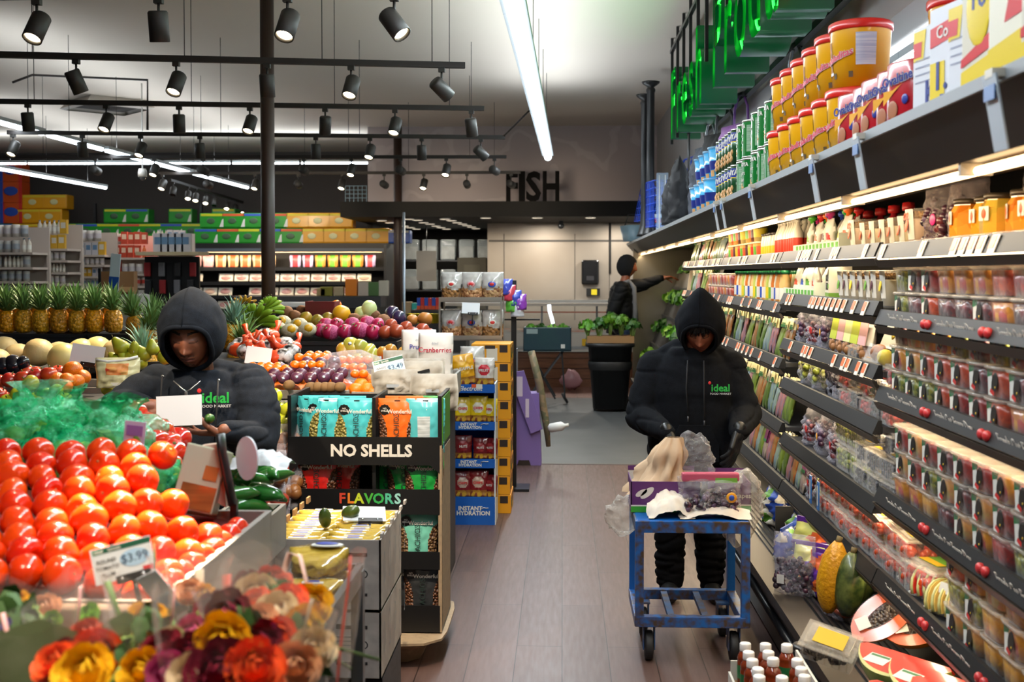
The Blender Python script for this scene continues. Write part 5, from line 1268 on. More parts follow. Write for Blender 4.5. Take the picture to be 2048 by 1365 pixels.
cap(hd,[(.02,.05,1.25),(.13,.03,1.245),(.185,.02,1.225)],[.06,.05,.03],D0); cap(hd,[(0,.06,1.25),(-.13,.05,1.24)],[.06,.045],D0)
me=blend(hd,.0070,6,'hoodie',fold=lambda p:.009 if(p.x<-.17 or p.x>.16)else .004,fscale=7,mats=[hood_n])
ho=obj('hoodie',me,man2)
obj('hood',hood(hood_n,Mh2,peak=.02,top=27,side=46,bot=72,rx=.128,rz=.150),man2)
obj('zip',MB().tube([(-.055,-.165,1.235),(-.015,-.172,1.203),(0,-.175,1.195)],.003,metal_m,6).tube([(.05,-.162,1.235),(.014,-.172,1.203),(0,-.175,1.195)],.003,metal_m,6),ho)
obj('zip_pull',MB().box(-.006,-.184,1.145,.006,-.178,1.195,metal_m,RY(0),b=.002).tube([(0,-.174,1.19),(0,-.172,.80)],.0028,cordm,5),ho)
for x, z0_, z1_ in((-.105,1.25,1.05),(.115,1.235,1.0)):
 obj('eyelet',MB().lathe([(.004,0),(.0075,.001),(.004,.003)],metal_m,12,T((x,-.142,z0_))@RX(90),caps=False),ho)
 obj('drawstring',MB().tube([(x,-.148,z0_),(x*1.0,-.168,(z0_+z1_)/2),(x*.92,-.170,z1_)],.0035,cordm,6),ho)
logo(T((.108,-.160,1.168))@RZ(10)@FACE_CAM,ho,.92)
pt=MB()
for sx in(-1,1):cap(pt,[(sx*.09,0,.72),(sx*.097,-.01,.46),(sx*.10,.0,.10)],[.105,.09,.075],D0,18)
rings(pt,[((0,0,.62),.17,.12),((0,0,.80),.18,.13)],D0)
obj('trousers',blend(pt,.012,4,'trousers',fold=.01,mats=[pants_m]),man2)
for sx in(-1,1):
 s_=MB(); cap(s_,[(sx*.105,.06,.045),(sx*.11,-.05,.045),(sx*.115,-.14,.035)],[.042,.045,.036],D0,12)
 obj('shoe',blend(s_,.01,2,'shoe',mats=[shoe_m]),man2)
card=thing('price_card','blank white price card held in both hands above the tomatoes','card',P2+Vector((.055,-.412,1.150)))
obj('card',MB().box(-.088,-.002,-.055,.080,.002,.055,mat('card stock','d9dce6',.5),RY(-3)@RX(-8)),card)
obj('clip',MB().box(-.03,-.006,-.062,.04,.010,-.048,mat('clip metal','6b665c',.3,.8),RY(-3),b=.002),card)
tag(obj('lime',MB().ball(mat('lime skin','2f5a1c',.35,bump=.2),.019,.019,.018,T(P2+Vector((.155,-.385,1.118))))),'small dark green lime held behind the white card','lime')
# ---- the worker reaching into the greens, far down the aisle ----
P3=Vector((.745,14.45,0))
man3=thing('person','distant person in a black jacket and hood, reaching an arm into the leafy greens','person',P3)
Mh3=T((.09,0,1.735))@RZ(78)@RX(8)
body=MB(); head_shape(body,D0,Mh3,60,50)
cap(body,[(.07,0,1.66),(.03,0,1.52)],[.055,.06],D0)
rings(body,[((0,0,.85),.11,.15),((-.01,0,1.2),.11,.16),((.01,0,1.45),.11,.18),((.02,0,1.55),.08,.14)],D0)
Lsh, Lel, Lwr=Vector((.0,-.19,1.47)), Vector((-.12,-.22,1.18)), Vector((-.13,-.20,.98))
Rsh, Rel, Rwr=Vector((.06,.18,1.47)), Vector((.30,.10,1.52)), Vector((.54,.0,1.60))
for a, b, c in((Lsh,Lel,Lwr),(Rsh,Rel,Rwr)):cap(body,[a,b,c],[.06,.045,.03],D0)
for sx in(-1,1):cap(body,[(0,sx*.09,.9),(.02,sx*.10,.5),(-.02,sx*.10,.09)],[.095,.065,.045],D0)
hand(body,Rwr,(.95,-.1,.1),(0,-.3,-1),1,D0,curl=(.3,.3,.35,.4)); hand(body,Lwr,(.05,0,-1),(1,0,0),1,D0,curl=(.3,.35,.4,.45))
obj('body',blend(body,.007,2,'body',mats=skin_mats('warm','a0603f','8a4f36','7f4638'),pick=face_pick(Mh3)),man3)
hd=MB()
rings(hd,[((-.03,0,.90),.17,.21),((-.02,0,1.1),.165,.21),((-.01,0,1.3),.16,.22),((.0,0,1.46),.145,.22),((.02,0,1.55),.10,.14)],D0)
cap(hd,[Lsh,Lel,Lwr+Vector((0,0,.05))],[.10,.085,.06],D0); cap(hd,[Rsh,Rel,Rwr-Vector((.05,0,.01))],[.10,.085,.055],D0)
jk=obj('jacket',blend(hd,.012,4,'jacket',fold=.012,fscale=6,mats=[mat('jacket black','0f1012',.7,spec=.25)]),man3)
lnm=mat('fleece lining','7b7c80',.9)
obj('lining',MB().tube([(.09,-.09,1.56),(.15,-.10,1.48),(.165,-.06,1.2),(.175,-.03,.98)],[.022,.03,.04,.045],lnm,8),jk)
obj('collar',MB().tube([(.0,-.13,1.53),(.08,-.11,1.56),(.12,-.08,1.50)],[.02,.026,.02],lnm,8),jk)
obj('hood',hood(mat('hood cloth','0a0a0c',.9),Mh3,top=34,side=46,bot=70,seg=28,rg=14,rx=.115,rz=.145,ry=.13),man3)
g_=MB(); hand(g_,Lwr,(.05,0,-1),(1,0,0),1,D0,curl=(.3,.35,.4,.45),fat=1.25,sc=1.05); obj('glove',blend(g_,.006,1,'glove',mats=[glove]),man3)
pt=MB()
for sx in(-1,1):cap(pt,[(0,sx*.09,.92),(.02,sx*.10,.5),(-.02,sx*.10,.10)],[.12,.09,.075],D0)
obj('trousers',blend(pt,.014,3,'trousers',fold=.008,mats=[mat('denim','1c2c44',.85,col2='2a3d5c',scale=20)]),man3)
for sx in(-1,1):
 s_=MB(); cap(s_,[(-.08,sx*.10,.05),(.02,sx*.10,.05),(.12,sx*.10,.04)],[.045,.05,.04],D0,12); obj('shoe',blend(s_,.012,2,'shoe',mats=[shoe_m]),man3)
# ======================= the blue cart =======================
cbl=mat('cart blue paint','1460b0',.35,col2='0c4a94',scale=6,contrast=.6); rust=mat('chipped paint','1860ac',.4,col2='4a3a2c',scale=26,contrast=.25,detail=6); rustd=mat('rusty edge','4f4034',.6,col2='2b5a90',scale=18,contrast=.35)
cx0, cx1, cy0, cy1, ctz=.315, .785, 4.80, 5.24, .608
cart=thing('utility_cart','battered blue metal cart with a flat top and open lower frame on casters','cart',((cx0+cx1)/2,(cy0+cy1)/2,0))
cw, cd=(cx1-cx0)/2,(cy1-cy0)/2
obj('top',MB().box(-cw,-cd,ctz-.012,cw,cd,ctz,cbl,b=.004),cart)
obj('rim',MB().box(-cw-.006,-cd-.006,ctz-.052,cw+.006,-cd+.006,ctz-.002,rust,b=.003).box(-cw-.006,cd-.006,ctz-.052,cw+.006,cd+.006,ctz-.002,rust,b=.003).box(-cw-.006,-cd,ctz-.052,-cw+.006,cd,ctz-.002,rustd,b=.003).box(cw-.006,-cd,ctz-.052,cw+.006,cd,ctz-.002,rustd,b=.003),cart,None)
for sx in(-1,1):
 for sy in(-1,1):
  obj('leg',MB().box(sx*cw-.018-.0*sx,sy*cd-.018,.155,sx*cw+.018,sy*cd+.018,ctz-.045,cbl if sy>0 else rust,T((-sx*.012,-sy*.012,0)),b=.003),cart)
lf=MB()
for sy in(-1,1):lf.box(-cw+.012,sy*cd-.02,.155,cw-.012,sy*cd+.02,.20,rust,T((0,-sy*.012,0)),b=.003)
for sx in(-1,1):lf.box(sx*cw-.02,-cd,.155,sx*cw+.02,cd,.20,rust,T((-sx*.012,0,0)),b=.003)
for x in(-.085,.06):lf.box(x-.014,-cd,.175,x+.014,cd,.195,rustd)
obj('lower_frame',lf,cart)
rub=mat('caster rubber','222224',.6)
for sx in(-1,1):
 for sy in(-1,1):
  x, y=sx*(cw-.055), sy*(cd-.05)
  w_=obj('caster',MB().lathe([(.022,-.018),(.058,-.017),(.062,-.010),(.062,.010),(.058,.017),(.022,.018)],rub,24,T((x,y,.063))@RY(90)),cart)
  obj('fork',MB().box(x-.026,y-.03,.05,x-.021,y+.03,.155,rustd).box(x+.021,y-.03,.05,x+.026,y+.03,.155,rustd).box(x-.03,y-.035,.148,x+.03,y+.035,.156,rustd),w_)
pc=mat('box purple print','5c2c66',.5); pcw=mat('box white print','d8d0c8',.5); brn=mat('box brown inside','8a6238',.7); pgn=mat('box green band','3a9a2c',.5)
def grape_box(name_lbl,loc,rz,w_=.30,d_=.22,h_=.115):
 t=thing('cardboard_box',name_lbl,'box',loc,rz)
 f=MB().box(-w_/2,-d_/2,0,w_/2,-d_/2+.004,h_,pc).box(-w_/2-.0005,-d_/2-.001,0,w_/2,-d_/2,.026,pgn).box(-w_/2,-d_/2-.001,.026,w_/2,-d_/2,.032,pcw)
 Mf=T((0,-d_/2-.0012,0))@FACE_CAM
 for cxx, a_, s_ in((-.105,.5,.022),(-.08,.7,.028)):
  f.add([(cxx+s_*math.cos(q)*1.3*math.cos(a_)-s_*.55*math.sin(q)*math.sin(a_),.085+s_*math.cos(q)*1.3*math.sin(a_)+s_*.55*math.sin(q)*math.cos(a_),0)for q in[k*math.pi/8 for k in range(16)]],[tuple(range(16))],pcw,Mf)
 f.text('grapes',.030,pcw,Mf@T((.04,.07,0)),.0005,.01)
 obj('box_front',f,t)
 obj('box_sides',MB().box(-w_/2,-d_/2,0,-w_/2+.004,d_/2,h_,pc).box(w_/2-.004,-d_/2,0,w_/2,d_/2,h_,pc).box(-w_/2,d_/2-.004,0,w_/2,d_/2,h_+.03,pcw).box(-w_/2,d_/2-.005,h_+.01,w_/2,d_/2,h_+.03,pc),t)
 obj('box_bottom',MB().box(-w_/2,-d_/2,0,w_/2,d_/2,.005,brn),t)
 return t
ccx, ccy=(cx0+cx1)/2,(cy0+cy1)/2
grape_box('open purple and white fruit carton with a green band at the corner of the blue cart',(ccx-.10,ccy+.06,ctz+.001),0,.30,.24,.135)
grape_box('purple and white fruit carton on the blue cart, partly under the clear plastic',(ccx+.195,ccy+.08,ctz+.001),0,.16,.22,.125)
def crumple(m_,w_,d_,h_,seed,n=22,amp=.5,hollow=True):
 """crumpled sheet heaped over a spot"""
 mb=MB(); vv=[]; ff=[]
 for j in range(n+1):
  for i in range(n+1):
   u, v=i/n*2-1, j/n*2-1; r2=min(1,(u*u+v*v)/1.5)
   nz=noise.noise(Vector((u*2.2+seed,v*2.2,seed)))+.6*abs(noise.noise(Vector((u*4.5,v*4.5+seed,2))))*2-.3
   z=h_*((1-r2)**.8*.75+amp*.5*nz*(1-.6*r2))
   vv.append((u*w_/2*(1+.12*noise.noise(Vector((u,v*3,seed)))),v*d_/2*(1+.12*noise.noise(Vector((u*3,v,seed+3)))),max(.003,z)))
 for j in range(n):
  for i in range(n):a=j*(n+1)+i; ff.append((a,a+1,a+n+2,a+n+1))
 mb.add(vv,ff,m_,None,True); return mb
tissue=mat('tissue paper','d6cbbd',.8,subs=.1); tissue2=mat('tissue beige','c8ab8c',.8); bagp=clear('crinkled poly','e8e4dc',.32,.15,1.0,24); bagc=clear('crisp clear bag','f0f0f4',.22,.06,1.0,34)
tag(obj('tissue_paper',crumple(tissue,.20,.22,.12,2.0),None,T((ccx-.085,ccy-.09,ctz+.002))),'crumpled white tissue paper on the blue cart in front of the open carton','paper')
tag(obj('tissue_paper',crumple(tissue,.30,.16,.07,6.3),None,T((ccx+.10,ccy-.125,ctz+.002))),'crumpled white tissue spread under the dark grape bag on the cart','paper')
vv=[]; ff=[]; n=44
for j in range(13):
 t_=j/12; rr=.10*(1-t_)**.8+.026+.03*max(0,t_-.7)
 for i in range(n):
  a=2*math.pi*i/n; q=rr*(1+.6*noise.noise(Vector((math.cos(a)*2,math.sin(a)*2,t_*3.5)))+.5*noise.noise(Vector((math.cos(a)*6,math.sin(a)*6,t_*2.5)))+.12*math.sin(a*9+t_*5))
  vv.append((q*math.cos(a)+.06*t_,q*math.sin(a)*.7,t_*.25))
for j in range(12):
 for i in range(n):i2=(i+1)%n; ff.append((j*n+i,j*n+i2,(j+1)*n+i2,(j+1)*n+i))
tag(obj('tissue_paper',MB().add(vv,ff,tissue2,None,True),None,T((ccx-.115,ccy+.085,ctz+.06))),'beige paper drawn up out of the open carton by the gloved hand','paper')
t=thing('plastic_bag','upright clear plastic bag pulled up from the cart by the right-hand glove','bag',(ccx+.045,ccy+.10,ctz+.09),4)
obj('bag_film',MB().ball(bagc,.082,.05,.125,T((0,0,.115))@RY(-6),34,26,lump=.28,seed=4,lf=4.5),t)
t=thing('plastic_bag','milky crumpled plastic bag bulging over the left edge of the cart','bag',(ccx-.275,ccy+.06,ctz-.04),0)
obj('bag_film',MB().ball(bagp,.075,.08,.085,None,22,16,lump=.35,seed=3,lf=2.6),t)
t=thing('plastic_bag','large beige clear plastic hanging down over the side of the cart by the display case','bag',(ccx+.27,ccy+.02,ctz-.12),0)
obj('bag_film',MB().ball(bagp,.085,.08,.17,T((-.03,0,.14))@RY(8),28,22,lump=.55,seed=8,lf=2.4),t)
GBG=Kind('grape_bag','bag',[('fruit',pebbles(gr_dark,85,.21,.13,.07,.0125,21)),('bag_film',MB().pillow(.26,.15,.15, lambda u,v,s_:bagc,14,14,wr=.7,base=1,seed=5)),('emblem',MB().ball(sun,.022,.004,.022,T((.075,-.078,.075)),12,6).ball(lbl,.012,.004,.012,T((.075,-.081,.075)),10,6)),('zip_header',MB().box(-.115,-.02,.13,.12,.02,.165,mat('pink header','b8506a',.4),b=.008).box(.02,-.022,.125,.11,-.018,.145,lgn)),('clip',MB().box(.03,-.085,.01,.07,-.075,.022,sticker_r))])
GBG.put('clear zip bag of dark grapes with a pink header and sun emblem lying on the blue cart',(ccx+.085,ccy-.10,ctz+.012),3,sc=1.05)
# ======================= produce tables on the left =======================
board=mat('bin board grey','8d8880',.6,col2='7f7a72',scale=5); boardw=mat('ledge wood','7a6048',.55,col2='5f4a36',scale=6,stretch=(1,8,8)); tblk=mat('table black','17171a',.5)
def table(label,x0,x1,y0,y1,z,h=.11,body=tblk,brd=board,rim=True,td=.03,zb=0):
 t=thing('produce_table',label,'produce table',((x0+x1)/2,(y0+y1)/2,0)); a, b=(x1-x0)/2,(y1-y0)/2
 obj('table_base',MB().box(-a+.03,-b+.03,zb,a-.03,b-.03,z-h,body),t)
 obj('table_top',MB().box(-a+.012,-b+.012,z-h,a-.012,b-.012,z-td,body),t)
 if rim:
  for(q0,q1,r0,r1)in((-a,a,-b,-b+.014),(-a,a,b-.014,b),(-a,-a+.014,-b+.014,b-.014),(a-.014,a,-b+.014,b-.014)):
   obj('side_board',MB().box(q0,r0,z-h,q1,r1,z,brd,b=.002),t)
 return t
def fruit(name,cat,m,r,sq=.92,dent=.15,lump=.03,seed=1,stem=None,stm=None,n=18):
 b=MB(); b.ball(m,r,r,r*sq,None,n,12,lump=lump,seed=seed,lf=1.3)
 if dent:
  b.v=[Vector((v.x,v.y,v.z-(dent*r*gs((v.x**2+v.y**2)**.5,r*.30)if v.z>0 else-dent*.4*r*gs((v.x**2+v.y**2)**.5,r*.25))))for v in b.v]
 ps=[('fruit',b)]
 if stm:ps.append(('stem',MB().tube([(0,0,r*sq*(1-dent)),(r*.08,0,r*sq+stem)],[r*.09,r*.06],stm,6)))
 return Kind(name,cat,ps)
tomm=mat('tomato skin','d22c06',.2,col2='dc460a',scale=5,vary=.22,coat=.25,subs=.05)
stemg=mat('fruit stem','5a6a2a',.7); scar=mat('stem scar','a8804a',.7)
TK=[]
for s_ in range(4):
 b=MB().ball(tomm,.0365,.036,.0325,None,24,16,lump=.05+.02*s_,seed=s_+1,lf=1.2)
 b.v=[Vector((v.x,v.y,v.z-(.0055*gs((v.x**2+v.y**2)**.5,.011)if v.z>0 else 0)))for v in b.v]
 TK.append(Kind('tomato','tomato',[('fruit',b),('stem_scar',MB().lathe([(.004,.0282),(.002,.0288),(0,.0288)],scar,8))]))
table('grey-boarded produce table carrying the big heap of tomatoes',-1.9,-.73,2.02,2.82,1.055,.12,td=.10)
tag(obj('wooden_ledge',MB().box(-1.9,1.975,.93,-.735,2.015,1.052,boardw,b=.004)),'long worn wooden ledge board in front of the tomato heap','ledge')
rng=random.Random(12); cnt=0
row_names=[]
for j in range(9):
 Y=2.075+j*.066; n=0
 for i in range(14):
  X=-.785-i*.0735-(.036 if j%2 else 0)
  if X<-1.5:continue
  edge=max(0,(X+.93)/.16); z=1.065+(Y-2.07)*.27-edge**1.5*.045-(Y-2.07)*.25*min(1,edge)
  if j>6 and i<2:continue
  k=TK[rng.randrange(4)]
  M=T((X+rng.uniform(-.004,.004),Y+rng.uniform(-.004,.004),z+.02+rng.uniform(-.004,.005)))@Matrix.Rotation(rng.uniform(0,6.28),4,'Z')@Matrix.Rotation(rng.uniform(.9,1.9),4,'X')@SC(rng.uniform(.93,1.08))
  k.put(f'ripe red tomato in the heap, {nth(j)} row from the wooden ledge, {nth(n)} from the right-hand board',None,M=M,group='tomatoes in the big heap'); n+=1
for j,(dx,dz)in enumerate(((.0,.0),(.0,.0))):
 n=0
 for i in range(9-j*2):
  X=-.765+j*.006; Y=2.11+i*.066+j*.05; z=1.045+j*.0
  if j:X=-.835; z=1.03
  M=T((X,Y,z+.0))@Matrix.Rotation(rng.uniform(0,6.28),4,'Z')@Matrix.Rotation(rng.uniform(.6,1.9),4,'Y')@SC(.86)
  TK[rng.randrange(4)].put(f'smaller red tomato resting against the right-hand grey board, {("outer", "inner")[j]} line, {nth(n)} from the ledge',None,M=M,group='small tomatoes along the board'); n+=1
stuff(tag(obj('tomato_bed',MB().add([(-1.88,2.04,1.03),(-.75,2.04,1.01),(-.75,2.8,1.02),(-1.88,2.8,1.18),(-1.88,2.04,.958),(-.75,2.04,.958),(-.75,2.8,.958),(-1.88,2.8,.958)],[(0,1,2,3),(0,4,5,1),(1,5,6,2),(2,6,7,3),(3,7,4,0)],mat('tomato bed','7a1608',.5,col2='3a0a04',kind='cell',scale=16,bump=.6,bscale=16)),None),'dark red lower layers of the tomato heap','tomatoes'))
def price_sign(label,loc,rz,tilt,price,lines,w_=.125,h_=.075,blank=False,M0=None,pitch=-12):
 t=thing('price_sign',label,'price sign',loc)
 M=RZ(rz)@RX(pitch)@RY(tilt)
 cd=MB().box(-w_/2,-.0012,-h_/2,w_/2,.0012,h_/2,mat('sign white','dfe4ea',.4),M)
 c=obj('sign_card',cd,t)
 if not blank:
  Mf=M@T((0,-.0016,0))@FACE_CAM
  p=MB().add([(-w_*.30,h_*.32,0),(w_*.5,h_*.32,0),(w_*.5,h_*.47,0),(-w_*.30,h_*.47,0)],[(0,1,2,3)],mat('sign dark green','1f5a44',.5),Mf)
  p.add([(-w_*.46,h_*.32,0),(-w_*.30,h_*.32,0),(-w_*.30,h_*.47,0),(-w_*.46,h_*.47,0)],[(0,1,2,3)],mat('sign mid green','4a8a68',.5),Mf)
  p.text('ideal',h_*.14,lbw,Mf@T((-w_*.36,h_*.395,.0004)),.0002,.03).text('Specials',h_*.12,lbw,Mf@T((-w_*.10,h_*.395,.0004)),.0002,.02)
  p.add([(w_*.20+w_*.25*math.cos(a*math.pi/12),h_*.02+h_*.24*math.sin(a*math.pi/12),.0003)for a in range(24)],[tuple(range(24))],mat('sign pale blue','a9cbe8',.5),Mf)
  p.text(price,h_*.34,mat('sign ink blue','2c4a6a',.5),Mf@T((w_*.20,h_*.02,.0006)),.0002,.005)
  for k, l_ in enumerate(lines):p.text(l_,h_*.15,mat('sign ink','2a2a2c',.5),Mf@T((-w_*.26,h_*(.10-k*.19),.0004)),.0002,.005)
  p.add([(w_*.30,-h_*.42,.0004),(w_*.47,-h_*.42,.0004),(w_*.47,-h_*.28,.0004),(w_*.30,-h_*.28,.0004)],[(0,1,2,3)],logo_r,Mf)
  obj('sign_print',p,c)
 obj('clip',MB().box(-w_*.15,-.008,-h_*.62,w_*.42,.008,-h_*.38,blkp,M,b=.002).ball(metal_m,.004,.002,.004,M@T((-w_*.05,-.009,-h_*.5)),8,6).ball(metal_m,.004,.002,.004,M@T((w_*.3,-.009,-h_*.5)),8,6),t)
 obj('stem',MB().tube([M@Vector((w_*.12,0,-h_*.6)),M@Vector((w_*.12,.004,-h_*.6-.03)),M@Vector((w_*.13,.006,-h_*.6-.07))],.005,blkp,6),t)
 return t
price_sign('white price sign reading $3.99 clipped in front of the tomato heap',at(246,1122,Y=2.0),6,-14,'$3.99',('ROUND','TOMATO','PLUM'),.108,.064)
tag(obj('paper_card',MB().box(-.03,-.001,-.045,.03,.001,.045,mat('sign white','dfe4ea',.4),RZ(-20)@RX(25)@RY(-28)).box(-.022,-.0022,-.03,.02,-.001,.0,mat('sign pale blue','a9cbe8',.5),RZ(-20)@RX(25)@RY(-28)),None,T(at(325,1190,Y=1.9))),'small white and pale blue card hanging beside the $3.99 sign','card')
table('grey-boarded produce table under the green bags and the stacked vine tomatoes',-1.95,-1.10,2.86,3.5,1.05,.12,td=.10)
gfilm=clear('green film','10c880',.62,.14,1.0,30); gfilm2=clear('pale green film','8fe8bc',.45,.12,1.0,34)
pearm=mat('pear green','8fae3c',.4,col2='a8bc50',scale=8)
def green_bag(seed,fm,fm2):
 g=random.Random(seed); fr_=MB()
 for k in range(7):fr_.ball(pearm,.036,.034,.045,T((g.uniform(-.075,.075),g.uniform(-.05,.05),g.uniform(.04,.11)))@RX(g.uniform(-60,60))@RY(g.uniform(-60,60)),14,10)
 fm_=MB().ball(fm,.13,.10,.09,T((0,0,.085)),26,18,lump=.45,seed=seed,lf=3.1)
 vv=[]; ff=[]; n=18
 for j in range(9):
  t_=j/8; rr=.06*(1-t_)**1.2+.012+.09*max(0,t_-.45)
  for i in range(n):
   a=2*math.pi*i/n; q=rr*(1+.8*noise.noise(Vector((math.cos(a)*2+seed,math.sin(a)*2,t_*3))))
   vv.append((q*math.cos(a)+.05*t_*g.choice((-1,1))*0+.03*t_,q*math.sin(a),.13+t_*.085+.02*noise.noise(Vector((a,t_*4,seed)))))
 for j in range(8):
  for i in range(n):i2=(i+1)%n; ff.append((j*n+i,j*n+i2,(j+1)*n+i2,(j+1)*n+i))
 nk=MB().add(vv,ff,fm2,None,True)
 return Kind('produce_bag','bag',[('fruit',fr_),('bag_film',fm_),('bag_neck',nk,1)])
GBs=[green_bag(i,(gfilm,gfilm2,gfilm)[i%3],(gfilm,gfilm,gfilm2)[i%3])for i in range(1,5)]
for i,(px,py,Y,s_,rz,lb)in enumerate(((190,880,3.0,1.05,0,'green film bag of pears with its twisted neck standing tallest'),(60,850,3.05,1.1,60,'pale green film bag of pears left of the tall green bag'),(130,900,2.93,.95,120,'green film bag of pears between the tall bag and the tomatoes'),(250,930,2.95,.9,200,'green film bag of pears behind the purple and white tag'),(-10,900,3.0,1.0,280,'green film bag of pears at the very edge of the frame'),(20,915,2.92,.8,30,'small pale green bag of pears over the tomato heap edge'),(300,945,3.0,.75,150,'crumpled green bag end between the tag and the grey board'),(110,845,3.2,.95,20,'pale green bag of pears behind the others, near the yellow apples'),(235,860,3.2,.9,20,'pale green translucent bag behind the tall one, next to the vine tomatoes'))):
 p=at(px,py+14,Y=Y); p.z-=.09*s_
 GBs[i%4].put(lb,p,rz,sc=s_)
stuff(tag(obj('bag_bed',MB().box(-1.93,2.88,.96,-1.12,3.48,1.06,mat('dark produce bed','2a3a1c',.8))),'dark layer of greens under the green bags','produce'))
t=thing('price_sign','upright white and purple tag with a green pear picture among the green bags','price sign',at(268,880,Y=2.72))
obj('sign_card',MB().box(-.026,-.001,-.045,.026,.001,.045,mat('tag lilac','d9cfe8',.45),RY(6),b=.0),t); obj('picture',MB().ball(lgn,.011,.001,.022,RY(-10)@T((.006,-.002,-.012)),12,6).box(-.02,-.0025,.01,.02,-.0015,.035,mat('tag violet','9a7ac0',.5),RY(6)),t)
obj('clip',MB().tube([(0,0,-.045),(.01,0,-.075),(.03,.0,-.10)],.006,blkp,6),t)
bigt=mat('beef tomato','d01c10',.12,coat=.8,vary=.3)
BTm=Kind('tomato','tomato',[('fruit',MB().ball(bigt,.044,.043,.036,None,22,14,lump=.08,seed=3,lf=2)),('stem',MB().lathe([(.008,.034),(.003,.038),(0,.038)],stemg,6)),('sticker',MB().lathe([(.009,0),(0,.001)],lbw,12,T((.012,-.038,.012))@RX(75)))])
k_=0
for px, py, Y in((268,826,3.35),(298,852,3.3),(322,862,3.32),(285,880,3.2),(310,885,3.2),(335,890,3.25),(345,905,3.2),(318,915,3.15),(300,935,3.08),(335,935,3.1),(355,880,3.35),(260,870,3.3)):
 BTm.put(f'large glossy red tomato in the small pile below the white card, {nth(k_)} from its top',None,M=T(at(px,py,Y=Y))@RX(U(-25,40))@RY(U(-30,30)),group='glossy tomatoes below the card'); k_+=1
t=thing('food_carton','pale green and wood-patterned food carton leaning behind the tomato heap','carton',at(400,1000,Y=2.78),0)
cz=.0; wdp=mat('wood print','a06a34',.4,col2='7a4a20',scale=6,stretch=(1,1,14),coat=.5)
Mq=RY(12)@RX(-14)
obj('carton_body',MB().box(-.06,-.03,-.03,.045,.03,.13,mat('carton pale green','c9cdb0',.4),Mq,b=.004),t)
obj('carton_print',MB().box(-.045,-.032,-.025,.042,-.0302,.035,wdp,Mq).box(.0,-.032,.05,.035,-.0302,.085,mat('print tan','c87a3a',.4),Mq),t)
t=thing('sign_holder','black curved sign holder on a thin post with a glaring white disc behind it','sign holder',at(468,1000,Y=2.78))
obj('post',MB().box(-.008,-.008,-.30,.008,.008,.0,blkp).box(-.03,-.02,-.31,.03,.02,-.298,blkp),t)
obj('curved_shield',MB().add([(-.035+.012*math.cos(a)-.02,-.012,0)for a in(0,)]*0,[],blkp).tube([(.0,-.01,-.01),(-.012,-.01,.05),(-.026,-.01,.12),(-.030,-.01,.165)],.022,blkp,12,flat=.45),t)
obj('white_disc',MB().lathe([(0,-.003),(.055,-.003),(.055,.003),(0,.003)],mat('glossy white','e8ecf2',.25,coat=.8),26,T((.028,.02,.10))@RZ(-25)@RX(90)@SC(.62,1,1),smooth=False),t)
obj('paper_sleeve',MB().add([(-.10,.0,.02),(-.02,.0,-.02),(-.03,.0,.14),(-.09,.02,.13),(-.10,.03,.02),(-.02,.03,-.02),(-.03,.03,.14),(-.09,.05,.13)],[(0,1,2,3),(7,6,5,4),(0,3,7,4),(1,5,6,2),(3,2,6,7),(0,4,5,1)],mat('kraft pink paper','d0b09c',.6)),t)
table('grey-boarded bin of green peppers between the tomato table and the nut rack',-1.085,-.90,3.12,3.66,.90,.14,td=.12)
gpm=mat('pepper green','1f5a1e',.18,col2='2f7a2a',scale=10,coat=.7,vary=.3)
PP=[]
for s_ in range(3):
 b=MB().tube([(0,0,0),(.012,0,.002),(.05,.004*s_,.006),(.09,.002,.002),(.12,0,-.006)],[.010,.021,.0235,.018,.004],gpm,12)
 PP.append(Kind('green_pepper','pepper',[('pepper',b),('stem',MB().tube([(-.018,0,.008),(.002,0,0)],[.003,.006],stemg,6))]))
k_=0; g=random.Random(3)
for j in range(7):
 for i in range(3):
  X=-.935-i*.05+g.uniform(-.01,.01); Y=3.12+j*.07+g.uniform(-.01,.01)
  z=.905+.09*math.sin(math.pi*min(1,(Y-3.0)/1.0))+.03+.02*i
  PP[(i+j)%3].put(f'glossy green pepper in the boarded bin, {nth(j)} row back, {nth(i)} from the board corner',None,M=T((X,Y,z))@RZ(g.uniform(-50,50)+180*(g.random()<.5))@RY(g.uniform(-20,20))@SC(1.05),group='green peppers'); k_+=1
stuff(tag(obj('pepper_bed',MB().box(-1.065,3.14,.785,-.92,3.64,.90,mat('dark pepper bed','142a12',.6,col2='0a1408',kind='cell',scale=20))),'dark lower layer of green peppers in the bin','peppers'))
t=thing('plastic_bag','crumpled white plastic bag end draped over the peppers beside the disc','bag',at(520,935,Y=3.3))
obj('bag_film',crumple(mat('white plastic film','d6dadc',.3,coat=.3),.18,.12,.06,4.4),t)
# ======================= the nut rack =======================
rk0=mat('rack black card','0c0c0e',.4); rkg=mat('rack green edge','4a8a1c',.5); kraft=mat('kraft edge','9a8468',.7,col2='82705a',scale=40)
RX0, RX1, RY0, RY1=-1.165, -.52, 4.80, 5.18
rack=thing('display_rack','black cardboard display rack of nut pouches reading no shells and flavors','display rack',((RX0+RX1)/2,RY0,0))
rw=(RX1-RX0)/2
obj('back_panel',MB().box(-rw,.36,.12,rw,.375,1.10,rk0),rack)
for sx in(-1,1):obj('side_panel',MB().box(sx*rw-.008,.0,.12,sx*rw+.008,.37,1.13,rk0),rack)
obj('side_edge',MB().box(rw-.006,-.006,.12,rw+.009,.0,.92,kraft).box(rw+.008,.02,.92,rw+.010,.34,1.12,rkg).box(rw+.0085,.02,.14,rw+.010,.34,.90,kraft),rack,None)
obj('centre_divider',MB().box(.03,.02,.66,.045,.36,1.12,rk0),rack)
lw=mat('rack lettering','c8c4bc',.5)
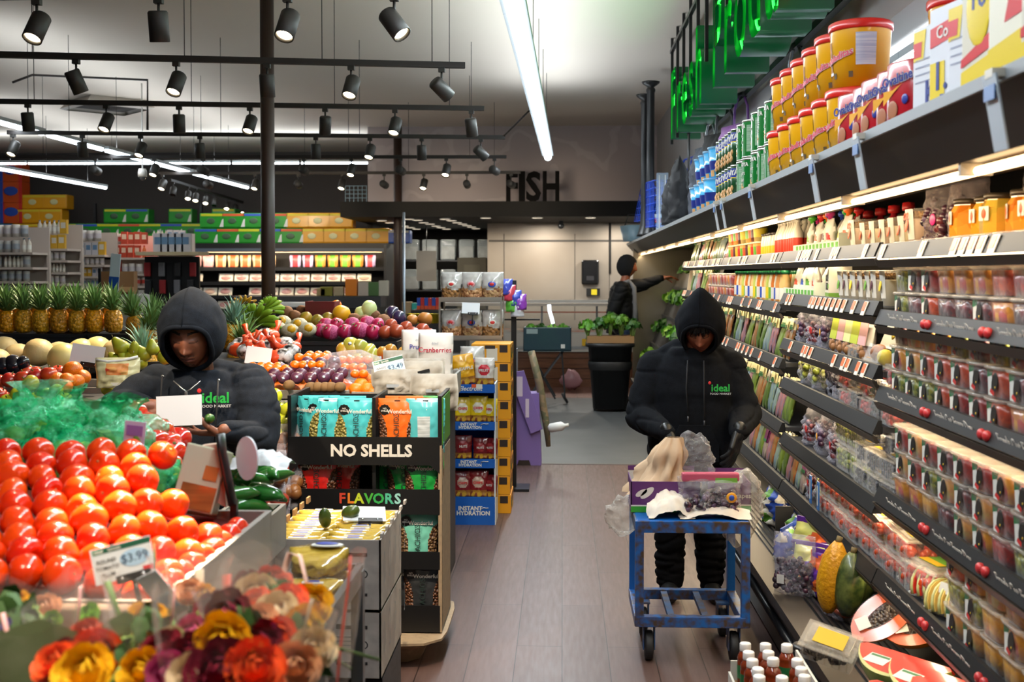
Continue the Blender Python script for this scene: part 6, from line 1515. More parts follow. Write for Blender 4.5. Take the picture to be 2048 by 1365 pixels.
flv=[mat('letter '+c,c,.5)for c in('c8402a','d87a24','a8b828','3f9a34','2f9a4a','4aa888','8ac0b8')]
for j,(z0_,z1_)in enumerate(((.835,.955),(.625,.732),(.39,.465),(.12,.235))):
 f=MB().box(-rw,-.008,z0_,rw,.0,z1_,rk0)
 if j==0:
  f.add([(-rw,-.008,z0_),(-rw+.04,-.008,z0_),(-rw,-.008,z0_-.035),(rw,-.008,z0_),(rw-.04,-.008,z0_),(rw,-.008,z0_-.035)],[(0,2,1),(3,4,5)],rk0)
 fp=obj('front_panel',f,rack)
 if j==0:obj('lettering',MB().text('NO SHELLS',.070,lw,T((.03,-.009,(z0_+z1_)/2))@FACE_CAM,.001,.035),fp)
 if j==1:
  tx=MB(); x=-.115
  for ch, m_, w_ in zip('FLAVORS',flv,(.036,.036,.042,.042,.044,.038,.036)):tx.text(ch,.060,m_,T((x+.02,-.009,(z0_+z1_)/2+.012))@FACE_CAM,.001,.03); x+=w_
  obj('lettering',tx,fp)
 obj('shelf',MB().box(-rw,.0,z0_ if j<3 else .16,rw,.36,(z0_ if j<3 else .16)+.008,rk0),rack)
tag(obj('pallet_base',MB().lathe([(.24,0),(.27,.06),(.33,.10),(.35,.105),(.35,.115),(.0,.115)],kraft,28,T(((RX0+RX1)/2,RY0+.2,0)),sq=6,smooth=False)),'brown pressed card pallet base under the nut rack','pallet')
def nutpouch(col,nut,name_c,back=False):
 base_m=mat('pouch '+name_c,col,.28,coat=.6); nut_m=mat('nuts '+nut,{'pale':'a89a50','brown':'7a4a2c','mid':'8a6a40'}[nut],.5,col2={'pale':'5f5a24','brown':'3a2012','mid':'4a2e1a'}[nut],kind='dist',scale=90,bump=.9,bscale=90,contrast=.7)
 w_, h_=.165, .235
 def mf(u,v,s_):
  if s_==0 and not back:
   x=abs(u-.5)*2
   if((x-1.02)/.50)**2+((v-.32)/.42)**2<1:return nut_m
  if s_==0 and back and .28<u<.62 and .12<v<.68:return mat('pouch facts','c9ced0',.5,col2='8a9496',scale=70,stretch=(.1,.1,3))
  return base_m
 b=MB().pillow(w_,h_,.05,mf,34,40,wr=.12,base=1,seal=.05)
 p=MB(); yk=-.030
 if not back:
  p.text('PISTACHIOS',.034,mat('print dark teal','20302c',.5),T((.0,yk-.0005,.088))@FACE_CAM@Matrix.Rotation(R(90),4,'Z'),.0006,0,w=.92)
  p.text('Wonderful',.024,lbw,T((.012,yk+.004,.180))@RX(8)@FACE_CAM,.0006,.02)
  st=[(.022*(1+.12*(k%2))*math.cos(k*math.pi/10),.022*(1+.12*(k%2))*math.sin(k*math.pi/10),0)for k in range(20)]
  p.add(st,[tuple(range(20))],blkp,T((-.052,yk+.008,.188))@RX(8)@FACE_CAM)
  p.text('NO\nSHELLS',.010,lbw,T((-.052,yk+.0068,.188))@RX(8)@FACE_CAM,.0004,.02)
 else:p.box(.03,yk+.002,.03,.055,yk+.0035,.055,lbw)
 slot=MB().box(-.012,-.006,.222,.012,.006,.227,blkp)
 return Kind('nut_pouch','pouch',[('pouch',b),('print',p,0),('hang_slot',slot,0)])
NP={'teal':nutpouch('3fa8b0','pale','teal'),'orange':nutpouch('d8601a','brown','orange'),'red':nutpouch('cc1f1a','brown','red'),'green':nutpouch('178a38','brown','green'),'mint':nutpouch('6ab8a4','mid','mint'),'black':nutpouch('2c2e30','brown','black'),'tealback':nutpouch('4aa8ae','pale','tealback',True)}
def pin(k,x,z,yy,rz,lb):NP[k].put(lb,((RX0+RX1)/2+x,RY0+yy,z),rz)
z1_=.880
for k, x, yy, rz, lb in(('teal',-.268,.095,-40,'teal nut pouch turned sideways at the far left end of the top rack tray'),('teal',-.175,.06,-8,'teal nut pouch, second from the left end of the top rack tray'),('teal',-.04,.045,4,'teal nut pouch beside the black centre divider on the top tray'),('teal',-.10,.14,0,'teal nut pouch standing behind the two front teal ones'),('teal',-.22,.16,3,'teal nut pouch at the back of the top tray, left side'),('orange',.135,.05,0,'orange nut pouch right of the black centre divider'),('orange',.21,.085,-18,'orange nut pouch partly behind another, middle of the top tray right side'),('tealback',.255,.055,6,'teal nut pouch showing its back panel at the right end of the top tray'),('orange',.15,.15,0,'orange nut pouch standing at the back of the top tray'),('green',.24,.16,0,'green nut pouch edge at the back of the top tray, right side')):
 pin(k,x,z1_,yy,rz,lb)
z2_=.636
for k, x, yy, rz, lb in(('red',-.215,.06,4,'bright red nut pouch at the left of the middle rack tray'),('red',-.12,.11,-6,'shaded red nut pouch right behind the bright red one'),('green',.085,.13,-14,'green nut pouch farthest back of the three in the middle tray'),('green',.165,.085,-6,'green nut pouch in the middle of three, middle rack tray'),('green',.25,.05,3,'green nut pouch at the right end of the middle rack tray')):
 pin(k,x,z2_,yy,rz,lb)
obj('inner_box',MB().box(-.045,.12,.634,.0,.3,.69,kraft),rack)
for k, x, z, yy, rz, lb in(('mint',.225,.402,.05,0,'mint green nut pouch in the third tray beside the white boxes'),('mint',.05,.402,.08,0,'mint green nut pouch in the third tray hidden behind the white boxes'),('black',.245,.172,.05,2,'dark grey nut pouch at the right end of the lowest tray'),('black',.13,.172,.08,4,'dark grey nut pouch beside another in the lowest tray')):
 pin(k,x,z,yy,rz,lb)
# ======================= white boxes of candy packs and the foreground stand =======================
wbx=mat('white carton print','bdb4aa',.6,col2='a59c94',scale=9,contrast=.15); kr2=mat('kraft inside','a87c4c',.7)
yp=mat('pack yellow clear','d8b850',.15,col2='b08c28',scale=30,coat=.8,stretch=(1,6,1));
YPK=Kind('snack_pack','snack pack',[('pack',MB().pillow(.27,.030,.075, lambda u,v,s_:yp,16,6,wr=.3,base=1,seal=.02)),('pack_label',MB().box(-.05,-.016,.022,.05,.016,.0285,lbw,None).box(-.03,-.010,.0286,.03,.010,.0295,mat('label violet blue','4a55a8',.4)))])
bx0, bx1, by0, by1=-.98, -.60, 3.72, 4.20
for k,(z0_,z1_)in enumerate(((.30,.525),(.53,.768))):
 t=thing('cardboard_box',('lower','upper')[k]+' white printed cardboard box in the pair below the flavors panel','box',((bx0+bx1)/2,(by0+by1)/2,z0_))
 a, b, h=(bx1-bx0)/2,(by1-by0)/2, z1_-z0_
 obj('box_body',MB().box(-a,-b,0,a,-b+.006,h,wbx).box(-a,b-.006,0,a,b,h,wbx).box(-a,-b,0,-a+.006,b,h,wbx).box(a-.006,-b,0,a,b,h,wbx).box(-a,-b,0,a,b,.006,kr2),t)
 pr=MB(); ink=mat('box ink','2c2a2a',.5)
 pr.box(a-.15,-b-.001,h-.055,a-.045,-b,h-.043,ink).box(a-.15,-b-.001,.05,a-.045,-b,.060,ink)
 pr.box(a-.15,-b-.001,h-.045,a-.13,-b,h-.038,ink)
 for q in range(4):pr.box(a-.15,-b-.0006,h-.080-q*.014,a-.075-(q%2)*.01,-b,h-.083-q*.014,mat('ink grey','6a6664',.5))
 pr.lathe([(.010,0),(.0125,.001),(.014,0)],ink,16,T((a-.057,-b-.0005,h*.52))@RX(90),caps=False)
 pr.ball(mat('print blue seal','2c4668',.5),.018,.001,.02,T((-a+.10,-b-.0008,h-.05)),12,6)
 pr.text('FARMS',.014,mat('ink grey','6a6664',.5),T((-a+.10,-b-.001,h-.082))@FACE_CAM,.0004)
 for q in range(5):pr.lathe([(.026,0),(.03,.0005)],mat('side grey blue','8a949c',.5),14,T((a+.0008,-b+.07+q*.12,h*.55))@RY(90)@SC(2.2 if q%2 else 1.8,.55,1),caps=False)
 obj('print',pr,t)
 if k:
  for q in range(6):obj('box_tab',MB().box(-a-.001,-b+.03+q*.11,h,-a+.007,-b+.075+q*.11,h+.022,kr2).box(a-.007,-b+.03+q*.11,h,a+.001,-b+.07+q*.11,h+.014,wbx),t)
i_=0
for c in range(2):
 for r_ in range(8):
  x=(bx0+bx1)/2+(-.092 if c==0 else .092); y=by0+.045+r_*.056
  YPK.put(f'flat shiny yellow snack pack in the upper white box, {("left", "right")[c]} column, {nth(r_)} from the front',None,M=T((x,y,.742+.004*(r_%2)))@RZ(U(-4,4))@RX(U(8,16))@SC(.66,1,1),group='yellow snack packs in the white box')
for c,(x0,x1)in enumerate(((-1.2,-.6),)):pass
tag(obj('milk_crate',MB().box(-.97,3.75,.0,-.60,4.18,.295,mat('crate black','121214',.5,col2='2a2a2e',kind='edge',scale=14,contrast=.1))),'black plastic crate under the white cardboard boxes','crate')
price_sign('white and blue price card lying on the yellow packs in the upper white box',Vector((-.70,3.98,.80)),20,8,'',(),.15,.09,blank=True,pitch=-68)
tag(obj('lime',MB().ball(mat('cucumber skin','1c3a12',.3,col2='5a6a2a',scale=20),.022,.022,.038,RX(20)),None,T((-.815,3.86,.81))),'small dark green cucumber lying on the yellow packs, nearest the front','vegetable')
tag(obj('lime',MB().ball(mat('cucumber skin','1c3a12',.3),.024,.024,.034,RY(70)),None,T((-.745,3.96,.81))),'small dark green cucumber beside the price card on the yellow packs','vegetable')
sgr=mat('stand grey steel','5b5f62',.35,.6)
st=thing('produce_stand','grey steel stand with trays of yellow packs in front of the white boxes','stand',(-.622,2.75,0))
def bars(mb,pts,w_=.03,h_=.03,m=None):
 for a, b in pts:mb.bar(a,b,w_,h_,m or sgr)
 return mb
for x in(-.078,.078):
 for y in(-.24,.24):obj('leg',MB().box(x-.016,y-.016,0,x+.016,y+.016,.86,sgr),st)
obj('rail',bars(MB(),[((.082,-.25,.85),(.082,.25,.85)),((-.082,-.25,.85),(-.082,.25,.85)),((-.08,-.25,.85),(.08,-.25,.85)),((-.08,.25,.85),(.08,.25,.85)),((.082,-.25,.36),(.082,.25,.36)),((-.08,-.25,.36),(.08,-.25,.36))],.018,.05),st)
obj('tray',MB().box(-.075,-.24,.80,.075,.24,.812,tblk).box(-.075,-.24,.34,.075,.24,.352,tblk),st)
for q in range(1):
 for r_ in range(5):
  for ly in range(2 if r_>2 else 1):
   YPK.put(f'shiny yellow snack pack on the grey stand, {nth(r_)} from the flowers, {("lower", "upper")[ly]} layer',None,M=T((-.622,2.56+r_*.085,.817+ly*.034))@RX(14)@SC(.54,1.1,1.15),group='yellow snack packs on the stand')
for r_ in range(7):YPK.put(f'yellow snack pack stacked on the lower shelf of the grey stand, {nth(r_)} from its bottom',None,M=T((-.622,2.70,.356+r_*.055))@RZ(84)@RX(6),group='yellow packs on the lower shelf')
t=thing('snack_tray','large clear-wrapped tray of yellow sticks with a blue oval label beside the flowers','snack pack',(-.622,2.88,.90))
obj('tray',MB().pillow(.15,.05,.14, lambda u,v,s_:yp,14,8,wr=.3,base=1,M=RX(10)),t); obj('label',MB().ball(lbw,.045,.022,.004,T((.02,-.005,.055)),16,6).ball(mat('label violet blue','4a55a8',.4),.03,.013,.003,T((.02,-.006,.059)),14,6),t)
# ======================= flowers =======================
fcol={'yellow':'e8b40a','crimson':'7c0a2c','orange':'e8541a','pink':'d05a90','cream':'dcc8a4','salmon':'d86a58','peach':'e0a880','violet':'4a3a9a','lime':'7ab828','red':'b0142a','white':'d8d4c8'}
def bloom(c,seed,r=.034):
 b=MB(); g=random.Random(seed); m_=mat('petals '+c,fcol[c],.6,subs=.1,vary=.15)
 n=0
 for ring,(k,tilt,rr,sz)in enumerate(((3,78,.006,.012),(5,66,.010,.016),(7,52,.016,.019),(8,36,.022,.021),(9,18,.027,.021))):
  for i in range(k):
   a=360*(i+.5*(ring%2))/k+g.uniform(-8,8); s_=sz*g.uniform(.9,1.1)
   M=RZ(a)@T((rr*.75,0,.018-rr*.45))@RY(-tilt)
   vv=[(0,-s_*.45,0),(s_*.5,-s_*.72,-.002),(s_*1.0,-s_*.5,.002),(s_*1.12,0,.004),(s_*1.0,s_*.5,.002),(s_*.5,s_*.72,-.002),(0,s_*.45,0),(s_*.5,0,-.006)]
   b.add(vv,[(0,1,7),(1,2,7),(2,3,7),(3,4,7),(4,5,7),(5,6,7),(6,0,7)],m_,M,True)
 b.ball(m_,.018,.018,.014,T((0,0,.008)),10,6)
 return Kind('flower','flower',[('petals',b),('stem',MB().tube([(0,0,0),(.004,0,-.10),(.0,.004,-.22)],.0028,mat('flower stem','4a6a2a',.6),5)),('leaf',MB().add([(0,0,-.03),(.025,.008,-.02),(.05,0,-.035),(.025,-.01,-.045)],[(0,1,2,3)],mat('flower leaf','35602a',.5)))])
BL={c:bloom(c,i)for i,c in enumerate(fcol)}
fl=[('yellow',292,1257,1.72,1.05),('yellow',455,1290,1.55,1.25),('yellow',285,1345,1.55,.9),('yellow',612,1268,1.72,1.15),('yellow',622,1213,1.85,1.0),('yellow',175,1355,1.5,1.2),('crimson',468,1242,1.68,1.3),('crimson',328,1312,1.58,1.0),('crimson',388,1315,1.55,.95),('crimson',528,1300,1.6,1.2),('crimson',441,1352,1.5,1.35),('crimson',430,1225,1.78,.9),('crimson',140,1322,1.6,.9),('crimson',500,1180,1.9,.9),('orange',195,1318,1.6,1.15),('orange',510,1342,1.5,1.15),('orange',578,1216,1.82,1.05),('orange',566,1278,1.68,.9),('orange',515,1214,1.8,.8),('orange',115,1335,1.55,.9),('pink',338,1348,1.52,.85),('pink',393,1272,1.7,.9),('salmon',537,1168,1.92,.9),('salmon',178,1280,1.7,.9),('salmon',565,1178,1.9,.7),('pink',210,1285,1.68,.5),('cream',516,1196,1.85,1.1),('cream',560,1242,1.75,1.25),('cream',625,1305,1.62,1.0),('cream',385,1355,1.5,.9),('peach',525,1250,1.72,.9),('peach',590,1335,1.55,1.0),('cream',345,1280,1.68,.6),('lime',182,1233,1.8,.55),('peach',90,1228,1.85,.9),('lime',105,1245,1.8,.5),('yellow',30,1220,1.85,.9),('red',235,1300,1.66,.6),('peach',380,1190,1.9,.75),('yellow',408,1195,1.9,.6),('white',455,1215,1.82,.5),('white',470,1222,1.8,.4),('white',490,1232,1.8,.45)]
for i in range(14):fl.append(('violet',12+(i*13)%62,1250+(i*17)%42,1.72+.01*(i%4),.32))
used={}
for c, px, py, Y, s_ in fl:
 n=used.get(c,0); used[c]=n+1
 BL[c].put(f'{c} flower in the wrapped bouquets of the front stand, {nth(n)} of the {c} ones',None,M=T(at(px,py,Y=Y))@RX(U(35,75))@RY(U(-25,25))@RZ(U(0,360))@SC(s_*.88),group='cut flowers in the front bouquets')
cel=clear('cellophane','f4ece8',.07,.06,.5,14); bandc=[mat('wrap band pink','d8a0a0',.4),mat('wrap band green','6f8f52',.5),mat('wrap band cream','cbb9a0',.5),mat('wrap band red','b8483c',.4)]
def cone(seed,bc,h=.34,r=.11):
 vv=[]; ff=[]; n=26
 for j in range(10):
  t_=j/9; rr=.03+(r-.03)*t_**.8
  for i in range(n):
   a=2*math.pi*i/n; q=rr*(1+.12*t_*math.sin(a*5+seed)+.08*noise.noise(Vector((math.cos(a)*2,math.sin(a)*2,t_*3+seed))))
   vv.append((q*math.cos(a),q*math.sin(a),-h*.75+h*t_+.02*t_*math.sin(a*3+seed)))
 for j in range(9):
  for i in range(n):i2=(i+1)%n; ff.append((j*n+i,j*n+i2,(j+1)*n+i2,(j+1)*n+i))
 b=MB().add(vv,ff,cel,None,True)
 s2=MB()
 for a0 in(4.4,):
  pts=[]
  for j in range(10):i=int(a0/6.283*n)%n; pts.append(Vector(vv[j*n+i])*1.004)
  s2.tube(pts,.0042,bc,4,flat=.3)
 return Kind('bouquet_wrap','bouquet wrapping',[('wrap',b),('printed_band',s2)])
CN=[cone(i,bandc[i%4])for i in range(5)]
for i,(px,py,Y,s_,lb)in enumerate(((215,1290,1.72,1.0,'clear cone wrapper round the orange and yellow flowers below the price sign'),(380,1290,1.72,1.1,'clear cone wrapper round the dark red and yellow flowers'),(470,1330,1.58,1.15,'clear cone wrapper round the largest crimson flowers'),(575,1260,1.76,1.15,'clear and pink wrapper round the cream and orange flowers'),(120,1330,1.62,1.1,'pale green wrapper with red dots by the violet flowers'),(30,1300,1.74,1.0,'clear wrapper round the small violet flowers'),(330,1230,1.88,.95,'clear wrapper with pink bands standing against the tomato table board'),(430,1200,1.95,.9,'tall clear wrapper behind the crimson flowers'))):
 CN[i%5].put(lb,None,M=T(at(px,py,Y=Y))@RX(U(-4,8))@RY(U(-8,8))@RZ(U(0,360))@SC(s_))
ph=mat('paper wrap pink','d8b4a8',.6)
tag(obj('bouquet_wrap',MB().tube([at(572,1210,Y=1.95),at(566,1150,Y=1.97),at(580,1108,Y=1.98),at(600,1112,Y=1.98),at(612,1160,Y=1.97),at(620,1220,Y=1.95)],.006,ph,6,flat=.4)),'pink looped paper handle sticking up from the cream bouquet','bouquet wrapping')
for i,(px,py,c)in enumerate(((392,1140,'wrap band cream'),(447,1150,'wrap band red'),(490,1155,'wrap band cream'),(310,1150,'wrap band pink'))):
 a, b=at(px,py+60,Y=1.95), at(px+6,py,Y=1.97)
 tag(obj('bouquet_wrap',MB().tube([a,(a+b)/2+Vector((.004,0,0)),b],.010,_M[c],6,flat=.25)),f'upright folded strip of wrapping film above the bouquets, {nth(i)} of the four','bouquet wrapping')
t=thing('bouquet_paper','sage green paper wrap printed with small red dots round the left-hand bouquets','bouquet wrapping',at(105,1330,Y=1.66))
sg=mat('sage paper','8a9e72',.7); v_=[]; f_=[]
for j in range(6):
 for i in range(13):
  a=-math.pi*.95+math.pi*.9*i/12; rr=.07+.05*j/5
  v_.append((rr*math.cos(a),rr*math.sin(a)*.6+.03,-.2+.27*j/5+.012*math.sin(i*1.3)))
for j in range(5):
 for i in range(12):q=j*13+i; f_.append((q,q+1,q+14,q+13))
obj('paper',MB().add(v_,f_,sg,None,True),t)
dd=MB()
for k in range(9):a=-math.pi*.9+k*.3; dd.ball(logo_r,.003,.002,.003,T((.105*math.cos(a),.105*math.sin(a)*.6+.028,-.05+.05*(k%3))),6,4)
obj('dots',dd,t)
fs=thing('flower_stand','black tiered bucket stand holding the wrapped bouquets','stand',(-.93,1.62,0))
obj('stand_frame',MB().box(-.55,-.28,0,.52,.3,.03,tblk).box(-.55,-.28,.55,.52,.3,.58,tblk),fs)
for x in(-.53,.5):
 for y in(-.26,.28):obj('leg',MB().box(x-.015,y-.015,0,x+.015,y+.015,.58,tblk),fs)
for i,(x,y)in enumerate(((-.40,.1),(-.12,.1),(.16,.1),(.40,.1),(-.3,-.14),(0,-.14),(.30,-.14))):
 tag(obj('flower_bucket',MB().lathe([(.08,0),(.11,.26),(.115,.262),(.105,.25),(.078,.01),(0,.01)],tblk,18,T((-.93+x,1.62+y,.582)))),f'black bucket of the flower stand, {nth(i)} in order','bucket')
foli=leafy(mat('bouquet foliage','3a5c2c',.6),.06,26,4)
for i,(px,py,Y)in enumerate(((440,1255,1.76),(20,1262,1.76),(60,1290,1.72),(300,1290,1.7),(215,1350,1.6),(540,1225,1.86),(485,1285,1.66),(600,1300,1.7),(400,1340,1.6))):
 foli.put(f'sprig of dark green bouquet foliage, {nth(i)} of those between the flowers',at(px,py,Y=Y),U(0,360),'bouquet foliage',sc=U(.7,1))
# ======================= the big produce island =======================
table('long grey-boarded produce table under the apples and plums',-4.6,-.99,5.2,5.80,1.06,.15)
table('raised produce table under the melons and mangoes',-4.9,-1.02,5.82,6.5,1.10,.12)
table('highest black produce table at the back under the pineapples and dragon fruit',-5.2,-.80,6.52,8.1,1.10,.06,brd=tblk)
table('small grey table behind the nut rack holding net bags and dried fruit',-.98,-.58,5.24,6.48,1.10,.12)
def crate(x0,x1,y0,y1,z0,z1,lb):
 t=thing('plastic_crate',lb,'crate',((x0+x1)/2,(y0+y1)/2,z0)); a, b, h=(x1-x0)/2,(y1-y0)/2, z1-z0
 w_=MB().box(-a,-b,0,a,-b+.012,h,tblk).box(-a,b-.012,0,a,b,h,tblk).box(-a,-b,0,-a+.012,b,h,tblk).box(a-.012,-b,0,a,b,h,tblk).box(-a,-b-.008,h-.022,a,-b,h,tblk)
 obj('crate_walls',w_,t); obj('crate_floor',MB().box(-a,-b,0,a,b,.01,tblk),t)
 n=max(2,int((x1-x0)/.13))
 hl=MB()
 for i in range(n):hl.lathe([(.022,0),(.0,.001)],mat('crate hole','020202',.9),12,T((-a+(i+.5)*2*a/n,-b-.001,h*.42))@RX(90))
 obj('vent_holes',hl,t); return t
n=0
for x0 in(-3.75,-3.15,-2.55):
 crate(x0,x0+.58,7.42,7.95,1.105,1.25,f'black ventilated plastic crate under the pineapples, {nth(n)} from the far left'); n+=1
crate(-1.80,-1.03,7.05,7.6,1.105,1.225,'black ventilated plastic crate under the dragon fruit')
crate(-2.05,-1.82,7.0,7.6,1.105,1.24,'short black crate under the green bananas')
pinm=mat('pineapple skin','4a3c10',.45,col2='e09a20',kind='edge',scale=48,contrast=.07,bump=.9,bscale=42,vary=.25)
pinm2=mat('pineapple skin gold','7a4a0c',.45,col2='f09a14',kind='edge',scale=48,contrast=.08,bump=.9,bscale=42,vary=.25)
crm=[mat('pineapple crown','5c8046',.5,col2='86a862',scale=9,vary=.2),mat('pineapple crown blue','6f9480',.5,col2='98b8a0',scale=9,vary=.2)]
def pine(bm_,cm,seed):
 b=MB().lathe([(.030,0),(.052,.012),(.060,.05),(.061,.09),(.056,.125),(.040,.15),(.0,.155)],bm_,22,caps=True)
 g=random.Random(seed); c=MB()
 for k in range(46):
  a=k*137.5; t_=k/46; tilt=58*(1-t_)+4; L_=.10+.09*t_*(1-.25*t_)+g.uniform(-.01,.02); w_=.011
  base=T((0,0,.148+.02*t_))@RZ(a)@T((.016*(1-t_),0,0))@RY(tilt)
  vv=[(0,-w_,0),(0,w_,0),(.004,-w_*.9,L_*.4),(.004,w_*.9,L_*.4),(.012,-w_*.5,L_*.75),(.012,w_*.5,L_*.75),(.028+g.uniform(-.01,.01),0,L_),(-.003,0,L_*.4)]
  c.add(vv,[(0,1,3,7),(0,7,2),(2,7,3,5,4),(4,5,6)],cm,base,False)
 return Kind('pineapple','pineapple',[('fruit',b),('crown',c)])
PN=[pine(pinm,crm[0],1),pine(pinm2,crm[0],2),pine(pinm,crm[0],3),pine(pinm,crm[1],4)]
for i, px in enumerate((-20,15,48,83,119,155,190,227)):
 PN[(1,1,0,2,0,0,1,2)[i]].put(f'upright pineapple in the front row on the black crates, {nth(i)} from the far left',at(px,666,Y=7.55),U(0,360),'pineapples on the crates',sc=U(.97,1.05))
for i in range(7):
 p=at(5+i*36,655,Y=7.8); PN[i%3].put(f'pineapple in the second row behind the upright ones, {nth(i)} from the far left',p,U(0,360),'pineapples on the crates',sc=.98)
for i,(px,py,Y,tx_,ty_,k)in enumerate(((290,710,6.75,0,10,0),(322,690,6.9,0,-12,0),(300,760,6.3,10,-8,3),(340,700,6.7,0,5,2),(278,680,7.1,5,-10,0),(325,745,6.5,0,14,3),(462,700,6.8,0,6,3),(470,735,6.6,0,16,0))):
 p=at(px,py,Y=Y); PN[k].put(f'pineapple among those around the hooded head, {nth(i)} in order, crown upward',None,M=T(p)@RX(tx_)@RY(ty_)@SC(1.02),group='pineapples beside the hooded man')
tag(obj('crate',MB().box(-2.75,6.2,1.10,-1.85,7.0,1.16,tblk)),'low black tray under the leaning pineapples','crate')
mel1=mat('melon cream','d8c08c',.5,col2='c8ac74',scale=12,bump=.1,bscale=70); mel2=mat('melon yellow','e0cf84',.4,col2='d8c478',scale=4)
ML=[fruit('melon','melon',mel1,.080,.97,.0,.04,1,n=22),fruit('melon','melon',mel2,.083,.98,.0,.03,2,n=22)]
for i,(px,py,Y,k,s_)in enumerate(((-8,725,6.0,0,1),(35,715,6.15,0,1),(77,705,6.1,0,1),(8,700,6.3,0,1),(128,718,5.95,1,1.05),(118,708,6.2,0,.9),(163,705,6.25,1,.95),(195,702,6.3,1,1.0),(232,705,6.2,0,.95),(50,742,5.85,1,.5))):
 ML[k].put(f'pale round melon in the row below the pineapples, {nth(i)} from the far left end',at(px,py,Y=Y),U(0,360),'melons below the pineapples',sc=s_)
price_sign('blank white price card in front of the melons',at(175,710,Y=5.75),5,8,'',(),.17,.10,blank=True)
apr=mat('apple red','b8201c',.25,col2='d8581c',scale=10,coat=.5,vary=.25,contrast=.35); apo=mat('orange skin','e8780c',.35,bump=.25,bscale=220,vary=.1); apy=mat('apple yellow green','b0bc1c',.22,col2='c4c030',scale=8,coat=.5,vary=.15); apb=mat('blush apple','c0b02c',.25,col2='b82a1c',scale=5,coat=.5,contrast=.2); mngm=mat('mango skin','b8a02c',.3,col2='b8481c',scale=5,coat=.4,vary=.4,contrast=.3)
gng=mat('green mango','8a9c38',.3,col2='b8a038',scale=6,coat=.4,vary=.2); prs=mat('pear skin','a8b028',.35,col2='8a8a20',scale=20,vary=.1)
AP={k:fruit('apple' if k[0]=='a' else k,'apple' if k[0]=='a' else k,m_,.038,.92,.18 if k[0]=='a' else .05,.02,1,.006,stemg if k[0]=='a' else None)for k,m_ in(('ared',apr),('agreen',apy),('ablush',apb),('orange',apo))}
pb_=MB().lathe([(0,-.036),(.02,-.034),(.037,-.012),(.036,.006),(.024,.03),(.016,.048),(.008,.055),(0,.056)],prs,18)
PR=Kind('pear','pear',[('fruit',pb_),('stem',MB().tube([(0,0,.053),(.004,0,.07)],.002,stem,5)),('sticker',MB().lathe([(.008,0),(0,.001)],mat('sticker blue white','c8d4e8',.4),10,T((.014,-.026,.012))@RX(70)))])
MG={k:Kind('mango','mango',[('fruit',MB().ball(m_,.044,.038,.054,None,18,12,lump=.06,seed=4)),('sticker',MB().lathe([(.009,0),(0,.001)],mat('sticker blue white','c8d4e8',.4),10,T((0,-.038,.01))@RX(88)))])for k,m_ in(('m',mngm),('g',gng))}
def scatter(items,K,fmt,Y0,group):
 for i, it in enumerate(items):
  px, py=it[:2]; k=it[2]; s_=it[3]if len(it)>3 else 1; Y=it[4]if len(it)>4 else Y0; Y+=.21 if Y<5.6 else 0
  kk=K[k]if isinstance(K,dict)else K
  kk.put(fmt.format(nth(i)),None,M=T(at(px,py,Y=Y))@RX(U(-30,40))@RY(U(-40,40))@RZ(U(0,360))@SC(s_),group=group)
L_=[]
for i, px in enumerate(range(-10,135,21)):L_.append((px,745+(i%3)*3,'ared',1.05,5.45))
for i, px in enumerate(range(-6,110,26)):L_.append((px,765-i*4,'ared',1.1,5.2))
for i, px in enumerate((0,8,30)):L_.append((px,790+i*8,'ared',1.0,5.1))
scatter(L_,AP,'red apple in the pile below the cream melons, {} in order from the frame edge',5.2,'red apples')
scatter([(60,768,'ablush',1.15,5.02),(38,790,'agreen',1.1,5.0),(112,782,'agreen',.9,5.0),(15,805,'agreen',1.05,4.98),(95,790,'agreen',.9,5.0),(70,800,'agreen',1.0,4.98),(215,780,'agreen',.8,5.1),(130,800,'agreen',.95,5.0)],AP,'yellow green apple in front of the red ones, {} from the frame edge',5.0,'yellow green apples')
scatter([(145,742,'orange',1.35,5.4),(115,762,'orange',1.15,5.2),(135,762,'orange',1.1,5.2),(152,765,'orange',1.1,5.25),(130,775,'orange',1.0,5.1),(165,755,'orange',1.1,5.4)],AP,'orange next to the red apples and the white card, {} in order',5.2,'oranges beside the apples')
scatter([(242,695,0,1.1),(270,702,0,.95),(288,710,0,1.0),(262,715,0,1.0),(305,698,0,.9),(250,720,0,1.0),(230,722,0,1.0),(330,715,0,1.0),(280,725,0,1.0)],{0:PR},'yellow green pear on the raised table beside the hooded man, {} in order',5.6,'pears beside the hooded man')
scatter([(10,735,0,1),(28,730,0,1),(45,728,0,.8)],{0:fruit('eggplant','eggplant',mat('eggplant skin','14141f',.2,coat=.7),.045,1.2,0,.03,2)},'dark eggplant between the melons and the red apples, {} from the frame edge',5.65,'eggplants')
def mfb(u,v,s_):
 if s_==0 and .25<u<.8 and .45<v<.80:return mat('bag print tomatoes','c8402a',.5,col2='d8b060',kind='cell',scale=24)
 return mat('bag creamy film','c8c49a',.4,coat=.3)
t=thing('fruit_bag','cream printed bag of green fruit standing in front of the pears','bag',at(236,775,Y=5.25),8)
obj('bag',MB().pillow(.20,.14,.10,mfb,18,16,wr=.5,base=1),t); obj('bag_label',MB().box(-.02,-.052,.012,.035,-.050,.026,lbw),t); obj('bag_top',MB().tube([(-.095,-.01,.13),(-.04,-.02,.122),(.03,-.02,.128),(.095,-.01,.145)],.007,mat('white film edge','dadada',.4),6),t)
plm=[mat('plum skin','3c1428',.4,col2='5a2c48',scale=16,vary=.3,coat=.2),mat('plum red skin','601a26',.35,col2='44203a',scale=12,vary=.3,coat=.3)]
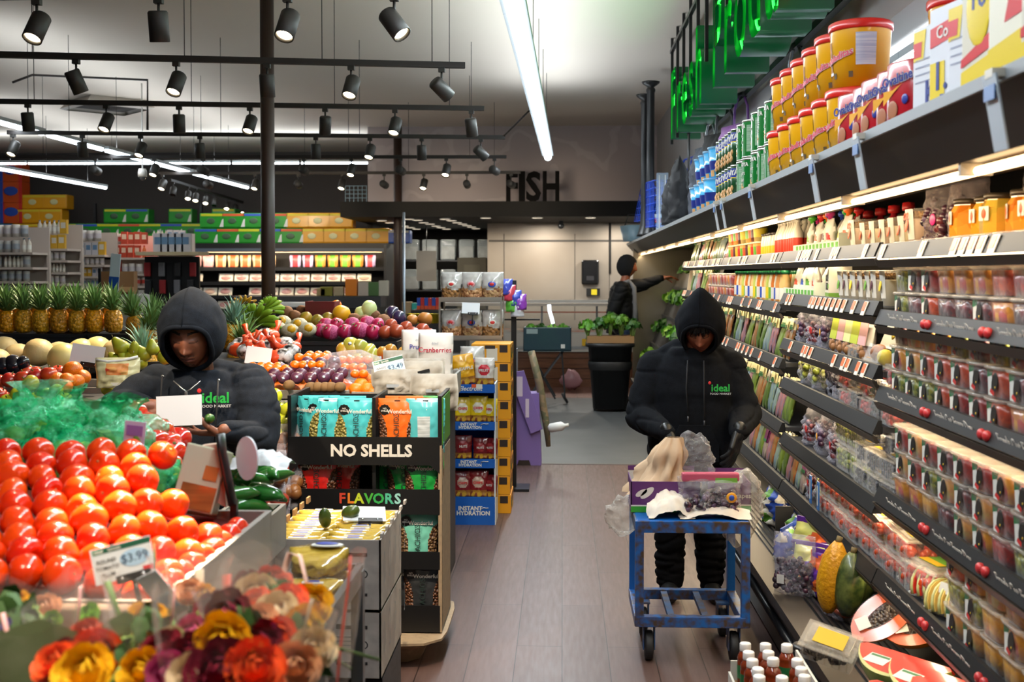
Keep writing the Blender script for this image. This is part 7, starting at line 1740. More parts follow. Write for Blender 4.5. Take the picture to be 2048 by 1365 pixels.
PL=[Kind('plum','plum',[('fruit',MB().ball(plm[i],.031,.031,.029,None,16,12,lump=.04,seed=i)),('sticker',MB().lathe([(.008,0),(0,.001)],mat('sticker blue white','c8d4e8',.4),10,T((.004,-.030,.004))@RX(88)))])for i in range(2)]
k_=0
table('shallow grey-boarded tray full of purple plums',-1.72,-.995,5.26,5.62,1.105,.04,zb=1.04)
for row_,(py,Y,x0,x1)in enumerate(((758,5.30,486,690),(747,5.38,495,700),(735,5.46,560,690),(725,5.48,615,680))):
 px=x0; n=0
 while px<=x1:
  PL[(k_%3)//2].put(f'purple plum in the grey tray, {nth(row_)} row from the front, {nth(n)} along',None,M=T(at(px,py+U(-2,2),Y=Y))@RX(U(-20,20))@RY(U(-40,40)),group='plums in the tray',sc=1); px+=27; n+=1; k_+=1
KW=Kind('kiwi','kiwi',[('fruit',MB().ball(mat('kiwi skin','7a5a34',.8,col2='664826',scale=30),.030,.027,.025,None,14,10))])
for i, px in enumerate((578,622,636,650,662,680)):KW.put(f'brown kiwi below the plum tray, {nth(i)} from the green apples',at(px,775 if i else 771,Y=5.22),U(0,90),'kiwis')
tag(obj('kiwi_tray',MB().box(-1.7,5.185,1.03,-1.2,5.25,1.06,board)),'narrow grey board tray holding the kiwis','tray')
GAp=AP['agreen']; n=0
for py, xs in((792,(548,)),(820,(535,556,575)),(840,(566,)),(848,(528,548,572)),(872,(540,560))):
 for px in xs:GAp.put(f'green apple in the pile between the hooded man and the nut rack, {nth(n)} from the top',None,M=T(at(px,py,Y=5.0-n*.008))@RX(U(-20,30))@RY(U(-30,30)),group='green apples by the rack',sc=1.0); n+=1
tag(obj('produce_bin',MB().box(-1.55,4.98,.55,-1.18,5.19,.96,board).box(-1.53,5.0,0,-1.2,5.17,.55,tblk)),'grey board front of the produce table behind the green apples','board')
bgp=[mat('bagged potato','8a5a2c',.4,col2='6a4020',scale=12),mat('bagged apple','9a3a2a',.3,coat=.4)]
BPK=[Kind('produce_bag','bag',[('fruit',pebbles([bgp[i]],16,.16,.10,.10,.034,31+i,12,8)),('bag_film',MB().pillow(.2,.2,.14, lambda u,v,s_:film,10,12,wr=.8,base=1,seed=i))])for i in range(2)]
for i,(px,py)in enumerate(((565,905),(553,945),(562,990),(540,1010),(530,960))):BPK[i%2].put(f'clear bag of {("potatoes", "red apples")[i % 2]} beside the nut rack, {nth(i)} from the top',at(px,py+25,Y=4.9-i*.04),U(-20,20),sc=.9)
tag(obj('shelf_board',MB().box(-1.6,4.66,.50,-1.18,4.97,.52,tblk).box(-1.6,4.66,.67,-1.18,4.97,.68,tblk).box(-1.6,4.66,0,-1.59,4.97,.68,tblk)),'black low shelf holding bagged fruit between the pepper bin and the rack','shelf')
TGm=mat('tangerine','e8700a',.25,bump=.2,bscale=200,coat=.5)
TG=Kind('tangerine','tangerine',[('fruit',MB().ball(TGm,.0245,.0245,.021,None,14,10))])
i=0
for py, x0, x1, Y in((715,598,660,5.55),(730,590,650,5.45),(720,668,740,5.6),(735,690,740,5.5),(748,710,742,5.42),(733,505,560,5.45),(738,520,575,5.42),(710,620,655,5.7)):
 px=x0
 while px<=x1:TG.put(f'small bright tangerine in the film-wrapped heap, {nth(i % 36)} from the hooded man'+(', upper side' if i>=36 else ''),at(px,py,Y=Y),0,'tangerines'); px+=17; i+=1
orng=AP['orange']
for i,(px,py,Y)in enumerate(((740,762,5.5),(722,770,5.4),(735,780,5.3),(712,780,5.3),(750,772,5.4),(728,757,5.5),(745,785,5.3))):orng.put(f'large orange between the plum tray and the white net bags, {nth(i)} in order',at(px,py,Y=Y),0,'oranges by the plum tray',sc=.95)
stuff(tag(obj('tangerine_bed',MB().ball(TGm,.50,.15,.14,T((-1.48,5.52,1.06)),24,12)),'solid orange mass of tangerines under the wrapped top layer','tangerines'))
tfm=thing('plastic_film','shiny clear film stretched over the tangerines','film',at(702,735,Y=5.5)); obj('film',MB().ball(film,.17,.10,.085,None,20,10,lump=.1),tfm)
scatter([(705,695,'g',1.1),(690,705,'m',1.05),(722,698,'g',1.05),(700,718,'g',1.05),(735,705,'g',1.0),(745,715,'g',1.0),(768,712,'m',1.0),(780,705,'m',.9),(795,718,'g',.9),(812,712,'m',1.0),(758,722,'g',.95),(715,720,'g',1.0)],MG,'mango on the raised table behind the price sign, {} in order',5.95,'mangoes')
sqm=mat('squash orange','d8481c',.35,coat=.4); sqb=mat('black net print','18181a',.35,coat=.4,col2='c8c8c8',scale=30,contrast=.2)
SQ=[Kind('squash_pack','squash pack',[('squash',MB().ball(sqm,.055,.045,.04,None,16,10,lump=.2,seed=2)),('printed_film',MB().ball(sqb,.05,.047,.042,T((.03,-.003,.004))@RZ(20),16,10,lump=.1,seed=5)),('film_tail',MB().tube([(-.04,0,.02),(-.07,0,.05),(-.085,0,.085)],[.02,.012,.02],sqm,7))]), ]
for i,(px,py,Y)in enumerate(((490,690,6.3),(512,680,6.4),(540,672,6.5),(475,700,6.1),(530,695,6.2),(560,690,6.1),(575,705,6.0),(555,715,5.9),(585,695,6.1),(520,715,5.9),(500,705,6.0))):
 SQ[0].put(f'orange squash in black and white printed film below the bananas, {nth(i)} in order',None,M=T(at(px,py,Y=Y))@RZ(U(0,360))@RX(U(-30,30))@SC(U(.9,1.1)),group='film-wrapped squashes')
stuff(tag(obj('squash_bed',MB().box(-1.80,5.9,1.072,-1.2,6.45,1.15,tblk)),'dark bed of wrapped squashes below the top ones','squashes'))
price_sign('blank grey-white price card in front of the wrapped squashes',at(517,712,Y=5.5),-4,6,'',(),.13,.085,blank=True)
bnm=mat('banana green','6f9c1e',.4,col2='8fb02c',scale=7); bnt=mat('banana tip','4a3a20',.7)
bb=MB(); g=random.Random(8); tp_=MB()
for k in range(15):
 a=g.uniform(-1.9,1.9)if k>8 else-1.5+k*.38; el=g.uniform(-.3,.9); L2_=.16
 d=Vector((math.sin(a),-.55,math.cos(a)*.9+.1)).normalized(); side_=Vector((0,-1,0))
 pts=[d*.02,d*.05+Vector((0,-.01,0)),d*.10+Vector((0,-.028,-.004)),d*.15+Vector((0,-.03,-.02)),d*.185+Vector((0,-.022,-.038))]
 bb.tube(pts,[.006,.013,.019,.018,.006],bnm,8)
 tp_.tube([pts[-1],pts[-1]+(pts[-1]-pts[-2]).normalized()*.012],[.006,.004],bnt,6)
tp_.ball(bnt,.022,.022,.018)
BN=Kind('banana_bunch','bananas',[('bananas',bb),('stalk',tp_)])
for i,(px,py,Y,rz,s_,lb)in enumerate(((508,650,7.2,10,1.15,'big green banana bunch fanned out in front of the brown post'),(485,665,7.25,-60,.9,'green banana bunch half behind the big fan'),(520,625,7.5,60,.9,'green banana bunch above and behind the big fan'))):BN.put(lb,None,M=T(at(px,py,Y=Y))@RZ(rz)@SC(s_))
yb=MB()
for k in range(8):a=-1.3+k*.35; d=Vector((math.sin(a),-.5,math.cos(a))).normalized(); yb.tube([d*.02,d*.07+Vector((0,-.02,0)),d*.13+Vector((0,-.02,-.02))],[.007,.018,.006],mat('banana yellow','c89a18',.5,col2='a87a14',scale=10),7)
YB=Kind('banana_bunch','bananas',[('bananas',yb)])
for i,(px,py)in enumerate(((488,618),)):YB.put(f'small yellow banana bunch behind the pineapple crown and the green bananas, {nth(i)} in order',None,M=T(at(px,py,Y=7.9))@RZ(U(-30,30)))
drg=mat('dragon fruit','b8184a',.35,coat=.3); dnet=mat('pink foam net','d86a98',.6,col2='b03a6a',kind='edge',scale=60,contrast=.12)
DRG=[Kind('dragon_fruit','dragon fruit',[('fruit',MB().ball(drg,.044,.044,.048,None,18,12,lump=.05)),('foam_net',MB().ball(dnet,.050,.050,.050,T((.012,.018,.0)),18,12,lump=.08)),('leaf_tip',MB().tube([(-.01,-.03,.03),(-.016,-.055,.02)],[.006,.001],stemg,5).tube([(.01,-.035,.02),(.016,-.06,.005)],[.006,.001],stemg,5))])]
for i,(px,py,Y,s_)in enumerate(((640,661,7.15,.9),(657,664,7.1,1.0),(688,663,7.1,.95),(716,660,7.1,1.05),(744,664,7.1,1.0),(672,650,7.3,.95),(700,650,7.3,.9),(730,648,7.35,.95),(755,650,7.3,.85),(648,650,7.3,.9))):DRG[0].put(f'pink dragon fruit in a foam net on the black crate, {nth(i)} in order',None,M=T(at(px,py,Y=Y))@RZ(U(-50,50))@RX(U(-20,20))@SC(s_),group='dragon fruit')
wnet=mat('white foam net','d2c8b0',.6,col2='b8ac90',kind='edge',scale=60,contrast=.1)
WN=Kind('netted_mango','mango',[('foam_net',MB().ball(wnet,.058,.05,.046,None,18,12,lump=.06)),('fruit',MB().ball(mat('mango yellow','e0a41c',.4),.030,.02,.026,T((0,-.036,.010)),12,8))])
for i,(px,py,Y)in enumerate(((556,658,7.15),(580,662,7.1),(615,660,7.1),(565,645,7.35),(598,650,7.3))):WN.put(f'yellow mango in a white foam net on the black crate, {nth(i)} from the bananas',at(px,py,Y=Y),U(-30,30),'mangoes in white nets')
for nm, cat, m_, r, sq, lst, lb in(('yellow_melon','melon',mat('canary melon','e0a818',.4),.062,.95,((683,628,7.5,1.0),),'round bright yellow melon above the dragon fruit'),('white_melon','melon',mat('pale green melon','c0cc8a',.4),.055,1.2,((738,620,7.6,1.0),(722,628,7.6,.8)),'pale green white melon standing above the brown roots'),('eggplant','eggplant',mat('purple eggplant','34264a',.25,coat=.5),.05,1.15,((784,628,7.6,1.0),(798,636,7.5,.9)),'dark purple eggplant beside the thin steel pole'),('orange','orange',apo,.042,.95,((622,617,7.7,1.05),(645,628,7.7,1.0),(662,620,7.7,1.05),(672,612,7.8,1.0)),'orange in the red crate above the dragon fruit'),('papaya','papaya',mat('green papaya','5a6a24',.4,col2='b88a20',scale=8,contrast=.3),.045,1.0,((612,637,7.5,1.0),(635,641,7.4,.9),(656,638,7.5,1.0),(640,645,7.35,.8)),'green and yellow papaya behind the netted mangoes'),('brown_root','root vegetable',mat('brown root','8a5a34',.8,col2='6a4226',scale=14,bump=.3),.045,.85,((708,638,7.5,1.0),(728,642,7.45,1.05),(748,632,7.6,1.0),(768,642,7.5,1.1),(572,625,7.6,1.1),(590,632,7.5,1.0),(605,622,7.7,1.0),(560,618,7.7,.9),(745,648,7.4,.8)),'brown root vegetable heaped above the fruit crate'),('pomegranate','pomegranate',mat('pomegranate','9a2c1c',.35,col2='b8502c',scale=6,coat=.4),.048,.95,((770,665,7.1,.95),(793,663,7.1,1.05),(812,655,7.2,.9),(825,668,7.0,1.0),(845,660,7.1,.95),(840,680,6.9,1.0),(820,685,6.85,.95),(858,672,7.0,1.0),(850,690,6.8,.9),(782,650,7.3,.9)),'deep red pomegranate right of the dragon fruit'),('butternut','squash',mat('butternut','c07a34',.4),.05,.9,((850,638,7.5,1.0),(825,640,7.5,.8)),'orange brown butternut squash beside the bagged nuts')):
 K_=fruit(nm,cat,m_,r,sq,.05,.06,3)
 for i,(px,py,Y,s_)in enumerate(lst):K_.put(lb+(f', {nth(i)} in order' if len(lst)>1 else ''),None,M=T(at(px,py,Y=Y))@RX(U(-20,20))@RY(U(-30,30))@SC(s_),group=(lb+'s')if len(lst)>1 else None)
tag(obj('fruit_crate',MB().box(-.10,-.01,-.05,.10,.0,.05,mat('dark red crate','5a1018',.4),b=.004).box(-.10,.0,-.05,-.09,.2,.05,_M['dark red crate']).box(.09,.0,-.05,.10,.2,.05,_M['dark red crate']),None,T(at(640,618,Y=7.6))),'dark red crate of oranges above the dragon fruit','crate')
price_sign('white price sign reading $3.49 white peach above the nut rack',at(779,738,Y=5.3),3,-14,'$3.49',('WHITE','PEACH'),.145,.10)
nett=mat('white net bag','a09a90',.6,col2='7d766c',scale=12)
for i,(px,py,Y,s_,lb)in enumerate(((790,790,5.3,1.0,'white net bag of garlic behind the nut rack'),(835,780,5.35,1.1,'white net bag with grey print behind the rack corner'),(868,800,5.2,1.0,'white paper bag hanging at the right corner of the nut rack'),(800,735,5.7,.8,'small pale bag beside the $3.49 price sign'),(850,760,5.45,.9,'large plain white bag flap below the dried fruit pouches'))):
 t=thing('net_bag',lb,'bag',at(px,py,Y=Y)); obj('bag',MB().pillow(.22*s_,.17*s_,.12, lambda u,v,s2:nett,14,12,wr=.9,base=1,seed=i,M=T((0,0,-.05))),t); obj('print',MB().box(-.03,-.066,.04,.03,-.0645,.055,mat('print soft grey','9aa0a8',.5)),t)
for i,(px,py)in enumerate(((850,745),(775,765))):
 t=thing('sign_clip',('black double clip on a ball joint standing on the white bags','black clip gripping the $3.49 price sign')[i],'clip',at(px,py+10,Y=5.3))
 obj('clip',MB().box(-.028,-.006,.02,.03,.006,.035,blkp,RY(-14),b=.002),t); obj('joint',MB().ball(blkp,.008,.008,.008,T((.004,0,.008)),8,6).box(-.006,-.005,-.055,.012,.005,0,blkp),t)
def dried(c1,word,c2):
 return Kind('dried_fruit_pouch','pouch',[('pouch',MB().pillow(.15,.20,.05, lambda u,v,s_:mat('pouch white','d6d4d0',.45),12,14,wr=.25,base=1)),('print',MB().text(word,.030,mat(c1,c1,.5),T((0,-.028,.125))@FACE_CAM,.0005,.01).text('dried',.014,mat('print soft grey','9aa0a8',.5),T((0,-.026,.155))@FACE_CAM,.0005,.01).box(-.035,-.029,.02,.035,-.0275,.028,mat(c1,c1,.5))),('picture',pebbles([mat(c2,c2,.4)],9,.07,.002,.025,.010,5))])
DF=[dried('4a4a9a','Prunes','3a3050'),dried('b8203a','Cranberries','a01830')]
DF[0].put('white dried prune pouch leaning behind the price sign',at(838,750,Y=5.75),5,sc=1.15); DF[1].put('white dried cranberry pouch with a red fruit picture',at(872,757,Y=5.7),-3,sc=1.15)
rkx=at(945,700,Y=7.3); tw=thing('wire_rack','steel wire rack stacked with clear bags of nuts and dried fruit','rack',(-.665,8.42,0))
wm_=mat('wire chrome','a8a49c',.3,.8)
for x in(-.23,.22):
 for y in(-.16,.16):obj('post',MB().box(x-.006,y-.006,0,x+.006,y+.006,1.48,wm_),tw)
for z in(.5,.85,1.17,1.45):obj('wire_shelf',MB().box(-.23,-.16,z-.006,.22,.16,z,wm_).box(-.23,-.165,z,.22,-.16,z+.03,wm_),tw)
nutm=[mat('walnuts','a0703c',.6,col2='5a3a1c',kind='cell',scale=50,bump=.8,bscale=50),mat('almonds','8a5028',.6,col2='c89868',kind='cell',scale=60,bump=.8,bscale=60),mat('nut mix','b08a5c',.6,col2='7a4a30',kind='cell',scale=50,bump=.8,bscale=50)]
filmw=mat('frosted film','9a9692',.25,coat=.5,col2='b8b4b0',scale=14)
def nutbag(m_,c,seed):
 def mf(u,v,s_):return m_ if v<.42+.05*math.sin(u*7+seed)else filmw
 return Kind('nut_bag','bag',[('bag',MB().pillow(.15,.21,.07,mf,14,16,wr=.4,base=1,seed=seed)),('emblem',MB().ball(c,.03,.003,.022,T((0,-.036,.12)),14,6).ball(sticker_r,.018,.003,.012,T((0,-.039,.122)),10,6))])
NB=[nutbag(nutm[i%3],(lbw,mat('emblem pink','d08a90',.5),lbl)[i%3],i)for i in range(3)]
for i, z in enumerate((1.452,1.172,.852)):
 for k in range(3):
  NB[(k+i)%3].put(f'clear bag of nuts on the wire rack, {("top", "second", "third")[i]} tier, {nth(k)} from its fruit side',(tw.location.x-.15+k*.15,8.34,z),U(-8,8),'bags of nuts on the wire rack',sc=1.0 if i else 1.0)
  NB[(k+i+1)%3].put(f'clear bag of nuts at the back of the wire rack, {("top", "second", "third")[i]} tier, {nth(k)} along',(tw.location.x-.15+k*.15,8.47,z),U(-8,8),'bags of nuts on the wire rack')
price_sign('small white price card hanging on the nut rack wires',Vector((tw.location.x,8.24,1.40)),0,2,'',(),.13,.08,blank=True)
NB[2].put('clear bag of nuts with a blue and red oval label in front of the wire rack',Vector((-.60,7.56,.936)),5,sc=1.1)
# ======================= blue rack, orange boxes, purple stand =======================
bxc=mat('display blue','0c54a8',.45); bw=mat('display white edge','c8ccd0',.5)
bp=Vector((at(945,1055,Z=0).x,7.42,0)); hw=.142
br_=thing('display_rack','blue cardboard display rack of snack bags reading instant hydration','display rack',bp)
obj('back_panel',MB().box(-hw,.26,0,hw,.27,.92,bxc),br_)
for sx in(-1,1):obj('side_panel',MB().box(sx*hw-.005,0,0,sx*hw+.005,.26,.93,bw),br_)
for i,(z0_,z1_,tx_)in enumerate(((0,.185,2),(.375,.435,2),(.625,.68,2),(.87,.925,1))):
 fp=obj('front_panel',MB().box(-hw,-.006,z0_,hw,0,z1_,bxc),br_); s_=.038 if i==0 else .026
 zc=(z0_+z1_)/2
 if tx_==2:obj('lettering',MB().text('INSTANT',s_,lbw,T((-.03 if i else-.02,-.0075,zc+s_*.42))@FACE_CAM,.0005,.035).text('HYDRATION',s_,lbw,T((-.02 if i else-.0,-.0075,zc-s_*.42))@FACE_CAM,.0005,.035).tube([(.05,-.008,zc+s_*.35),(.07,-.008,zc+s_*.6),(.085,-.008,zc+s_*.5),(.10,-.008,zc+s_*.55)],.0025,lbw,5),fp)
 else:obj('lettering',MB().text('Electrolit',.042,lbw,T((-.02,-.0075,zc))@FACE_CAM,.0005,.02,shear=.3).box(-.01,-.009,zc+.008,.02,-.0075,zc+.03,lor).box(.02,-.0088,zc+.0,.06,-.0075,zc+.03,lbw),fp)
 obj('shelf',MB().box(-hw,0,z0_ if i else .17,hw,.26,(z0_ if i else .17)+.006,bxc),br_)
def snack(c,c2,lab):
 def mf(u,v,s_):
  if s_==0 and((u-.5)/.3)**2+((v-.55)/.2)**2<1:return c2
  if s_==0 and v<.25:return mat('snack print gold','c89a2c',.4,col2='7a3a20',kind='cell',scale=40)
  return c
 return Kind('snack_bag','bag',[('bag',MB().pillow(.12,.16,.05,mf,18,20,wr=.3,base=1,seal=.05)),('print',MB().text(lab,.022,logo_r if lab in('CHIPS',)else lbw,T((0,-.028,.085))@FACE_CAM,.0005,.03))])
SN={'y':snack(mat('snack yellow','d8b818',.3,coat=.4),mat('snack white spot','d8d0b8',.4),'CHIPS'),'r':snack(mat('snack maroon','6a141a',.3,coat=.4),mat('snack dark red','8a1c20',.4),'NUTS'),'p':snack(mat('snack wine','7a1820',.3,coat=.4),mat('snack clear window','b8a090',.3),'CHIPS'),'g':snack(mat('snack gold','d89a10',.35,coat=.3),mat('snack gold spot','e0a820',.4),'PINEAPPLE'),'w':snack(mat('snack white red','ccc4bc',.35,coat=.3),mat('snack red panel','c02030',.4),'FRUIT')}
for k, x, z, s_, rz, lb in(('p',-.075,.178,1.05,6,'maroon and yellow snack bag, left one in the lowest opening of the blue rack'),('p',.03,.178,1.1,-4,'maroon and yellow snack bag, middle one in the lowest opening of the blue rack'),('r',.105,.178,.9,-20,'dark snack bag at the right of the lowest opening'),('r',-.07,.43,.95,3,'dark red nut bag, left one in the third opening of the blue rack'),('r',.045,.43,.85,-4,'dark red nut bag, middle one in the third opening of the blue rack'),('r',.11,.43,.85,-20,'dark red bag turned sideways in the third opening'),('y',-.075,.676,1.0,4,'yellow chip bag, left one in the second opening of the blue rack'),('y',.03,.676,1.05,-2,'yellow chip bag, middle one in the second opening of the blue rack'),('y',.105,.676,.95,-25,'yellow chip bag turned sideways in the second opening'),('g',-.055,.92,1.25,8,'golden pineapple snack pouch leaning on top of the blue rack'),('w',.07,.92,1.1,-4,'white and red fruit snack bag on top of the blue rack')):
 SN[k].put(lb,None,M=T((bp.x+x,bp.y+.06,z))@RZ(rz)@(RY(-9)if k=='g' else RY(0))@SC(s_))
ox=mat('box orange','dd9414',.45); oxw=mat('box cream panel','cfc4b0',.5); oxk=mat('box black print','2a1c14',.5); oxg=mat('box leaf print','6a9a2c',.5)
OB=Kind('fruit_carton','carton',[('carton',MB().box(-.135,-.17,0,.135,.17,.128,ox,b=.003)),('print',MB().box(-.03,-.1715,.012,.045,-.170,.10,oxw).box(.06,-.1715,.07,.115,-.1705,.12,oxk).box(-.12,-.1715,.02,-.05,-.1702,.10,oxw).box(.1352,-.12,.03,.1362,-.04,.10,oxk).box(.1352,.02,.05,.1362,.09,.11,oxk).box(.1352,-.02,.02,.1362,.01,.06,oxg)),('hand_hole',MB().box(-.04,-.1718,.095,.03,-.1702,.118,oxk))])
for i in range(9):OB.put(f'orange and cream fruit carton in the tall stack, {nth(i)} from the floor',(-.49+U(-.004,.004),7.95,i*.130),U(-1,1),'stack of orange cartons')
pu=mat('display purple','7a62a0',.55);
ps_=thing('display_stand','lavender purple cardboard display stand with a slanted header','stand',(-.30,9.85,0))
obj('body',MB().add([(-.17,-.10,0),(.12,-.10,0),(.10,-.10,.62),(-.17,-.10,.62),(-.17,.12,0),(.12,.12,0),(.10,.12,.62),(-.17,.12,.62)],[(0,1,2,3),(7,6,5,4),(0,3,7,4),(1,5,6,2),(3,2,6,7)],pu),ps_)
obj('foot_notch',MB().add([(-.09,-.102,0),(.03,-.102,0),(.015,-.102,.045),(-.075,-.102,.045)],[(0,1,2,3)],oxk),ps_)
obj('side_wing',MB().add([(-.16,-.14,.80),(-.03,-.14,.82),(.13,-.14,.32),(.03,-.14,.28),(-.16,-.10,.80),(-.03,-.10,.82),(.13,-.10,.32),(.03,-.10,.28)],[(0,3,2,1),(4,5,6,7),(0,1,5,4),(1,2,6,5),(2,3,7,6),(3,0,4,7)],pu),ps_)
obj('lettering',MB().box(-.09,-.142,.60,-.04,-.1405,.77,mat('pale lettering','c8b8c8',.5),T((0,0,0))).box(-.035,-.1425,.42,-.005,-.1405,.58,_M['pale lettering'],T((.02,0,0))),ps_)
obj('grey_header',MB().box(-.17,-.06,.62,-.09,.10,1.0,mat('header grey','8a8a92',.5)),ps_)
obj('goods',MB().tube([(.03,0,.98),(.10,0,.7),(.16,0,.35),(.18,0,.15)],[.03,.035,.03,.02],mat('hanging goods','8a7458',.6,col2='5a5a40',kind='cell',scale=20),8),ps_)
for i,(px,py,c)in enumerate(((1018,590,'c03a50'),(1030,600,'3a4ab8'),(1025,612,'5aa83c'),(1040,608,'8a3ab0'),(1012,578,'3a4ab8'),(1035,622,'c8c8d0'))):
 tag(obj('snack_bag',MB().pillow(.10,.12,.06, lambda u,v,s_:mat('bag '+c,c,.3,coat=.5),8,8,wr=.6,base=1,seed=i),None,T(at(px,py+12,Y=8.6))),f'small shiny coloured bag hanging beside the bagged nuts, {nth(i)} in order','bag')
tag(obj('peg_stand',MB().box(-.02,-.02,0,.02,.02,1.6,blkp).box(-.12,-.12,0,.12,.12,.02,blkp).bar((-.2,0,1.3),(.2,0,1.3),.012,.012,blkp),None,T((at(1027,600,Y=8.62).x,8.68,0))),'black peg stand carrying the hanging coloured bags','stand')
tag(obj('bottle',MB().lathe([(.02,0),(.04,.02),(.04,.12),(.015,.15),(.015,.18),(0,.18)],wp,14,RY(78)@RX(10)),None,T((-.12,9.75,.32))),'white plastic bottle leaning out of the purple stand','bottle')
# ======================= back of the shop =======================
steel2=mat('counter steel','a8a8a6',.3,.7); cwh=mat('case white enamel','c4beb4',.4); wpan=mat('wood plank panel','7a4c2c',.5,col2='5a3218',scale=4,stretch=(1,1,9))
fc=thing('fish_counter','long white refrigerated fish counter with a wood plank base under the fish sign','counter',(-.1,16.9,0))
obj('wood_base',MB().box(-1.6,-.38,0,1.25,.38,.52,wpan),fc)
for k in range(3):obj('plank_gap',MB().box(-1.6,-.386,.12+k*.15,1.25,-.38,.128+k*.15,mat('plank gap','2a160c',.8)),fc)
obj('kick_board',MB().box(-1.6,-.34,0,1.25,-.30,.06,blkp),fc)
obj('case_body',MB().box(-1.6,-.42,.52,1.25,.38,.78,cwh).box(-1.6,-.43,.56,1.25,-.42,.60,steel2),fc)
obj('deck',MB().box(-1.58,-.40,.78,1.23,.3,.80,mat('ice deck','b8b4ac',.4)),fc)
obj('fish',MB().box(-1.2,-.36,.80,1.1,.2,.83,mat('pink fish fillets','d88a70',.4,col2='c8c0b4',scale=5,contrast=.3)),fc)
obj('glass_front',MB().add([(-1.6,-.42,.80),(1.25,-.42,.80),(1.25,-.30,1.18),(-1.6,-.30,1.18)],[(0,1,2,3)],clear('case glass','e0ecec',.12,.03)),fc)
obj('top_shelf',MB().box(-1.62,-.32,1.18,1.27,.38,1.22,cwh).box(-1.62,-.33,1.08,1.27,-.30,1.10,mat('pink strip','b8705c',.5)).box(-1.62,-.34,1.225,1.27,-.30,1.27,mat('bright strip','e4e4e0',.4)),fc)
obj('end_panel',MB().box(1.25,-.42,0,1.29,.38,1.2,cwh),fc)
for x in(-1.0,-.2,.6):obj('mullion',MB().bar((x,-.41,.80),(x,-.30,1.18),.03,.012,blkp),fc)
p=at(1180,545,Y=18.46)
t=thing('towel_dispenser','black plastic paper towel dispenser on the steel wall','dispenser',(p.x,18.40,p.z)); obj('dispenser_body',MB().box(-.14,-.10,-.20,.14,.08,.20,mat('dispenser black','101012',.2,coat=.5),b=.03),t); obj('window',MB().box(-.06,-.108,-.13,.06,-.10,-.06,mat('smoke window','3a3a3e',.15)),t)
t=thing('wall_box','small black box with a bright yellow label below the towel dispenser','box',(p.x+.05,18.42,p.z-.32)); obj('box_body',MB().box(-.11,-.05,-.06,.11,.07,.06,blkp),t); obj('label',MB().box(-.03,-.055,-.045,.06,-.05,.045,mat('yellow label','d8c820',.5)),t)
tag(obj('pipe',MB().tube([at(1220,430,Y=18.478),at(1220,548,Y=18.478)],.018,case_gr,8)),'dark vertical pipe on the steel wall behind the reaching person','pipe')
p=at(1122,447,Y=17.8); t=thing('security_camera','small dark dome camera under the black soffit','camera',(p.x,17.8,2.47)); obj('mount',MB().box(-.03,-.03,-.04,.03,.03,0,blkp),t); obj('dome',MB().ball(blkp,.05,.05,.05,T((0,0,-.07)),12,8),t)
ks=thing('wire_shelving','dark wire shelving in the fish kitchen holding clear bins','shelving',(-2.1,21.0,0))
for x in(-.85,.85):
 for y in(-.2,.2):obj('post',MB().box(x-.015,y-.015,0,x+.015,y+.015,2.45,blkp),ks)
for z in(.9,1.35,1.9):obj('shelf',MB().box(-.85,-.2,z-.02,.85,.2,z,case_gr),ks)
BIN=Kind('storage_bin','bin',[('bin',MB().box(-.14,-.15,0,.14,.15,.38,clear('bin plastic','c8d0d0',.5,.12,.6,8),b=.03)),('contents',MB().box(-.12,-.13,.02,.12,.13,.25,mat('bin contents','8a857c',.6,col2='5c5850',scale=8)))])
for r_ in range(2):
 for i in range(5):BIN.put(f'clear plastic bin on the fish kitchen shelving, {("upper", "lower")[r_]} row, {nth(i)} along',(-2.78+i*.34,20.95,(1.902,1.352)[r_]),0,'clear storage bins')
p=at(853,530,Y=19.5); tag(obj('hanging_sheet',MB().box(-.17,-.03,-.28,.17,.03,.24,mat('white sheet','c6c2bc',.6)),None,T(p)),'white upright board in front of the fish kitchen bins','board')
tag(obj('peg',MB().tube([p+Vector((0,0,.24)),Vector((p.x,19.5,2.47))],.006,blkp,5)),'thin dark rod holding the white board in the fish kitchen','rod')
t=thing('partition_panel','olive grey panel box beside the steel wall in the fish kitchen','panel box',(-1.5,18.9,0)); obj('panel_body',MB().box(-.24,-.1,0,.24,.15,1.92,mat('olive grey paint','5f5a4c',.6)),t); obj('inset',MB().box(-.13,-.11,1.55,.13,-.10,1.80,mat('olive inset','6d6858',.6)),t)
t=thing('kitchen_counter','dark counter in front of the fish kitchen','counter',(-2.1,17.4,0)); obj('counter_body',MB().box(-.58,-.3,0,.5,.3,.98,mat('counter dark','2a2826',.5)),t); obj('worktop',MB().box(-.6,-.32,.98,.52,.32,1.02,steel2),t)
for i,(px,py,c,w_,h_,lb)in enumerate(((838,575,'2aa8a0',.2,.18,'teal box of goods on the dark kitchen counter'),(815,570,'a08a6a',.14,.2,'tan carton on the dark kitchen counter'),(868,573,'8a6a4a',.2,.12,'brown carton beside the teal box'))):
 p=at(px,py,Y=17.35); tag(obj('goods_box',MB().box(-w_/2,-.1,0,w_/2,.1,h_,mat('goods '+c,c,.5),b=.01),None,T((p.x,17.35,1.022))),lb,'box')
for i in range(6):
 p=at(838+i*7.5,612,Y=15.6); tag(obj('goods_box',MB().box(-.024,-.04,0,.024,.04,.16,(lbl,sticker_r)[i%2],b=.004).box(-.024,-.0405,.0,.024,-.04,.05,lor),None,T((p.x,15.6,1.16))),f'slim blue and red carton standing in a row behind the yellow tubs, {nth(i)} along','carton','slim cartons')
tag(obj('low_counter',MB().box(-2.05,15.3,0,-1.3,15.9,1.158,mat('counter dark','2a2826',.5))),'low dark counter carrying the slim blue and red cartons','counter')
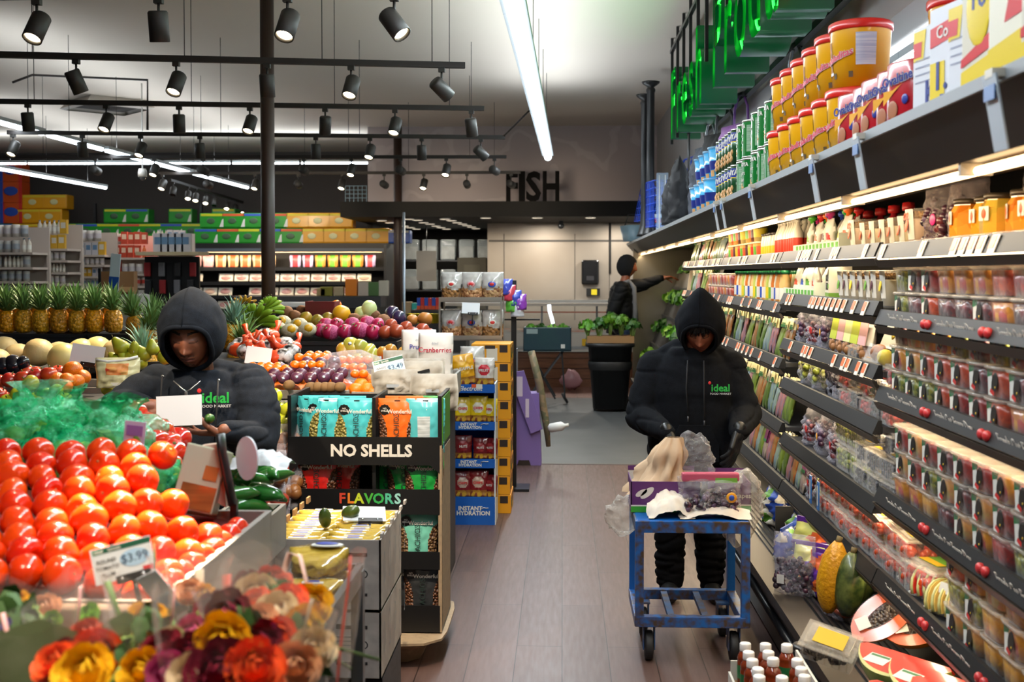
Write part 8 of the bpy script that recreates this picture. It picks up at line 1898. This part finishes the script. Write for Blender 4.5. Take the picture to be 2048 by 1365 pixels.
for i in range(8):tag(obj('tub',MB().lathe([(.03,0),(.035,.07),(.036,.07),(0,.072)],lye if i%2 else packy,12),None,T((at(822+i*7,640,Y=8.5).x,8.5,1.28))),f'small bright yellow tub above the butternut squash, {nth(i)} along','tub','small yellow tubs')
tag(obj('tub_shelf',MB().box(-1.30,8.4,1.1,-.92,8.62,1.279,tblk)),'short black shelf under the small yellow tubs','shelf')
tag(obj('low_counter',MB().box(-1.30,8.3,0,-.92,8.7,1.098,tblk)),'black counter block below the short shelf of yellow tubs','counter')
tag(obj('pole',MB().tube([(at(808,500,Y=12).x,12,0),(at(808,500,Y=12).x,12,2.3)],.014,mat('pole grey','8a94a0',.3,.6),8)),'thin pale steel pole in front of the slimmer brown post','pole')
MY=17.8
mc=thing('meat_case','long black open meat case with four lit shelves under the paper towel packs','refrigerator',(-4.4,MY,0))
mx0, mx1=at(372,500,Y=MY).x+4.4, at(776,500,Y=MY).x+4.4
obj('case_back',MB().box(mx0,.55,0,mx1,.62,2.1,case_in),mc); obj('case_base',MB().box(mx0,-.35,0,mx1,.6,.55,case_dk),mc)
obj('canopy',MB().box(mx0,-.1,2.02,mx1,.62,2.13,case_dk).box(mx0,-.13,1.99,mx1,-.1,2.05,mat('blue grey rail','58626e',.4)),mc)
obj('canopy_tube',MB().tube([(mx0+.1,.0,2.0),(mx1-.1,.0,2.0)],.014,warm_e,6),mc)
for sx in(mx0,mx1):obj('end_panel',MB().box(sx-.02,-.3,0,sx+.02,.62,2.1,case_gr),mc)
mz=(.86,1.09,1.30,1.52,1.75)
for i, z in enumerate(mz):
 sh=obj('shelf',MB().box(mx0,.02-(4-i)*.05,z-.03,mx1,.55,z,case_gr),mc); obj('price_rail',MB().box(mx0,.01-(4-i)*.05,z-.05,mx1,.02-(4-i)*.05,z+.005,rail_m),sh)
for x in(0.2,.5,.8):
 for zz_, en in((1.97,9),):
  l=bpy.data.lights.new('meat_case_light','AREA'); l.shape='RECTANGLE'; l.size=1.0; l.size_y=.05; l.energy=en; l.color=(1,.80,.58)
  o=bpy.data.objects.new('meat_case_light',l); COL.objects.link(o); o.parent=mc; o.matrix_local=T((mx0+(mx1-mx0)*x,-.12,zz_))@RX(25)
meats=[Kind('meat_tray','meat tray',[('tray',MB().box(-.11,-.02,0,.11,.02,.13,mat('foam tray','dccfb8',.5),b=.01)),('meat',MB().ball(mat(c,c,.35,col2='d8a898',scale=12,coat=.6),.09,.022,.052,T((0,-.012,.066)),14,8)),('film',MB().box(-.112,-.038,.0,.112,-.036,.132,clear('meat film','ffffff',.06,.06)))])for c in('a01810','b84030','d0a074','c88068')]
for i, z in enumerate(mz):
 n=int((mx1-mx0)/.245)
 for k in range(n):
  if(k*7+i*3)%11==5:continue
  x=mx0+.14+k*.245
  kk=2 if(k<2 and i<4)else(k*3+i)%2 if k<10 else(k+i)%4
  if i==4:continue
  meats[kk].put(f'film-wrapped tray of meat in the back case, {("lowest", "second", "third", "fourth")[i]} shelf, {nth(k)} along',None,M=T((-4.4+x,MY+.08-(4-i)*.05,z+.004))@RX(-22),group='meat trays in the back case')
pkk=[Kind('meat_pack','meat pack',[('pack',MB().pillow(.17,.19,.07, lambda u,v,s_,a=a,b=b:(a if abs(u-.5)<.2 else b),8,8,wr=.3,base=1))])for a,b in((mat('pack orange red','d05a2c',.4),mat('pack cream','dcb88c',.4)),(mat('pack lime green','5a9a2c',.4),mat('pack lime orange','b87a2c',.4)),(mat('pack pink','d08a90',.4),mat('pack pink pale','d0a0a0',.4)),(mat('pack red blue','a83038',.4),mat('pack lilac','b0a0c8',.4)))]
for k in range(int((mx1-mx0)/.2)):
 if k in(7,15):continue
 kk=2 if k<2 else 0 if k<8 else 3 if k in(8,9,14)else 1 if k<14 else 0
 pkk[kk].put(f'upright printed meat pack on the top shelf of the back case, {nth(k)} along',(-4.4+mx0+.12+k*.2,MY+.12,mz[4]+.004),U(-8,8),'packs on the top meat shelf')
pgm=mat('towel pack green','1c8a22',.35,coat=.3); pom=mat('towel pack orange','dc9a10',.35,coat=.3); pbm=mat('towel pack blue','2a50a0',.35,coat=.3); pyl=mat('towel pack top yellow','c8c41c',.4); pol=mat('pack dark oval','3c5a3c',.4); ptm=mat('teal pack','147a78',.4)
def towels(base,top,ov,w_=.42,h_=.25):
 b=MB().box(-w_/2,-.15,0,w_/2,.15,h_,base,b=.025)
 p=MB().box(-w_*.44,-.152,h_*.80,w_*.44,-.149,h_*.95,top).ball(ov,w_*.17,.004,h_*.20,T((-.02,-.151,h_*.48)),14,6)
 if base is pgm:p.add([(w_*.30,-.152,h_*.08),(w_*.46,-.152,h_*.08),(w_*.46,-.152,h_*.62),(w_*.40,-.152,h_*.55)],[(0,1,2,3)],lbw)
 return Kind('paper_towel_pack','paper goods pack',[('pack',b),('print',p)])
PT={'g':towels(pgm,pyl,pol),'G':towels(pgm,lbl,pol),'r':towels(pgm,lor,pol),'o':towels(pom,lye,mat('oval pale','d0cc98',.4)),'b':towels(pbm,lbw,mat('oval light blue','8a9ac8',.4),.38,.22),'t':towels(ptm,lbl,lye)}
n=0
for px, c in zip(range(388,790,43),'GrgGroooob'):
 p=at(px+20,484,Y=MY); PT[c].put(f'wrapped pack of paper towels on the meat case, lower row, {nth(n)} from its left end',(p.x,MY+.25,2.132),0,'paper towel packs on the meat case',sc=.96); n+=1
n=0
for px, c in zip(range(400,700,43),'grGrooo'):
 p=at(px+20,484,Y=MY); PT[c].put(f'wrapped pack of paper towels on the meat case, upper row, {nth(n)} from its left end',(p.x,MY+.25,2.132+.245),0,'paper towel packs on the meat case',sc=.96); n+=1
WYY=19.6
sx0, sx1=at(-40,480,Y=WYY).x, at(395,480,Y=WYY).x
ws=thing('wall_shelf','long high black shelf along the dark back wall carrying paper goods','shelf',((sx0+sx1)/2,WYY,0))
a=(sx1-sx0)/2
obj('shelf_board',MB().box(-a,-.25,1.98,a,.35,2.02,case_dk),ws); obj('shelf_board',MB().box(-a,-.25,0,a,.35,1.2,case_dk),ws)
for x in(-a+.03,0,a-.03):obj('upright',MB().box(x-.02,.28,0,x+.02,.34,2.9,case_dk),ws)
n=0
for r_,(z,seq,p0,st_)in enumerate(((2.022,'toogGgGgGg',25,42),(2.275,'toogGgrgGg',12,42),(2.53,'oo  gG g g ',65,43),(2.78,'oo',75,43))):
 for i, c in enumerate(seq):
  if c==' ':continue
  p=at(p0+i*st_,450,Y=WYY); PT[c].put(f'pack of paper goods on the high wall shelf, {nth(r_)} layer, {nth(i)} along',(p.x,WYY,z),0,'paper goods on the wall shelf',sc=1.0)
cbx=Kind('detergent_box','box',[('box',MB().box(-.2,-.15,0,.2,.15,.36,mat('box orange red','c8501c',.4),b=.01)),('print',MB().ball(lbl,.13,.004,.08,T((0,-.152,.2)),14,6).box(-.2,-.152,.0,-.14,-.15,.36,lbl).box(.14,-.152,0,.2,-.15,.36,lbr))])
for i in range(3):cbx.put(f'tall orange, blue and red box stacked at the left end of the wall shelf, {nth(i)} from the bottom',(at(30,400,Y=WYY).x,WYY,2.53+i*.362),0,'orange and blue boxes')
cbx.put('tall orange and blue box at the frame edge of the wall shelf',(at(-5,400,Y=WYY).x,WYY,2.53),0)
gond=mat('gondola cream','b8aaa0',.5)
def gondola(label,px0,px1,Y,zs,seed,pal,depth=.4,top_z=None):
 x0, x1=at(px0,500,Y=Y).x, at(px1,500,Y=Y).x
 t=thing('grocery_shelf',label,'shelving',((x0+x1)/2,Y,0)); a=(x1-x0)/2
 obj('back_panel',MB().box(-a,depth/2,0,a,depth/2+.02,zs[-1]+.28,gond),t)
 for x in(-a,a):obj('upright',MB().box(x-.015,depth/2-.04,0,x+.015,depth/2,zs[-1]+.02,gond),t)
 for z in zs:obj('shelf',MB().box(-a,-depth/2,z-.025,a,depth/2,z,gond),t)
 g=random.Random(seed); zs=list(zs)+[zs[-1]+.165]
 for j, z in enumerate(zs):
  x=x0+.05; n=0; gap=(zs[j+1]-z-.028)if j+2<len(zs)else .16
  while x<x1-.05:
   kd=pal[g.randrange(len(pal))]
   run=g.randrange(2,6)
   for q in range(run):
    if x>x1-.05:break
    s_=min(1.2,gap/kd.h)*g.uniform(.9,.99)
    kd.put(f'{kd.desc} on the {label.split(",")[1].strip()}, {nth(j)} shelf up, {nth(n)} along',(x,Y-depth/2+.07,z+.001),U(-4,4),kd.name.replace('_',' ')+'s on the grocery shelves',sc=s_); x+=kd.w*s_+.004; n+=1
 return t
def gk(name,cat,h,w_,parts,desc):k=Kind(name,cat,parts); k.h=h; k.w=w_; k.desc=desc; return k
def canm(c,c2):return MB().lathe([(.036,0),(.036,.11),(.034,.112),(0,.112)],mat('can '+c,c,.35),12).lathe([(.0365,.03),(.0365,.08)],mat('canlab '+c2,c2,.4),12,caps=False)
def boxm(c,c2,w_=.10,h_=.2):return MB().box(-w_/2,-.03,0,w_/2,.03,h_,mat('gbox '+c,c,.45)).box(-w_*.35,-.0305,h_*.4,w_*.35,-.03,h_*.8,mat('gboxlab '+c2,c2,.45))
def botm(c,c2):return MB().lathe([(.03,0),(.032,.01),(.032,.13),(.013,.17),(.013,.185)],mat('gbot '+c,c,.3),10).lathe([(.016,.183),(.016,.2),(0,.2)],mat('gcap '+c2,c2,.4),8).lathe([(.0326,.04),(.0326,.10)],lbw,10,caps=False)
grey_can=gk('food_can','can',.12,.075,[('can',canm('a8a4a0','8a8f96'))],'grey labelled can'); white_can=gk('food_can','can',.12,.075,[('can',canm('c8c0b8','b8b0b4'))],'pale can'); red_can=gk('food_can','can',.12,.075,[('can',canm('b8a8a0','a8382c'))],'red labelled can')
red_box=gk('food_box','box',.2,.105,[('box',boxm('b03a24','d8b8a0'))],'red food box'); or_bot=gk('sauce_bottle','bottle',.2,.068,[('bottle',botm('c8602c','b02a20'))],'orange red sauce bottle'); wh_bot=gk('sauce_bottle','bottle',.2,.068,[('bottle',botm('c8beb0','6a7a8a'))],'pale bottle'); yl_box=gk('food_box','box',.2,.105,[('box',boxm('c89a2c','c8c0b0'))],'yellow food box'); gr_box=gk('food_box','box',.2,.105,[('box',boxm('b8b4b8','5a7a98'))],'grey blue food box')
gondola('cream grocery shelf, leftmost grocery run',-30,82,12.0,(1.28,1.43,1.57,1.72,1.877),1,[grey_can,white_can,wh_bot,grey_can])
gondola('cream grocery shelf, second grocery run',82,150,12.6,(1.41,1.54,1.667,1.80,1.93),2,[white_can,white_can,yl_box,wh_bot])
gondola('cream grocery shelf, third grocery run',152,222,13.6,(1.36,1.49,1.62,1.757,1.877),3,[yl_box,white_can,or_bot,gr_box])
gondola('cream grocery shelf, fourth grocery run',222,305,14.0,(1.33,1.5,1.65,1.85),4,[red_can,or_bot,red_box,white_can])
gondola('cream grocery shelf, fifth grocery run',308,380,15.2,(1.05,1.35,1.92),5,[gr_box,red_box,gr_box,wh_bot])
p=at(235,588,Y=10.4)
ge=thing('checkout_divider','pale grey rounded counter end below the opened brown cartons','counter',(p.x,10.5,0)); obj('panel',MB().box(-.23,-.12,0,.23,.2,1.46,mat('pale grey laminate','9a9894',.6),b=.05),ge)
for i,(px,w_,r_)in enumerate(((222,.13,-12),(250,.13,10))):
 t=thing('cardboard_box',f'opened brown carton standing on the grey counter end, {("left", "right")[i]} one','box',(at(px,570,Y=10.45).x,10.48,1.462),r_); obj('box_side',MB().box(-.085,-.09,0,.085,-.08,.21,mat('carton brown','8a6440',.7)).box(-.085,.08,0,.085,.09,.21,_M['carton brown']).box(-.085,-.09,0,-.08,.09,.21,_M['carton brown']).box(.08,-.09,0,.085,.09,.21,_M['carton brown']),t); obj('flap',MB().box(-.085,-.12,.0,.085,-.092,.05,mat('carton flap','b0885c',.7),RX(-8)),t)
p=at(198,545,Y=10.2)
t=thing('hanging_banner','narrow slanted white and blue banner beside the brown cartons','banner',(p.x,10.2,0)); obj('banner',MB().box(-.045,-.005,1.40,.045,.005,1.84,mat('banner white','b8ccd4',.5),RY(5)),t); obj('blue_panel',MB().box(-.046,-.0065,1.50,.046,-.005,1.63,mat('banner blue','0a4aa0',.5),RY(5)),t); obj('pole',MB().box(-.012,.006,0,.012,.02,1.7,blkp),t)
t=thing('hanging_goods_rack','dark rack of hanging household goods between the grocery shelves and meat case','rack',(at(345,560,Y=13).x,13.0,0))
obj('rack_frame',MB().box(-.32,-.02,0,.32,.02,1.85,blkp).box(-.32,-.3,1.86,.40,.1,1.9,mat('shelf cream','b0a080',.6)),t)
g=random.Random(2)
for k in range(16):obj('hanging_item',MB().box(-.035,-.02,-.08,.035,.02,.08,(mat('hang red','8a1c20',.5),mat('hang grey','6a6a70',.5),mat('hang black','1c1c20',.5))[k%3],b=.008),t,T((-.27+(k%4)*.17+g.uniform(-.02,.02),-.06,1.1+(k//4)*.2)))
for i in range(5):gr_box.put(f'large pale box on top of the hanging goods rack, {nth(i)} along',(at(320+i*14,480,Y=12.9).x,12.85,1.902),0,'boxes on the goods rack',sc=1.05)
for i in range(4):tag(obj('folded_towels',MB().box(-.12,-.08,0,.12,.08,.05,mat(('teal cloth','slate cloth')[i%2],('3a6a7a','4a5058')[i%2],.9),b=.015),None,T((at(368,540,Y=15).x,15,1.58+i*.051))),f'folded teal and grey cloth stack beside the meat case, {nth(i)} from the bottom','cloth','folded cloths')
tag(obj('cloth_stand',MB().box(at(350,540,Y=15).x,14.85,0,at(388,540,Y=15).x,15.15,1.578,tblk)),'dark stand under the folded cloths next to the meat case','stand')
sc_=thing('service_counter','dark meat service counter with bright white paper in front of the meat case','counter',(-3.3,14.6,0))
obj('counter_body',MB().box(-.95,-.3,0,.95,.3,1.22,case_dk),sc_); obj('counter_top',MB().box(-.97,-.1,1.22,.97,.32,1.36,mat('counter dark grey','3a3a3c',.4)),sc_); obj('white_paper',MB().box(-.55,-.3,1.222,.45,-.12,1.29,mat('butcher paper','e8e4e0',.6),b=.02),sc_)
for i,(px,c,w_,h_)in enumerate(((650,'7a7420',.16,.12),(700,'d87a1c',.15,.22),(725,'b8a89a',.14,.18),(745,'4a6a3a',.14,.18),(765,'b8b0a0',.12,.20),(640,'a89060',.12,.1),(675,'a89878',.12,.12))):
 tag(obj('goods_box',MB().box(-w_/2,-.06,0,w_/2,.06,h_,mat('svc '+c,c,.5),b=.01),None,T((at(px,580,Y=14.6).x,14.72,1.362))),f'small package on the dark service counter, {nth(i)} in order','package','packages on the service counter')
p=at(1095,800,Z=0); gy=14.4; gx=at(1095,650,Y=gy).x
gc=thing('folding_cart','black folding cart carrying a dark green basket of herbs in front of the fish counter','cart',(gx,gy,0))
gtl=mat('basket green','0c3a3c',.45,col2='0a2a3a',scale=3)
obj('basket',MB().box(-.30,-.2,.68,.30,-.18,.98,gtl,b=.01).box(-.30,.18,.68,.30,.2,.98,gtl,b=.01).box(-.30,-.2,.68,-.28,.2,.98,gtl,b=.01).box(.28,-.2,.68,.30,.2,.98,gtl,b=.01).box(-.3,-.2,.68,.3,.2,.70,gtl),gc)
obj('label',MB().box(.17,-.206,.72,.22,-.2,.77,lbw).box(-.26,-.206,.90,-.12,-.2,.96,mat('film grey','8a9a98',.3)),gc)
for sy in(-.15,.15):obj('leg',MB().bar((-.24,sy,.68),(.10,sy,.08),.02,.02,blkp).bar((.20,sy,.68),(-.24,sy,.08),.02,.02,case_gr).bar((.18,sy,.68),(.22,sy,.1),.02,.02,blkp),gc)
for x in(-.24,.22):obj('wheel',MB().lathe([(.07,-.015),(.075,0),(.07,.015)],rub,16,T((x,0,.075))@RY(90 if x<0 else 60)),gc)
for i in range(4):LG[i%5].put(f'bunch of fresh herbs in the dark green basket, {nth(i)} along',(gx-.2+i*.13,gy,.90),U(0,360),'herbs in the green basket',sc=.8)
gb_x=at(1220,700,Y=13.75).x
gb=thing('wheeled_bin','large black wheeled bin standing in the aisle with a box of parsley on top','bin',(gb_x,13.75,0))
obj('bin_body',MB().lathe([(.20,.03),(.26,.80),(.27,.80)],mat('bin black','0e0e10',.5),26,None,sq=4,sx=1.02,sy=.9,caps=True),gb); obj('bin_rim',MB().lathe([(.27,.77),(.29,.78),(.29,.82),(.25,.82)],mat('bin black','0e0e10',.5),26,sq=4,sx=1.02,sy=.9,caps=False),gb); obj('bin_band',MB().lathe([(.247,.50),(.262,.56),(.252,.60)],mat('bin black','0e0e10',.5),26,sq=4,sx=1.02,sy=.9,caps=False),gb)
for x in(-.18,.18):obj('wheel',MB().lathe([(.04,-.012),(.04,.012)],rub,12,T((x,.15,.04))@RY(90)),gb)
t=thing('cardboard_box','tan shallow carton of parsley on top of the black bin','box',(gb_x,13.75,.824)); obj('box_body',MB().box(-.28,-.18,0,.28,.18,.08,mat('box tan','9a7448',.7)),t)
for i in range(9):LG[(0,1,3)[i%3]].put(f'bunch of curly parsley on top of the black bin, {nth(i)} in order',(gb_x-.27+(i%5)*.135,13.68+(i//5)*.14,.97+(.06 if i in(2,3,7)else 0)),U(0,360),'parsley on the black bin',sc=U(.85,1.05))
t=thing('plastic_bag','thin crumpled plastic bag with red produce on the floor by the wood base','bag',(at(1143,760,Y=15.9).x,15.9,.16)); obj('bag_film',MB().ball(mat('bag pale red','a87a80',.4),.14,.1,.14,None,14,10,lump=.5,seed=3,lf=2.5),t)
tag(obj('warning_tag',MB().box(-.03,-.01,-.05,.03,.01,.05,mat('tag bright yellow','e8b808',.5)),None,T(at(1168,685,Y=16.44))),'bright yellow tag on the fish counter front beside the black bin','tag')
for px, py in((1103,635),):
 t=thing('clip_lamp','short bright white tube lamp standing over the green basket','lamp',at(px,py,Y=14.35)); obj('glowing_tube',MB().tube([(-.03,0,.16),(-.025,0,.08),(.0,0,0),(.02,0,-.08)],.022,mat('lamp white glow','eef4ff',.5,emit=3),8),t); obj('stem',MB().tube([(.02,0,-.08),(.02,0,-.22)],.01,blkp,6),t)
t=thing('wire_grid','pale blue wire grid panel beside the fish bulkhead','panel',at(712,392,Y=17.6)); wg=MB()
for k in range(6):wg.box(-.17+k*.066,-.005,-.16,-.163+k*.066,.005,.16,mat('pale blue wire','8ab0c4',.4)).box(-.17,-.005,-.16+k*.062,.17,.005,-.153+k*.062,_M['pale blue wire'])
obj('grid',wg,t)
